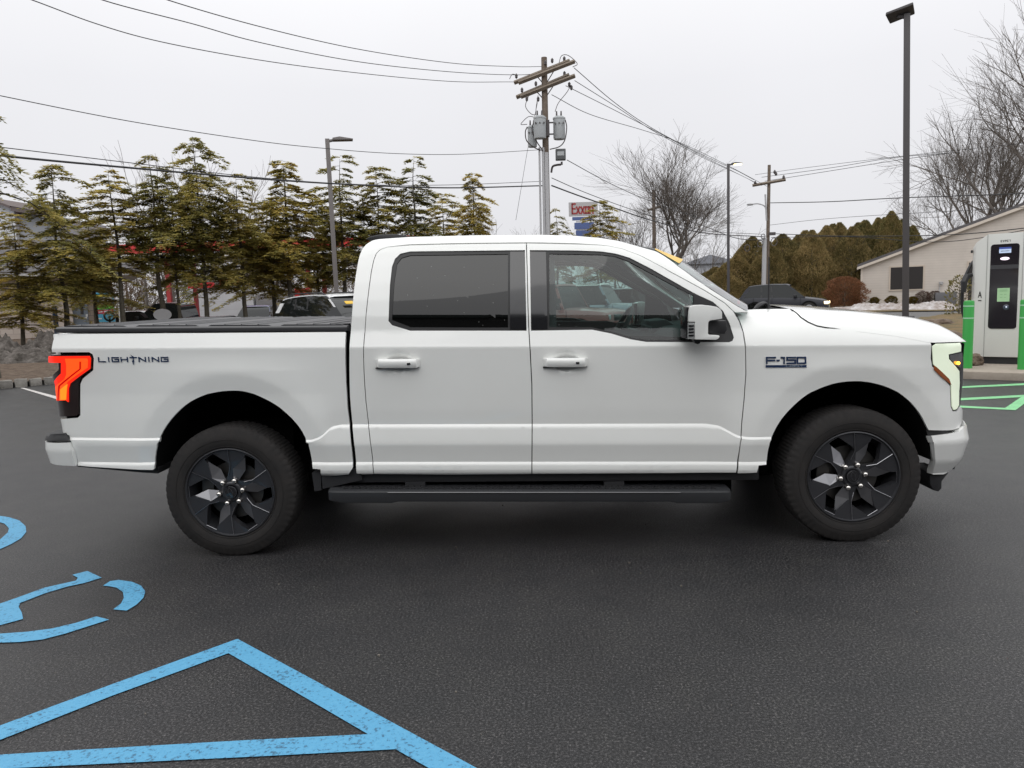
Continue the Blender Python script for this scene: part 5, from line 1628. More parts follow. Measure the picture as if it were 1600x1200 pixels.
# ---- trees
def leaf_mat(name, c1, c2, c3):
    m = bpy.data.materials.new(name); m.use_nodes = True
    t = m.node_tree; b = t.nodes['Principled BSDF']; b.inputs['Roughness'].default_value = .75; b.inputs['Specular IOR Level'].default_value = .25
    g = nn(t, 'ShaderNodeNewGeometry'); tcn = nn(t, 'ShaderNodeTexCoord')
    n = nn(t, 'ShaderNodeTexNoise'); n.inputs['Scale'].default_value = 1.3; n.inputs['Detail'].default_value = 3
    t.links.new(tcn.outputs['Object'], n.inputs['Vector'])
    ad = nn(t, 'ShaderNodeMath', operation='MULTIPLY_ADD'); ad.inputs[1].default_value = .55; t.links.new(g.outputs['Random Per Island'], ad.inputs[0]); 
    sb = nn(t, 'ShaderNodeMath', operation='MULTIPLY_ADD'); sb.inputs[1].default_value = 1.6; sb.inputs[2].default_value = -.58
    t.links.new(n.outputs['Fac'], sb.inputs[0]); t.links.new(sb.outputs[0], ad.inputs[2])
    oi = nn(t, 'ShaderNodeObjectInfo'); om = nn(t, 'ShaderNodeMath', operation='MULTIPLY_ADD'); om.inputs[1].default_value = .34; om.inputs[2].default_value = -.17
    t.links.new(oi.outputs['Random'], om.inputs[0]); oa = nn(t, 'ShaderNodeMath', operation='ADD'); t.links.new(om.outputs[0], oa.inputs[0]); t.links.new(ad.outputs[0], oa.inputs[1]); ad = oa
    r = nn(t, 'ShaderNodeValToRGB'); e = r.color_ramp.elements
    e[0].position = .1; e[0].color = (*c1, 1); e[1].position = .9; e[1].color = (*c3, 1)
    q = e.new(.5); q.color = (*c2, 1)
    t.links.new(ad.outputs[0], r.inputs[0]); t.links.new(r.outputs[0], b.inputs['Base Color'])
    tl = nn(t, 'ShaderNodeBsdfTranslucent'); t.links.new(r.outputs[0], tl.inputs[0]); ms = nn(t, 'ShaderNodeMixShader'); ms.inputs[0].default_value = .52
    t.links.new(b.outputs[0], ms.inputs[1]); t.links.new(tl.outputs[0], ms.inputs[2]); t.links.new(ms.outputs[0], t.nodes['Material Output'].inputs[0])
    return m
M_hem = leaf_mat('hemlock_leaf', (.18, .175, .06), (.41, .345, .095), (.64, .50, .16))
M_hem2 = leaf_mat('hemlock_leaf_dark', (.15, .155, .06), (.33, .295, .09), (.52, .42, .14))
M_bark = mat('bark', (.075, .062, .048), rough=.95, bump=(18, 1, .03), var=(7, .8, (.12, .115, .085)))
M_barkg = mat('bark_grey', (.18, .155, .135), rough=.95, var=(3, .8, (.075, .062, .052)))
class Fast:
    def __init__(s): s.V = []; s.F = []; s.M = []
    def quad(s, a, b, c, d, mi=0):
        o = len(s.V); s.V += [a, b, c, d]; s.F.append((o, o+1, o+2, o+3)); s.M.append(mi)
    def limb(s, pts, r0, r1, mi=0, n=3):
        o = len(s.V); L = len(pts)
        for i, p in enumerate(pts):
            a = pts[max(0, i-1)]; b = pts[min(L-1, i+1)]
            t = np.array(b)-np.array(a); t = t/(np.linalg.norm(t)+1e-9)
            h = np.array([0, 0, 1.]) if abs(t[2]) < .9 else np.array([1., 0, 0])
            u = np.cross(t, h); u /= np.linalg.norm(u)+1e-9; v = np.cross(u, t)
            r = r0+(r1-r0)*i/(L-1)
            for k in range(n):
                a_ = 2*PI*k/n
                s.V.append(tuple(np.array(p)+r*(u*math.cos(a_)+v*math.sin(a_))))
        for i in range(L-1):
            for k in range(n):
                s.F.append((o+i*n+k, o+i*n+(k+1) % n, o+(i+1)*n+(k+1) % n, o+(i+1)*n+k)); s.M.append(mi)
def conifer(label, H, R, seed, m=None, bare_low=.12, dens=1.0, droop=.35, sparse=.0, loc=(0, 0, 0), group='evergreen trees in the row on the planted bank', leafw=1.0, pw=.74):
    gaps = [(random.Random(seed*3+i).uniform(.2, .9), random.Random(seed*5+i).uniform(.25, .6)) for i in range(3)]
    rnd = random.Random(seed); m = m or M_hem
    root = thing('hemlock_tree', label, 'evergreen tree', loc, rnd.uniform(0, 6), group)
    T = Fast(); C = Fast()
    wob = [(rnd.uniform(-.06, .06), rnd.uniform(-.06, .06)) for _ in range(7)]
    def axis(z):
        f = z/H*6; i = min(5, int(f)); k = f-i
        return np.array([(wob[i][0]*(1-k)+wob[i+1][0]*k)*H/6, (wob[i][1]*(1-k)+wob[i+1][1]*k)*H/6, z])
    T.limb([axis(H*.97*i/10) for i in range(11)], .013*H, .004, n=8)
    z = H*bare_low
    az = rnd.uniform(0, 6)
    while z < H*.985:
        f = (z/H)
        nb = 2 if f < .8 else 1
        for b in range(nb):
            az += 2.4+rnd.uniform(-.4, .4)
            if rnd.random() < sparse: continue
            L = R*((1-f)**pw)*rnd.uniform(.40, 1.35)*(1-sum(g_[1]*math.exp(-((f-g_[0])/.045)**2) for g_ in gaps))*(1+.30*math.sin(z*2.3+seed+az*.7))*min(1, .50+f*1.9)*(1+.25*math.cos(az-z*.8-seed))+.18
            p0 = axis(z+rnd.uniform(-.05, .05)); d = np.array([math.cos(az), math.sin(az), 0])
            up = rnd.uniform(.05, .35)
            pts = []
            for i in range(6):
                q = i/5
                pts.append(p0+d*L*q+np.array([0, 0, L*(up*q-(droop+.15)*q*q)])+np.array([rnd.uniform(-.03, .03), rnd.uniform(-.03, .03), 0])*L*q)
            T.limb(pts, .006+.008*L, .003, n=3)
            ns = int((9+21*L)*dens)
            side = np.array([-d[1], d[0], 0])
            for k in range(ns):
                q = rnd.uniform(.18, 1.0)
                i = min(4, int(q*5)); kk = q*5-i
                pb = pts[i]*(1-kk)+pts[i+1]*kk
                sg = rnd.choice((-1, 1))
                ang = rnd.uniform(.3, 1.2)
                fl = (.10+.30*L*(1-q*.75))*rnd.uniform(.6, 1.1)
                dd = d*math.cos(ang)+side*sg*math.sin(ang)+np.array([0, 0, rnd.uniform(-.30, .16)])
                dd /= np.linalg.norm(dd)
                cr_ = np.cross(dd, [0, 0, 1.]); cr_ /= np.linalg.norm(cr_)+1e-9
                nl = max(3, int(fl/.055))
                for j in range(nl):
                    u = (j+.6)/nl
                    pc = pb+dd*fl*u+np.array([0, 0, -droop*.5*fl*u*u+rnd.uniform(-.02, .02)])
                    for s2 in (-1, 1):
                        w_ = rnd.uniform(.055, .10)*leafw; ll = rnd.uniform(.075, .14)*leafw
                        ld = dd*.55+cr_*s2*.85+np.array([rnd.uniform(-.25, .25), rnd.uniform(-.25, .25), rnd.uniform(-.45, .15)])
                        ld /= np.linalg.norm(ld)
                        wd = np.cross(ld, [rnd.uniform(-.5, .5), rnd.uniform(-.5, .5), 1.]); wd /= np.linalg.norm(wd)+1e-9
                        a = pc; b_ = pc+ld*ll*.5+wd*w_*.32; c_ = pc+ld*ll; d_ = pc+ld*ll*.5-wd*w_*.32
                        C.quad(tuple(a), tuple(b_), tuple(c_), tuple(d_))
        z += H*rnd.uniform(.005, .0155)
    fastmesh('trunk', T.V, T.F, M_bark, root, smooth=True)
    fastmesh('crown', C.V, C.F, m, root)
    return root
def DT(px): return 22.0+px*.013
protos = []
specs = [  # px, top y, spread px, type, label
    (33, 330, 46, 0, 'leftmost evergreen with a thick low trunk, in front of the pale wall'),
    (100, 252, 50, 1, 'evergreen with a broad rounded top just right of the white gable'),
    (190, 262, 62, 5, 'evergreen left of the gas station canopy with flat spreading layers'),
    (252, 236, 58, 3, 'evergreen with a leaning flat top in front of the black pickup'),
    (322, 207, 46, 4, 'tallest thin topped evergreen, in front of the white store front'),
    (280, 262, 40, 5, 'narrow evergreen crowded between two taller ones, in front of the canopy'),
    (383, 268, 50, 7, 'dense evergreen directly behind the bed cover, left of the white car'),
    (455, 246, 60, 6, 'evergreen over the roof of the white car'),
    (541, 240, 52, 7, 'pointed evergreen just right of the leaning lamp pole'),
    (598, 258, 48, 2, 'evergreen rising over the rear corner of the cab roof'),
    (655, 241, 52, 3, 'tall evergreen over the rear door with a bushy tip'),
    (697, 300, 40, 2, 'short evergreen between two pointed ones above the cab roof'),
    (745, 266, 42, 6, 'separate pointed evergreen left of the transformer pole'),
    (425, 310, 46, 4, 'low bushy evergreen left of the white car roof'),
    (500, 330, 42, 2, 'low evergreen behind the leaning lamp pole'),
    (150, 330, 44, 4, 'low dark evergreen in front of the grey roof'),
    (872, 322, 30, 3, 'small evergreen at the foot of the transformer pole, right side'),
    (940, 312, 34, 2, 'thin evergreen whose branches overlap the right half of the fuel sign'),
]
PR = {}
for k, (Hh, Rr, sp, dn, dr, mm_) in enumerate([(6.4, 1.65, .0, 1.0, .30, M_hem), (6.6, 1.45, .05, 1.0, .38, M_hem), (6.2, 1.6, .12, 1.05, .25, M_hem), (6.6, 1.55, .18, .95, .34, M_hem2), (6.2, 1.35, .08, 1.0, .4, M_hem2)]):
    pass
protodef = [(6.4, 1.65, .05, .95, .30, M_hem, .62), (6.6, 1.45, .15, .95, .42, M_hem, .50), (6.2, 1.7, .22, 1.0, .22, M_hem, .42), (6.6, 1.6, .25, .9, .45, M_hem2, .66), (6.2, 1.35, .12, .95, .5, M_hem2, .40), (6.5, 1.7, .28, .95, .25, M_hem, .55), (6.3, 1.5, .10, 1.0, .5, M_hem, .80), (6.4, 1.6, .2, .9, .35, M_hem2, .48)]
for (px, pyt, spr, ty, lab) in specs:
    D = DT(px)+(2.5 if pyt > 295 and px > 100 else 0)
    if px > 800: D = 36
    c = G(px, D, 0); c[2] = .45 if px < 800 else 0
    Hn = Zat(px, pyt, D)-c[2]
    Hh, Rr, sp, dn, dr, mm_, pw_ = protodef[ty]
    if ty not in PR:
        PR[ty] = conifer(lab, Hh, Rr, 11+ty, mm_, sparse=sp, dens=dn, leafw=1.10, droop=dr, loc=c, pw=pw_, bare_low=(.16, .26, .38, .42, .30, .40, .34, .30)[ty])
        o = PR[ty]; o.location = tuple(map(float, c))
    else:
        o = dup(PR[ty], c, random.uniform(0, 6), 1.0, lab)
    kx = min(1.8, spr*D/FPX/Rr*1.5)
    o.scale = (kx, kx, Hn/Hh)
# drooping spruce reaching in from outside the left edge
c = G(-14, 15.5, .2)
conifer('dark drooping spruce reaching into the picture at the left edge', Zat(-10, 105, 15.5)-.2, 3.7, 77, M_hem2, bare_low=.60, dens=.6, droop=.8, sparse=.35, pw=.9, loc=c, group=None)

def bare_tree(name, label, px, dist, pyt, spread, seed, trunk=.18, fork=.25, mat_=None, depth=6, nb=3, group=None, base=0.0, lean=0, upw=.25, cat='bare tree', H=None, wide=1.15, amax=.95, maxseg=26000):
    rnd = random.Random(seed)
    c = G(px, dist, base); H = H or (Zat(px, pyt, dist)-base)
    root = thing(name, label, cat, c, 0, group)
    T = Fast(); B = Fast()
    cnt = [0]
    def grow(F_, p, d, L, r, dep):
        if cnt[0] > maxseg: return
        cnt[0] += 1
        pts = [p]; dd = d.copy()
        ns = 3 if dep > 1 else 2
        for i in range(ns):
            dd = dd+np.array([rnd.uniform(-.11, .11), rnd.uniform(-.11, .11), rnd.uniform(-.03, .10)]); dd /= np.linalg.norm(dd)
            pts.append(pts[-1]+dd*L/ns)
        F_.limb(pts, r, r*.62, n=5 if dep > 3 else 3)
        if dep == 0: return
        k = nb if dep > 1 else nb+1
        for b in range(k):
            q = 1.0 if b == 0 else rnd.uniform(.35, 1.0)
            i = min(ns-1, int(q*ns)); kk = q*ns-i
            pb = pts[i]*(1-kk)+pts[i+1]*kk
            a = rnd.uniform(0, 2*PI); sp_ = rnd.uniform(.25, amax) if b else rnd.uniform(.08, .38)
            h = np.cross(dd, [math.cos(a), math.sin(a), .3]); h /= np.linalg.norm(h)+1e-9
            nd = dd*math.cos(sp_)+h*math.sin(sp_)*spread+np.array([0, 0, upw*.5]); nd /= np.linalg.norm(nd)
            grow(B, pb, nd, L*rnd.uniform(.64, .92), max(.0045, r*(.62 if b == 0 else .48)), dep-1)
    d0 = np.array([lean, 0, 1.]); d0 /= np.linalg.norm(d0)
    grow(T, np.array([0, 0, 0.]), d0, H*fork, trunk, depth)
    zmax = max(v[2] for v in B.V); k = H/zmax
    V = [(a*k, b*k, z*k) for a, b, z in B.V]; V2 = [(a*k, b*k, z*k) for a, b, z in T.V]
    A_ = np.array(V); A2 = np.array(V2); top = A_[A_[:, 2] > .35*H]; sh = top[:, :2].mean(0)/top[:, 2].mean()
    A_[:, :2] -= np.outer(A_[:, 2], sh); A2[:, :2] -= np.outer(A2[:, 2], sh); A_[:, :2] *= wide; A2[:, :2] *= wide; V = A_; V2 = A2
    m = mat_ or M_barkg
    fastmesh('trunk', V2, T.F, m, root, smooth=True)
    fastmesh('branches', V, B.F, m, root, smooth=True)
    return root
bare_tree('bare_tree', 'wide spreading leafless tree standing behind the windscreen', 1050, 62, 198, 1.25, 5, trunk=.15, fork=.17, depth=6, nb=4, wide=1.7, amax=.62, upw=.16)
bare_tree('bare_tree', 'leafless tree rising behind the cream house, just right of the tall lamp pole', 1524, 72, 150, 1.1, 9, trunk=.34, fork=.2, depth=6, nb=4, wide=.85, upw=.2)
bare_tree('bare_tree', 'large leafless tree leaving the picture at the top right corner', 1622, 58, -10, 1.1, 15, trunk=.36, fork=.22, depth=6, nb=4, wide=1.05, upw=.16)
sm_ = bare_tree('bare_tree', 'faint leafless tree between the cab roof and the evergreen, left of the transformer pole', 785, 80, 335, 1.1, 21, trunk=.10, fork=.2, depth=5, nb=3, group='small bare trees in the background')
M_pale = mat('bark_pale', (.17, .14, .12), rough=.95)
M_brush = leaf_mat('brush', (.07, .05, .035), (.13, .085, .055), (.17, .12, .08))
bt = [(275, 60, 235), (300, 62, 225), (345, 61, 240), (395, 62, 255), (232, 66, 300), (370, 64, 300), (440, 70, 285), (960, 60, 325), (905, 66, 335), (935, 58, 335), (985, 64, 345), (1005, 60, 352), (1085, 70, 360), (1110, 85, 345), (1150, 85, 352),
      (1440, 95, 340), (1470, 92, 335), (1495, 88, 350), (1570, 80, 220), (830, 70, 345), (20, 70, 320), (330, 75, 330), (420, 78, 345), (205, 80, 345)]
labs = ['above the gas canopy', 'behind the tallest thin evergreen', 'right of the tallest thin evergreen', 'left of the bushy evergreen', 'between two evergreens over the canopy', 'behind the dense evergreen', 'behind the white car', 'over the front of the cab roof', 'beside the fuel sign', 'right of the fuel sign', 'over the windscreen top', 'at the foot of the distant pole', 'left of the lit lamp', 'under the lit lamp', 'left of the second pole', 'right of the tall lamp pole', 'behind the house roof start', 'over the house roof', 'between the two large trees', 'at the transformer pole foot', 'behind the white gable', 'far behind the store', 'far behind the canopy end', 'far behind the grey roof']
for i, ((px, D, py), lb) in enumerate(zip(bt, labs)):
    c = G(px, D, 0); Hn = Zat(px, py, D); k = Hn/ (Zat(785, 335, 80))
    o = dup(sm_, c, random.uniform(0, 6), (k, k, k), 'thin leafless grey tree '+lb)
# hedge of tall browning evergreens on the right
M_arb = leaf_mat('arbor_leaf', (.14, .12, .05), (.30, .235, .10), (.46, .345, .165))
M_arb2 = leaf_mat('arbor_leaf_green', (.11, .11, .045), (.23, .195, .075), (.36, .27, .12))
def bush(name, label, cat, loc, rx, rz_, m, seed, n=5200, group=None, shape='cone', leaf=.10, twigs=False):
    rnd = random.Random(seed)
    root = thing(name, label, cat, loc, rnd.uniform(0, 6), group)
    C = Fast()
    lump = [(rnd.uniform(0, 2*PI), rnd.uniform(.1, .98), rnd.uniform(-.25, .45)) for _ in range(26)]
    for i in range(n):
        h = rnd.random()**.9; a = rnd.uniform(0, 2*PI)
        if shape == 'cone': w_ = min(1, (1-h)*1.9+.01)**.78*min(1, .85+h*2)
        else: w_ = math.sqrt(max(0, 1-(h*2-1)**2)) if h > .5 else (.72+.28*h*2)
        for (la, lh, lr) in lump:
            da = abs((a-la+PI) % (2*PI)-PI)
            w_ *= 1+lr*math.exp(-(da/.45)**2-((h-lh)/.09)**2)
        rr = rx*w_*(rnd.random()**.22 if rnd.random() < .85 else rnd.random())
        if rnd.random() < .06: rr *= 1.12
        p = np.array([rr*math.cos(a), rr*math.sin(a), h*rz_])
        out = np.array([math.cos(a), math.sin(a), (1.5 if shape == 'cone' else .8)+rnd.uniform(-.6, .6)]); out /= np.linalg.norm(out)
        wd = np.cross(out, [rnd.uniform(-1, 1), rnd.uniform(-1, 1), rnd.uniform(-1, 1)]); wd /= np.linalg.norm(wd)+1e-9
        l = leaf*rnd.uniform(.6, 1.5); w2 = leaf*rnd.uniform(.18, .40)*(.35 if twigs else 1)
        C.quad(tuple(p), tuple(p+out*l*.5+wd*w2), tuple(p+out*l), tuple(p+out*l*.5-wd*w2))
    T = Fast(); T.limb([(0, 0, 0), (0, 0, rz_*.5), (0, 0, rz_*.93)], .07*rx, .015*rx, n=6)
    for k in range(24):
        a = rnd.uniform(0, 6.3); z_ = rnd.uniform(.05, .7)*rz_; L = rx*.8
        T.limb([(0, 0, z_), (L*.6*math.cos(a), L*.6*math.sin(a), z_+L*.3), (L*math.cos(a), L*math.sin(a), z_+L*.7)], .02*rx, .006, n=3)
    fastmesh('trunk', T.V, T.F, M_bark, root); fastmesh('crown', C.V, C.F, m, root)
    return root
ab = bush('hedge_tree', 'x', 'evergreen tree', (0, 0, 0), 2.0, 5.6, M_arb, 31, n=17000, group='tall hedge evergreens on the right', leaf=.13)
ab2 = bush('hedge_tree', 'x', 'evergreen tree', (0, 0, 0), 1.8, 5.6, M_arb2, 32, n=14000, group='tall hedge evergreens on the right', leaf=.13)
hed = [(1128, 418, 0), (1152, 402, 0), (1176, 372, 0), (1200, 382, 0), (1222, 370, 0), (1246, 364, 0), (1268, 356, 0), (1290, 352, 0), (1310, 345, 0), (1330, 350, 0), (1350, 347, 1), (1370, 340, 1), (1390, 336, 1), (1408, 344, 1), (1424, 352, 1)]
hl_ = ['behind the roof of the dark car, leftmost visible', 'left of the second utility pole', 'just left of the second utility pole', 'right behind the second utility pole', 'over the roof of the dark car', 'over the windscreen of the dark car', 'over the hood of the dark car', 'behind the front end of the dark car', 'left of the orange bush', 'behind the left side of the orange bush', 'directly over the orange bush', 'left of the house corner', 'over the house corner', 'left of the tall lamp pole', 'right of the tall lamp pole']
used = [False, False]
for i, ((px, py, k), lb) in enumerate(zip(hed, hl_)):
    D = 62+(i % 3)*1.6
    c = G(px, D, 0); Hn = Zat(px, py, D); src = (ab, ab2)[k]
    if not used[k]:
        o = src; used[k] = True; o.location = tuple(map(float, c)); 
    else:
        o = dup(src, c, random.uniform(0, 6))
    o['label'] = ('brownish' if k == 0 else 'greener')+' tall hedge evergreen '+lb
    k_ = random.uniform(.85, 1.2); o.scale = (k_, k_, Hn/5.6*random.uniform(.95, 1.04))
hed2 = [(1118, 418), (1164, 382), (1211, 378), (1257, 362), (1300, 352), (1340, 350), (1380, 342)]
for i, (px, py) in enumerate(hed2):
    D = 66.5; c = G(px, D, 0); o = dup(ab if px < 1345 else ab2, c, random.uniform(0, 6))
    o['label'] = 'rear row hedge evergreen filling the gap '+('at the foot of the lit lamp', 'left of the second utility pole', 'right of the second utility pole', 'over the dark car windscreen', 'over the front of the dark car', 'over the orange bush', 'beside the tall lamp pole')[i]
    o.scale = (1.1, 1.0, Zat(px, py, D)/5.6)
M_orange = leaf_mat('orange_twig', (.16, .075, .035), (.27, .13, .07), (.36, .19, .11))
c = G(1320, 55, 0)
bush('round_bush', 'large round orange brown bush beside the left corner of the cream house', 'bush', c, 1.22, Zat(1320, 434, 55), M_orange, 41, n=9000, shape='round', leaf=.16, twigs=True)
M_box = leaf_mat('boxwood', (.06, .05, .015), (.12, .09, .025), (.19, .13, .03))
sb = []
for px, r, h_, lb in ((1367, .26, 465, 'small round yellowish bush left below the house window'), (1394, .36, 463, 'small round yellowish bush right below the house window'), (1427, .24, 464, 'small clipped bush just right of the tall lamp pole')):
    c = G(px, 54, .1); sb.append(bush('small_bush', lb, 'bush', c, r, Zat(px, h_, 54)-.1, M_box, 50+px, n=1600, shape='round', leaf=.07, group='clipped yellowish bushes in front of the cream house'))
M_twig = leaf_mat('twig', (.09, .055, .045), (.15, .10, .08), (.20, .15, .12))
for px, r, lb in ((1443, .42, 'leafless twiggy shrub nearest the tall lamp pole, before the house'), (1461, .42, 'leafless twiggy shrub before the house, middle one'), (1490, .5, 'leafless twiggy shrub before the house beside the bollard')):
    c = G(px, 54, .1); bush('twiggy_shrub', lb, 'shrub', c, r, .82, M_twig, 60+px, n=1500, shape='round', leaf=.11, twigs=True, group='leafless shrubs in front of the cream house')
c = G(1500, 26, .2); bush('twiggy_shrub', 'thin green shrub behind the bollard and charger cable', 'shrub', c, .4, 1.5, M_arb2, 75, n=420, shape='round', leaf=.10)
# undergrowth mass behind the gas station
C = Fast(); rnd = random.Random(5)
for i in range(26000):
    px = rnd.uniform(150, 700); D = rnd.uniform(66, 76); c = G(px, D, 0)
    hmax = 5.2+1.4*math.sin(px*.05)+rnd.uniform(-1, 1); z = hmax*rnd.random()
    p = np.array([c[0], c[1], z]); d = np.array([rnd.uniform(-1, 1), rnd.uniform(-1, 1), rnd.uniform(.2, 1.6)]); d /= np.linalg.norm(d)
    wd = np.cross(d, [rnd.uniform(-1, 1), rnd.uniform(-1, 1), 0]); wd /= np.linalg.norm(wd)+1e-9
    l = rnd.uniform(.3, .9); C.quad(tuple(p), tuple(p+d*l*.5+wd*.025), tuple(p+d*l), tuple(p+d*l*.5-wd*.025))
tag(fastmesh('undergrowth', C.V, C.F, M_brush), 'tangled brown leafless undergrowth behind the gas station', 'undergrowth', kind='stuff')

# ---- buildings
M_side = mat('siding_cream', (.52, .45, .38), rough=.8)
def siding(base, name, pitch=.2, along='Z', dark=.6):
    m = bpy.data.materials.new(name); m.use_nodes = True; t = m.node_tree; b = t.nodes['Principled BSDF']; b.inputs['Roughness'].default_value = .8
    tcn = nn(t, 'ShaderNodeTexCoord'); sp = nn(t, 'ShaderNodeSeparateXYZ'); t.links.new(tcn.outputs['Object'], sp.inputs[0])
    mu = nn(t, 'ShaderNodeMath', operation='MULTIPLY'); mu.inputs[1].default_value = 1/pitch; t.links.new(sp.outputs['Z'], mu.inputs[0])
    fr = nn(t, 'ShaderNodeMath', operation='FRACT'); t.links.new(mu.outputs[0], fr.inputs[0])
    r = nn(t, 'ShaderNodeValToRGB'); e = r.color_ramp.elements
    e[0].position = 0; e[0].color = (base[0]*dark, base[1]*dark, base[2]*dark, 1); e[1].position = .14; e[1].color = (*base, 1)
    t.links.new(fr.outputs[0], r.inputs[0])
    n = nn(t, 'ShaderNodeTexNoise'); n.inputs['Scale'].default_value = 1.2; n.inputs['Detail'].default_value = 5; t.links.new(tcn.outputs['Object'], n.inputs['Vector'])
    mr_ = nn(t, 'ShaderNodeMapRange'); mr_.inputs['To Min'].default_value = .85; mr_.inputs['To Max'].default_value = 1.1; t.links.new(n.outputs['Fac'], mr_.inputs['Value'])
    sc_ = nn(t, 'ShaderNodeVectorMath', operation='SCALE'); t.links.new(r.outputs[0], sc_.inputs[0]); t.links.new(mr_.outputs[0], sc_.inputs['Scale'])
    t.links.new(sc_.outputs[0], b.inputs['Base Color'])
    return m
M_wallR = siding((.56, .51, .46), 'house_siding', .18, dark=.8)
def brickm(name, c1, c2, mort, w_, h_, sc=1.0):
    m = bpy.data.materials.new(name); m.use_nodes = True; t = m.node_tree; b = t.nodes['Principled BSDF']; b.inputs['Roughness'].default_value = .9
    tcn = nn(t, 'ShaderNodeTexCoord'); mp = nn(t, 'ShaderNodeMapping'); mp.inputs['Rotation'].default_value = (PI/2, 0, 0); t.links.new(tcn.outputs['Object'], mp.inputs[0])
    br = nn(t, 'ShaderNodeTexBrick'); br.inputs['Color1'].default_value = (*c1, 1); br.inputs['Color2'].default_value = (*c2, 1); br.inputs['Mortar'].default_value = (*mort, 1)
    br.inputs['Scale'].default_value = sc; br.inputs['Brick Width'].default_value = w_; br.inputs['Row Height'].default_value = h_; br.inputs['Mortar Size'].default_value = .012
    t.links.new(mp.outputs[0], br.inputs['Vector']); t.links.new(br.outputs['Color'], b.inputs['Base Color'])
    return m
M_blockL = brickm('pale_block', (.50, .43, .38), (.54, .47, .42), (.42, .36, .32), .4, .2)
M_blockT = brickm('tan_block', (.27, .22, .18), (.33, .28, .23), (.18, .15, .13), .4, .2)
M_roof = mat('roof_grey', (.115, .108, .112), rough=.9, var=(2, .8, (.085, .08, .085)), bump=(20, .6, .03))
M_white = mat('white_trim', (.70, .70, .70), rough=.6)
M_wind_d = mat('window_dark', (.045, .042, .042), rough=.08, coat=.5)
# cream house, right
D = 56; c = G(1345, D, 0); th = FACE(c)
hs_ = thing('house', 'cream sided house with a single sloping roof edge at the right, behind the charger', 'house', c, th)
s = D/FPX*.885
def hx(px): return (px-1345)*s
def hzz(px, py): return Zat(px, py, D)
eL, eR = hzz(1345, 416), hzz(1600, 322)
W_ = hx(1740)
mb = MB()
q = [(0, 0), (W_, 0), (W_, eR+1.2), (hx(1640), hzz(1640, 309)), (0, eL)]
mb.prism(q, lambda p: (p[0], 0, p[1]), lambda p: (p[0], 9, p[1]))
mb.build('wall', M_wallR, hs_)
mb = MB()
sl = (hzz(1640, 309)-eL)/hx(1640)
mb.prism([(-.25, eL-.25*sl+.0), (hx(1640), eL+hx(1640)*sl), (hx(1640), eL+hx(1640)*sl+.22), (-.25, eL-.25*sl+.22)], lambda p: (p[0], -.30, p[1]), lambda p: (p[0], 9.3, p[1]))
rf = mb.build('roof', M_roof, hs_)
mb = MB(); mb.prism([(-.27, eL-.25*sl-.16), (hx(1640), eL+hx(1640)*sl-.18), (hx(1640), eL+hx(1640)*sl+.02), (-.27, eL-.25*sl+.02)], lambda p: (p[0], -.33, p[1]), lambda p: (p[0], -.02, p[1]))
mb.build('fascia', mat('fascia_cream', (.58, .52, .45), rough=.7), rf)
mb = MB(); mb.box((.05, -.03, eL/2), (.14, .06, eL)); mb.build('corner_board', mat('trim_cream', (.60, .54, .47), rough=.7), hs_)
def window(px0, px1, py0, py1, parent, D_, origin, zf, tag_='window', frame=M_side, fw=.10, y=0):
    s_ = D_/FPX; x0, x1 = (px0-origin)*s_, (px1-origin)*s_; z0, z1 = zf(px0, py1), zf(px0, py0)
    mb = MB(); mb.box(((x0+x1)/2, y-.03, (z0+z1)/2), (x1-x0+2*fw, .06, z1-z0+2*fw)); wdo = mb.build(tag_, frame, parent)
    mb = MB(); mb.box(((x0+x1)/2, y-.045, (z0+z1)/2), (x1-x0, .05, z1-z0)); mb.build('pane', M_wind_d, wdo)
    return wdo
window(1391.5, 1441, 418.5, 452.5, hs_, D*.885, 1345, hzz)
window(1508, 1522, 412, 470, hs_, D*.885, 1345, hzz)
mb = MB(); mb.box((hx(1475), -.3, .45), (1.3, .6, .8)); mb.build('air_conditioner', mat('unit_grey', (.12, .12, .13), rough=.6), hs_, bevel=.03)
mb = MB(); mb.tube([(hx(1466), -.1, .9), (hx(1466), -.1, 1.35)], .03, 6); mb.lathe([(.01, 0), (.12, .06), (.14, .22), (.02, .26)], 12, 'Z', (hx(1468), -.2, 1.35)); mb.build('meter', M_pvc, hs_)
# block building with grey hip roof, left
D = 30.0; c = G(113, D, .30); th = FACE(c)
lb_ = thing('block_building', 'low pale block building with a grey hip roof and metal door behind the evergreens', 'building', c, th)
s = D/FPX*.87
def bx(px): return (px-113)*s
def bz(px, py): return Zat(px, py, D)-.30
ev = bz(113, 432)
mb = MB(); mb.prism([(bx(-260), 0), (0, 0), (0, ev), (bx(-260), ev)], lambda p: (p[0], 0, p[1]), lambda p: (p[0], 8, p[1])); mb.build('pale_wall', M_blockL, lb_)
mb = MB(); mb.prism([(0.003, 0), (bx(181), 0), (bx(181), ev), (0.003, ev)], lambda p: (p[0], .25, p[1]), lambda p: (p[0], 8, p[1])); mb.build('tan_wall', M_blockT, lb_)
mb = MB(); mb.box((bx(125.5), .235, bz(125, 463)/2), (bx(137)-bx(113.5), .05, bz(125, 463))); dr_ = mb.build('door', mat('door_grey', (.20, .23, .27), rough=.5), lb_)
mb = MB(); mb.box((bx(128), .20, bz(125, 483)), (.10, .02, .40)); mb.build('door_window', M_wind_d, dr_)
mb = MB()
for (a, b, w_, h_) in ((127, 470, .22, .16), (119, 473.5, .14, .07), (125, 474, .18, .06), (135, 493, .07, .10), (119, 497, .12, .07), (133, 497, .09, .07)): mb.box((bx(a), .205, bz(a, b)), (w_, .01, h_))
mb.build('door_notices', M_white, dr_, flat=True)
x0, x1 = bx(-270), bx(232)
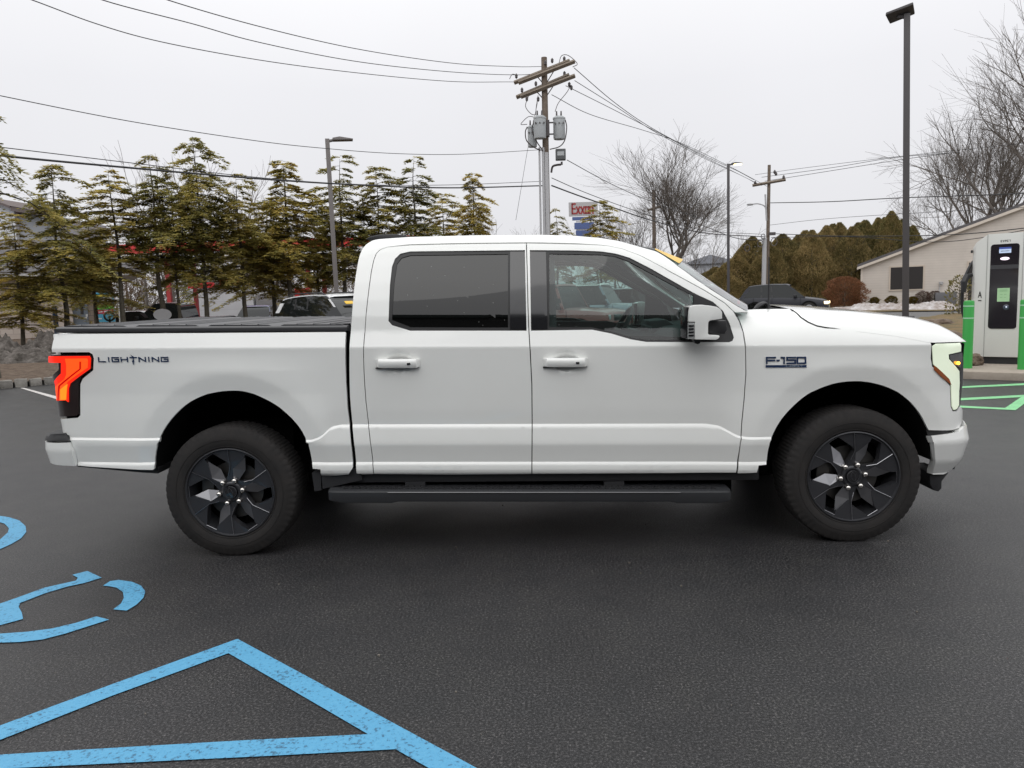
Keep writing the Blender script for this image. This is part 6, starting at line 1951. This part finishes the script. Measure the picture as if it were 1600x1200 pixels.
mb = MB(); mb.box(((x0+x1)/2, 3.4, ev+.08), (x1-x0, 8.4, .16)); mb.build('fascia', M_white, lb_)
mb = MB()
rz_ = bz(100, 358)
mb.add([(x0-.1, -.9, ev+.165), (x1+.1, -.9, ev+.165), (x1+.1, 7.7, ev+.165), (x0-.1, 7.7, ev+.165), (x0+3, 3.4, rz_-.15), (bx(110), 3.4, rz_-.15)], [(0, 1, 5, 4), (1, 2, 5), (2, 3, 4, 5), (3, 0, 4), (3, 2, 1, 0)])
mb.build('roof', M_roof, lb_)
mb = MB(); mb.box((bx(190.5), -.2, ev/2), (.20, .20, ev)); mb.build('porch_post', M_white, lb_)
# colourful board on the tan wall, and its tyre shaped hose reel
D2 = 29.2; c2 = G(164, D2, .3); sg_ = thing('information_board', 'upright blue board with yellow, green and red bands on the tan block wall', 'sign', c2, FACE(c2))
s = D2/FPX*.9
def ix(px): return (px-164)*s
def iz(px, py): return Zat(px, py, D2)-.30
mb = MB(); mb.box((0, 0, (iz(164, 457)+iz(164, 503))/2), (ix(179)-ix(150), .06, iz(164, 457)-iz(164, 503))); bd_ = mb.build('board', mat('board_blue', (.10, .42, .62), rough=.5), sg_)
mb = MB(); mb.box((0, .04, iz(164, 503)/2), (.08, .05, iz(164, 503))); mb.build('board_post', M_pvc, sg_)
for (y0, y1, col, nm, a, b) in ((460, 464, (.62, .50, .08), 'yellow_band', 151, 177), (464.5, 470.5, (.42, .42, .40), 'photo_band', 151, 177), (471.5, 475.5, (.03, .10, .30), 'navy_band', 151, 178), (476.5, 483, (.15, .60, .08), 'green_band', 151, 178), (484, 490, (.62, .05, .09), 'red_band', 152, 177)):
    mb = MB(); mb.box((ix((a+b)/2), -.036, (iz(164, y0)+iz(164, y1))/2), (ix(b)-ix(a), .01, iz(164, y0)-iz(164, y1))); mb.build(nm, mat(nm, col, rough=.5), bd_, flat=True)
mb = MB()
for (a, b, y) in ((153, 160, 473.5), (163, 170, 473.5), (154, 160, 487), (162, 174, 486.5), (153, 158, 497.5)):
    mb.box((ix((a+b)/2), -.043, iz(164, y)), (ix(b)-ix(a), .004, .05))
mb.build('white_bar', M_white, bd_, flat=True)
c = G(170, 28.4, .3)
rl = thing('hose_reel', 'black round hose reel in front of the blue board', 'hose reel', c, FACE(c))
zc_ = Zat(170, 494, 28.4)-.3
mb = MB(); mb.lathe([(.13, -.05), (.17, -.09), (.20, -.05), (.20, .05), (.17, .09), (.13, .05)], 28, 'Y', (0, 0, zc_), closed=True); mb.build('coil', M_trim, rl)
mb = MB(); mb.box((0, .05, zc_/2), (.06, .06, zc_)); mb.build('stand', M_black, rl)
c = G(85.5, 24, .35)
mb = MB(); Hh = Zat(85.5, 478, 24)-.35
mb.box((0, 0, Hh/2), (.105, .105, Hh)); o = mb.build('blue_post', mat('post_blue', (.045, .085, .17), rough=.5), bevel=.01); o.location = tuple(map(float, c)); tag(o, 'thin dark blue post just left of the truck tail', 'post')
# white gable house behind
D = 48; c = G(0, D, 0); gh = thing('gable_house', 'white house gable with a brown roof at the far left edge above the trees', 'house', c, FLAT); s = D/FPX
zz = lambda px, py: Zat(px, py, D)
mb = MB(); mb.prism([(-50*s, 0), (38*s, 0), (38*s, zz(38, 326)), (2*s, zz(2, 311)), (-50*s, zz(-50, 335))], lambda p: (p[0], 0, p[1]), lambda p: (p[0], 6, p[1])); mb.build('gable_wall', siding((.62, .63, .66), 'white_siding', .2, dark=.85), gh)
mb = MB(); mb.prism([(38*s, 0), (100*s, 0), (100*s, zz(100, 339)), (38*s, zz(38, 334))], lambda p: (p[0], .3, p[1]), lambda p: (p[0], 6, p[1])); mb.build('wing_wall', mat('wing_grey', (.30, .31, .33), rough=.7), gh)
mb = MB(); 
mb.add([(1*s, -.5, zz(2, 308)), (40*s, -.5, zz(38, 323)), (102*s, -.4, zz(100, 335)), (60*s, 5, zz(60, 324)), (3*s, 5, zz(2, 306))], [(0, 1, 2, 3, 4)])
mb.add([(1*s, -.5, zz(2, 308)-.15), (40*s, -.5, zz(38, 323)-.15), (40*s, -.5, zz(38, 323)), (1*s, -.5, zz(2, 308))], [(0, 1, 2, 3)])
mb.add([(40*s, -.45, zz(38, 323)-.3), (102*s, -.4, zz(100, 335)-.2), (102*s, -.4, zz(100, 335)), (40*s, -.45, zz(38, 323))], [(0, 1, 2, 3)])
rf = mb.build('roof', mat('roof_brown', (.13, .105, .10), rough=.9), gh)
mb = MB(); mb.prism([(-50*s, zz(-50, 345)), (3*s, zz(2, 313)), (3*s, zz(2, 310)), (-50*s, zz(-50, 341))], lambda p: (p[0], -.12, p[1]), lambda p: (p[0], -.01, p[1])); mb.prism([(3*s, zz(2, 313)), (38*s, zz(38, 328)), (38*s, zz(38, 324.5)), (3*s, zz(2, 310))], lambda p: (p[0], -.12, p[1]), lambda p: (p[0], -.01, p[1])); mb.build('barge_board', M_white, rf)
mb = MB(); mb.box((78*s, .2, zz(78, 332)), (.18, .1, 1.0)); mb.build('corner_post', M_white, gh)
window(-8, 12, 338, 345, gh, D, 0, lambda a, b: zz(a, b), frame=M_white, fw=.08)

# gas station: canopy and store
M_red = mat('canopy_red', (.55, .025, .025), rough=.4)
D = 46; c = G(408, D, 0); th = FLAT
gs = thing('gas_canopy', 'long red and white gas station canopy on red columns behind the evergreens', 'canopy', c, th); s = D/FPX
zz = lambda px, py: Zat(px, py, D)
cx0, cx1 = (172-408)*s, (652-408)*s
zt_, zm_, zb_ = zz(408, 375.5), zz(408, 390), zz(408, 398)
mb = MB(); mb.box(((cx0+cx1)/2, 3.5, (zt_+zm_)/2), (cx1-cx0, 7, zt_-zm_)); mb.build('red_fascia', M_red, gs)
mb = MB(); mb.box(((cx0+cx1)/2, 3.5, (zm_+zb_)/2-.002), (cx1-cx0-.04, 6.96, zm_-zb_-.004)); mb.build('white_fascia', M_white, gs)
for px in (250, 474, 590):
    for y in (1.5, 5.5):
        mb = MB(); mb.box(((px-408)*s, y, zb_/2), (.24, .24, zb_)); mb.build('column', mat('column_red', (.40, .03, .03), rough=.5), gs)
D = 58; c = G(350, D, 0)
st = thing('station_store', 'white gas station store with red sign panels behind the evergreens', 'store', c, FLAT); s = D/FPX
zz = lambda px, py: Zat(px, py, D)
mb = MB(); mb.box(((345-350)*s, 3, zz(350, 452)/2), ((398-296)*s, 6, zz(350, 452))); mb.build('white_wall', siding((.62, .62, .63), 'store_wall', .6, dark=.9), st)
mb = MB(); mb.box(((297-350)*s, 1, zz(297, 448)/2), (.5, .5, zz(297, 448))); mb.build('pillar', M_white, st)
mb = MB(); mb.box(((470-350)*s, 3, zz(350, 462)/2), (6.8, 6, zz(350, 462))); mb.build('side_wall', mat('store_grey', (.25, .24, .24), rough=.8), st)
mb = MB(); mb.box(((362-350)*s, -.1, zz(362, 441)), (30*s, .2, .42)); mb.build('sign_panel', M_red, st)
mb = MB(); mb.box(((318-350)*s, -.1, zz(318, 446)), (40*s, .2, .40)); mb.build('sign_panel', M_red, st)
mb = MB(); mb.box(((474-350)*s, -.15, zz(474, 462)), (1.1, .3, 1.1)); mb.build('red_box', M_red, st)
D = 60; c = G(912, D, 0)
xs = thing('fuel_sign', 'tall fuel price sign with red lettering over blue panels, partly hidden by branches', 'sign', c, FLAT); s = D/FPX
zz = lambda py: Zat(912, py, D)
mb = MB(); mb.box((0, .12, zz(345)/2), (.9, .3, zz(345))); mb.build('sign_pylon', M_white, xs)
mb = MB(); mb.box(((914-912)*s, 0, (zz(316)+zz(337.5))/2), (44*s, .24, zz(316)-zz(337.5))); bd_ = mb.build('name_board', mat('sign_white', (.42, .41, .41), rough=.6), xs)
mb = MB(); strokes(mb, 'Exxon', lambda u, v, d: ((897-912)*s+u, -.125-d, zz(333.5)+v), .22, .12, .72, .12, depth=.02); mb.build('sign_lettering', mat('sign_red', (.30, .035, .035), rough=.5), bd_, flat=True)
M_sblue = mat('sign_blue', (.07, .11, .27), rough=.5)
for (a, b, x0, x1) in ((339, 344, 897, 928), (348, 358, 900, 930), (360, 369, 902, 931)):
    mb = MB(); mb.box((((x0+x1)/2-912)*s, 0, (zz(a)+zz(b))/2), ((x1-x0)*s, .24, zz(a)-zz(b))); mb.build('price_panel', M_sblue, xs)
# oval sign seen edge on behind the trunk
D = 25; c = G(253, D, .4); ov = thing('oval_sign', 'pale grey oval sign plate on a post before the black pickup', 'sign', c, FACE(c)); s = D/FPX
mb = MB(); zc_ = Zat(253, 491.5, D)-.4
mb.prism([(13*s*math.cos(2*PI*k/32), zc_+9*s*math.sin(2*PI*k/32)) for k in range(32)], lambda p: (p[0], -.03, p[1]), lambda p: (p[0], 0, p[1])); mb.build('plate', mat('plate_grey', (.33, .33, .34), rough=.5), ov)
mb = MB(); mb.box((0, .03, zc_/2), (.06, .05, zc_)); mb.build('post', M_pvc, ov)
# far building; the mist is put into its pale grey colours
c = G(1110, 120, 0); s = 120/FPX
fb = thing('far_building', 'faint grey building far beyond the lit lamp', 'building', c, FACE(c))
mb = MB(); mb.box((0, 4, Zat(1110, 412, 120)/2), (75*s, 8, Zat(1110, 412, 120))); mb.build('wall', siding((.36, .37, .40), 'far_wall', 1.0, dark=.7), fb)
mb = MB(); h_ = Zat(1110, 412, 120); mb.prism([(-.7-37*s, h_), (37*s+.7, h_), (0, h_+1.4)], lambda p: (p[0], -.5, p[1]), lambda p: (p[0], 8.5, p[1])); mb.build('roof', mat('far_roof', (.25, .26, .29), rough=.9), fb)
# dealership front behind the viewpoint (shows in the glass)
db = thing('showroom_building', 'dark glazed showroom front behind the viewpoint, seen only reflected in the truck windows', 'building', (3, -16.0, 0), math.radians(-12))
mb = MB(); mb.box((0, -5, 3.3), (60, 10, 6.6)); mb.build('wall', mat('showroom_wall', (.06, .06, .062), rough=.5), db)
mb = MB()
for k in range(-9, 10): mb.box((k*3.1, .03, 1.7), (2.7, .1, 2.6))
mb.build('glazing', M_wind_d, db)
mb = MB(); mb.box((0, .25, 6.9), (60.5, .5, .6)); mb.build('fascia', mat('showroom_fascia', (.05, .07, .065), rough=.5), db)

# ---- other vehicles
def make_car(name, label, cat, loc, rz, L, W, H, col, roofcol=None, style='suv', lit=False, group=None, belt=None, plate=None, dark_trim=True):
    cm = mat('car_'+name+str(len(MATS)), col, rough=.35 if lit else .3, coat=0.0 if lit else 1.0, spec=.25 if lit else .5)
    rm = mat('carroof_'+name+str(len(MATS)), roofcol, rough=.3, coat=1.0) if roofcol else cm
    t = thing(name, label, cat, loc, rz, group)
    hl = L/2; hw = W/2; belt = belt or H*.60; gc = .24
    hood = belt-.02
    if style == 'suv':
        st = [(-hl, .45, belt*.86, .80), (-hl+.06, .36, belt*.98, .92), (-hl+.35, gc+.04, belt, .985), (-hl+1.2, gc, belt, 1), (0, gc, belt-.01, 1), (hl-1.55, gc, belt-.04, 1), (hl-1.2, gc, belt-.05, 1), (hl-.55, gc+.04, belt-.14, .97), (hl-.18, gc+.08, belt-.22, .90), (hl-.04, .36, belt-.34, .80), (hl, .45, belt-.45, .70)]
        gh_ = [(-hl+.12, belt-.02), (-hl+.46, H-.17), (-hl+.80, H-.05), (-hl+1.7, H), (-.1, H-.015), (.38, H-.08), (hl-1.12, belt-.05)]
    elif style == 'boxy':
        st = [(-hl, .5, belt*.9, .9), (-hl+.06, .4, belt, .97), (-hl+.35, gc, belt, 1), (0, gc, belt, 1), (hl-1.45, gc, belt, 1), (hl-1.2, gc, belt-.01, .99), (hl-.35, gc+.05, belt-.06, .96), (hl-.08, .35, belt-.12, .93), (hl, .45, belt-.25, .88)]
        gh_ = [(-hl+.10, belt-.02), (-hl+.22, H-.08), (-hl+.40, H-.01), (-hl+1.6, H), (.25, H-.005), (.42, H-.04), (hl-1.48, belt)]
    elif style == 'pickup':
        st = [(-hl, .5, belt*.96, .94), (-hl+.05, .42, belt*.98, .98), (-hl+1.5, gc+.05, belt*.98, 1), (0, gc, belt, 1), (hl-1.6, gc, belt, 1), (hl-1.25, gc, belt-.02, 1), (hl-.4, gc+.1, belt-.10, .97), (hl-.08, .4, belt-.18, .92), (hl, .5, belt-.30, .86)]
        gh_ = [(-hl+1.75, belt-.02), (-hl+1.86, H-.10), (-hl+2.1, H-.02), (-hl+2.9, H), (hl-2.5, H-.02), (hl-2.25, H-.08), (hl-1.5, belt-.02)]
    else:
        st = [(-hl, .5, belt*.82, .8), (-hl+.06, .4, belt*.92, .9), (-hl+.5, gc, belt*.97, .98), (-hl+1.1, gc, belt, 1), (0, gc, belt-.01, 1), (hl-1.5, gc, belt-.04, 1), (hl-1.2, gc, belt-.06, 1), (hl-.5, gc+.04, belt-.17, .95), (hl-.12, .3, belt-.27, .86), (hl, .42, belt-.40, .72)]
        gh_ = [(-hl+.45, belt-.03), (-hl+1.15, H-.06), (-hl+1.7, H), (-.1, H-.01), (.25, H-.06), (hl-1.35, belt-.06)]
    rings = []
    for (x, zb, zt, k) in st:
        w_ = hw*k
        rings.append([(x, -w_*.86, zb), (x, -w_*.97, zb+.06), (x, -w_, zb+(zt-zb)*.45), (x, -w_*.985, zt-.12), (x, -w_*.93, zt-.02), (x, -w_*.6, zt+.03), (x, 0, zt+.045), (x, w_*.6, zt+.03), (x, w_*.93, zt-.02), (x, w_*.985, zt-.12), (x, w_, zb+(zt-zb)*.45), (x, w_*.97, zb+.06), (x, w_*.86, zb)])
    rr_ = catmull([np.array(r) for r in rings], 3); n = 13
    V = [tuple(v) for r in rr_ for v in r]; F = [(i*n+k, i*n+(k+1) % n, (i+1)*n+(k+1) % n, (i+1)*n+k) for i in range(len(rr_)-1) for k in range(n)]
    F += [tuple(range(n)), tuple((len(rr_)-1)*n+k for k in range(n))]
    body = MB().add(V, F).build('body', cm, t, ang=35)
    # glasshouse: dark glass volume, painted roof and pillars over it
    wb, wt = hw*.90, hw*.70
    def gy(z, o=0): 
        k = (z-belt)/(H-belt); return (wb+(wt-wb)*max(0, k)**1.3)+o
    g = [tuple(p) for p in catmull([np.array(q, float) for q in gh_], 3)]
    mb = MB(); m_ = len(g)
    V = [(x, -gy(z), z) for x, z in g]+[(x, gy(z), z) for x, z in g]
    mb.add(V, [(i, i+1, m_+i+1, m_+i) for i in range(m_-1)]+[tuple(range(m_)), tuple(range(m_, 2*m_))[::-1]])
    mb.build('windows', M_carglass, t, ang=25)
    # roof skin
    mb = MB(); zr = H-.125
    top_ = [p for p in g if p[1] >= zr]
    a0 = [(x, z+.012) for x, z in top_]
    V = []
    for x, z in a0:
        V += [(x, -gy(z)-.014, z-.05), (x, -gy(z)-.006, z-.004), (x, -gy(z)*.8, z+.018), (x, 0, z+.03), (x, gy(z)*.8, z+.018), (x, gy(z)+.006, z-.004), (x, gy(z)+.014, z-.05)]
    F = [(i*7+k, i*7+k+1, (i+1)*7+k+1, (i+1)*7+k) for i in range(len(a0)-1) for k in range(6)]
    mb.add(V, F); roof = mb.build('roof', rm, t, ang=50)
    # pillars
    def strip(p, q, w_, nm, mm, o=.012):
        mb = MB()
        for sg in (-1, 1):
            (x0, z0), (x1, z1) = p, q
            V = [(x0-w_/2, sg*(gy(z0)+o), z0), (x0+w_/2, sg*(gy(z0)+o), z0), (x1+w_/2, sg*(gy(z1)+o), z1), (x1-w_/2, sg*(gy(z1)+o), z1)]
            V += [(a, b-sg*.03, c_) for a, b, c_ in V]
            mb.add(V, [(0, 1, 2, 3), (4, 5, 6, 7), (0, 1, 5, 4), (1, 2, 6, 5), (2, 3, 7, 6), (3, 0, 4, 7)])
            mb_ = mb; 
        return mb.build(nm, mm, t)
    f0, f1 = gh_[-1], gh_[-2]
    strip((f0[0]-.03, f0[1]), (f1[0]-.02, f1[1]-.03), .09, 'front_pillar', cm)
    r0_, r1_ = gh_[0], gh_[1]
    strip((r0_[0]+.10, r0_[1]), (r1_[0]+.10, r1_[1]-.02), .20 if style != 'pickup' else .14, 'rear_pillar', rm)
    mid = (r1_[0]+f1[0])/2
    strip((mid+.25, belt-.02), (mid+.18, H-.09), .07, 'door_pillar', M_trim)
    if style in ('suv', 'boxy'): strip((r1_[0]+.80, belt-.02), (r1_[0]+.78, H-.09), .09, 'door_pillar', M_trim)
    # shut lines and sill trim
    mb = MB()
    for sg in (-1, 1):
        mb.box((0.05, sg*(hw-.005), gc+.10), (L*.50, .03, .14))
    mb.build('sill_trim', M_black, t)
    mb = MB()
    for sg in (-1, 1):
        for x in (hl-1.35, mid+.25, mid-.72):
            mb.box((x, sg*(hw-.002), (belt+gc)/2+.08), (.012, .014, belt-gc-.22))
    mb.build('shut_lines', M_void, t, flat=True)
    # wheels
    R_ = .36 if H > 1.6 else .32
    wx = (-hl+.95 if style != 'pickup' else -hl+1.2, hl-.92)
    for x in wx:
        for sg in (-1, 1):
            mb = MB(); mb.lathe([(R_+.075, 0), (R_+.075, .018), (R_+.045, .02), (.001, .02)], 28, 'Y', (x, 0, R_+.01))
            mb.v = [(a, sg*(hw-.015)+sg*b, max(c_, gc)) for a, b, c_ in mb.v]
            mb.build('wheel_arch', M_void, t)
            wt_ = bpy.data.objects.new('wheel', None); COL.objects.link(wt_); wt_.parent = t; wt_.location = (x, sg*(hw-.10), R_)
            mb = MB(); mb.lathe([(R_*.62, .115*sg), (R_*.8, .125*sg), (R_*.97, .11*sg), (R_, .07*sg), (R_, -.10*sg), (R_*.6, -.11*sg)], 28, 'Y'); mb.build('tyre', M_tyre, wt_)
            mb = MB(); mb.lathe([(R_*.64, .112*sg), (R_*.56, .118*sg), (R_*.50, .08*sg), (R_*.18, .10*sg), (.001, .105*sg)], 10, 'Y'); mb.build('rim', M_carrim, wt_, flat=True)
    # lamps, grille, mirrors, plate
    zf = belt-.36 if style != 'boxy' else belt-.28
    for sg in (-1, 1):
        mb = MB(); mb.box((hl-.13, sg*hw*.68, zf+.02), (.24, hw*.38, .15), rz=-sg*.35)
        mb.build('headlight', M_headlit if lit else M_headoff, t, bevel=.03)
        mb = MB(); mb.box((-hl+.08, sg*hw*.83, belt-.22), (.16, .22, .20)); mb.build('taillight', M_tailr, t, bevel=.02)
        mb = MB(); mb.box((hl-1.62, sg*(hw+.09), belt+.06), (.14, .20, .15)); mb.build('wing_mirror', M_black if dark_trim else cm, t, bevel=.03)
        mb = MB(); mb.box((mid+.02, sg*(hw+.005), belt-.16), (.18, .03, .03)); mb.build('door_handle', M_black, t)
    mb = MB(); mb.box((hl-.035, 0, zf), (.08, hw*.95, .20)); mb.build('grille', M_gloss, t, bevel=.02)
    mb = MB(); mb.box((hl-.02, 0, .44), (.10, W*.80, .20)); mb.build('bumper', M_black, t, bevel=.03)
    if plate:
        mb = MB(); mb.box((hl+.035, 0, .50), (.01, .32, .15)); mb.build('number_plate', mat('plate_'+name, plate, rough=.5), t, flat=True)
    return t
M_carglass = mat('car_glass', (.010, .012, .012), rough=.03, spec=.4)
M_carrim = mat('car_rim', (.45, .45, .46), rough=.3, metal=.8)
M_headlit = mat('head_lit', (.9, .8, .6), emit=(1.0, .74, .38), estr=2.2)
M_headoff = mat('head_off', (.45, .47, .48), rough=.12, coat=1)
M_tailr = mat('tail_r', (.45, .02, .02), rough=.2, coat=1, emit=(.8, .05, .05), estr=.15)
c = G(1224, 42, 0)
make_car('dark_crossover', 'dark grey crossover with headlights on, passing on the side road in front of the hedge', 'car', c, math.radians(-24), 4.6, 1.8, 1.70, (.030, .031, .038), lit=True, plate=(.55, .48, .25))
c = G(538, 21, 0)
wcar = make_car('white_crossover', 'white crossover with a yellow windscreen sticker parked behind the bed cover', 'car', c, math.radians(-41), 4.9, 1.95, 1.72, (.74, .75, .76), style='suv')
mb = MB(); mb.box((0, 0, 0), (.02, .26, .11)); o = mb.build('windscreen_sticker', mat('sticker_yellow', (.8, .5, .05)), wcar, bevel=.01); o.location = (.72, -.36, 1.50); o.rotation_euler = (0, math.radians(-48), 0)
mb = MB()
for sg in (-1, 1): mb.tube([(-1.7, sg*.66, 1.70), (-1.5, sg*.66, 1.78), (-.1, sg*.66, 1.78), (.1, sg*.66, 1.72)], .022, 6)
mb.build('roof_rail', M_black, wcar)
c = G(868, 24.5, 0); make_car('red_offroader', 'dull red boxy off road car seen through the truck cab windows', 'car', c, math.radians(-30), 4.4, 1.9, 1.80, (.22, .05, .045), style='boxy', group='cars parked beyond the truck cab')
c = G(930, 30, 0); make_car('blue_offroader', 'grey blue off road car with a white roof seen through the truck cab windows', 'car', c, math.radians(-22), 4.6, 1.9, 1.86, (.14, .20, .25), roofcol=(.70, .71, .70), style='boxy', group='cars parked beyond the truck cab')
c = G(1020, 34, 0); make_car('silver_offroader', 'pale silver off road car seen behind the steering wheel of the truck', 'car', c, math.radians(-34), 4.6, 1.9, 1.70, (.40, .44, .47), style='boxy', group='cars parked beyond the truck cab')
c = G(266, 36, 0); make_car('black_pickup', 'black pickup parked at the gas station between the evergreen trunks', 'car', c, math.radians(178), 5.4, 1.9, 1.72, (.012, .012, .014), style='pickup')
c = G(207, 36, 0); make_car('grey_sedan', 'small dark sedan between the evergreen trunks, left of the black pickup', 'car', c, math.radians(170), 4.4, 1.75, 1.38, (.05, .045, .055), style='sedan')
c = G(408, 40, 0); make_car('blue_sedan', 'dark blue car at the gas station just left of the white crossover', 'car', c, math.radians(95), 4.5, 1.8, 1.45, (.02, .05, .16), style='sedan')

# ---- pieces that are separate in the place become separate parts
def split_loose(o):
    me = o.data
    if me.users > 1: return
    bm = bmesh.new(); bm.from_mesh(me); bm.verts.ensure_lookup_table()
    seen = set(); comps = []
    for v in bm.verts:
        if v.index in seen: continue
        st_ = [v]; seen.add(v.index); cc_ = []
        while st_:
            a = st_.pop(); cc_.append(a.index)
            for e_ in a.link_edges:
                b = e_.other_vert(a)
                if b.index not in seen: seen.add(b.index); st_.append(b)
        comps.append(set(cc_))
    bm.free()
    if len(comps) < 2: return
    for k, cset in enumerate(comps[::-1]):
        b2 = bmesh.new(); b2.from_mesh(me); b2.verts.ensure_lookup_table()
        bmesh.ops.delete(b2, geom=[v for v in b2.verts if v.index not in cset], context='VERTS')
        m2 = bpy.data.meshes.new(o.name.split('.')[0]); b2.to_mesh(m2); b2.free()
        for mm in me.materials: m2.materials.append(mm)
        if k == len(comps)-1:
            o.data = m2
        else:
            q = bpy.data.objects.new(o.name.split('.')[0], m2); COL.objects.link(q); q.parent = o.parent; q.matrix_basis = o.matrix_basis
SPL = {'insulators': 'insulator', 'bushing': 'bushing', 'terminal': 'terminal', 'board_bracket': 'board_bracket', 'jumper_wires': 'jumper_wire', 'cable_coil': 'cable_coil', 'shut_lines': 'shut_line', 'sill_trim': 'sill_trim', 'splash_guard': 'splash_guard',
       'arm_braces': 'arm_brace', 'panel_seam': 'panel_seam', 'roof_rail': 'roof_rail', 'front_pillar': 'front_pillar', 'rear_pillar': 'rear_pillar', 'door_pillar': 'door_pillar', 'inner_pillar': 'inner_pillar', 'fender_top': 'fender_top', 'pillar_lining': 'pillar_lining',
       'glazing': 'glass_pane', 'door_notices': 'door_notice', 'white_bar': 'white_bar', 'barge_board': 'barge_board', 'riser': 'riser', 'machined_line': 'machined_line', 'spoke_facet': 'spoke_facet', 'inner_body': 'inner_body', 'lamp_louvre': 'lamp_louvre', 'air_conditioner': 'air_conditioner', 'cover_clamp': 'cover_clamp', 'air_deflector': 'air_deflector', 'mounting_bracket': 'mounting_bracket', 'meter': 'meter'}
for o in list(COL.objects):
    b = o.name.split('.')[0]
    if b in SPL and o.type == 'MESH' and o.parent and b not in ('machined_line', 'spoke_facet'):
        o.name = SPL[b]; split_loose(o)
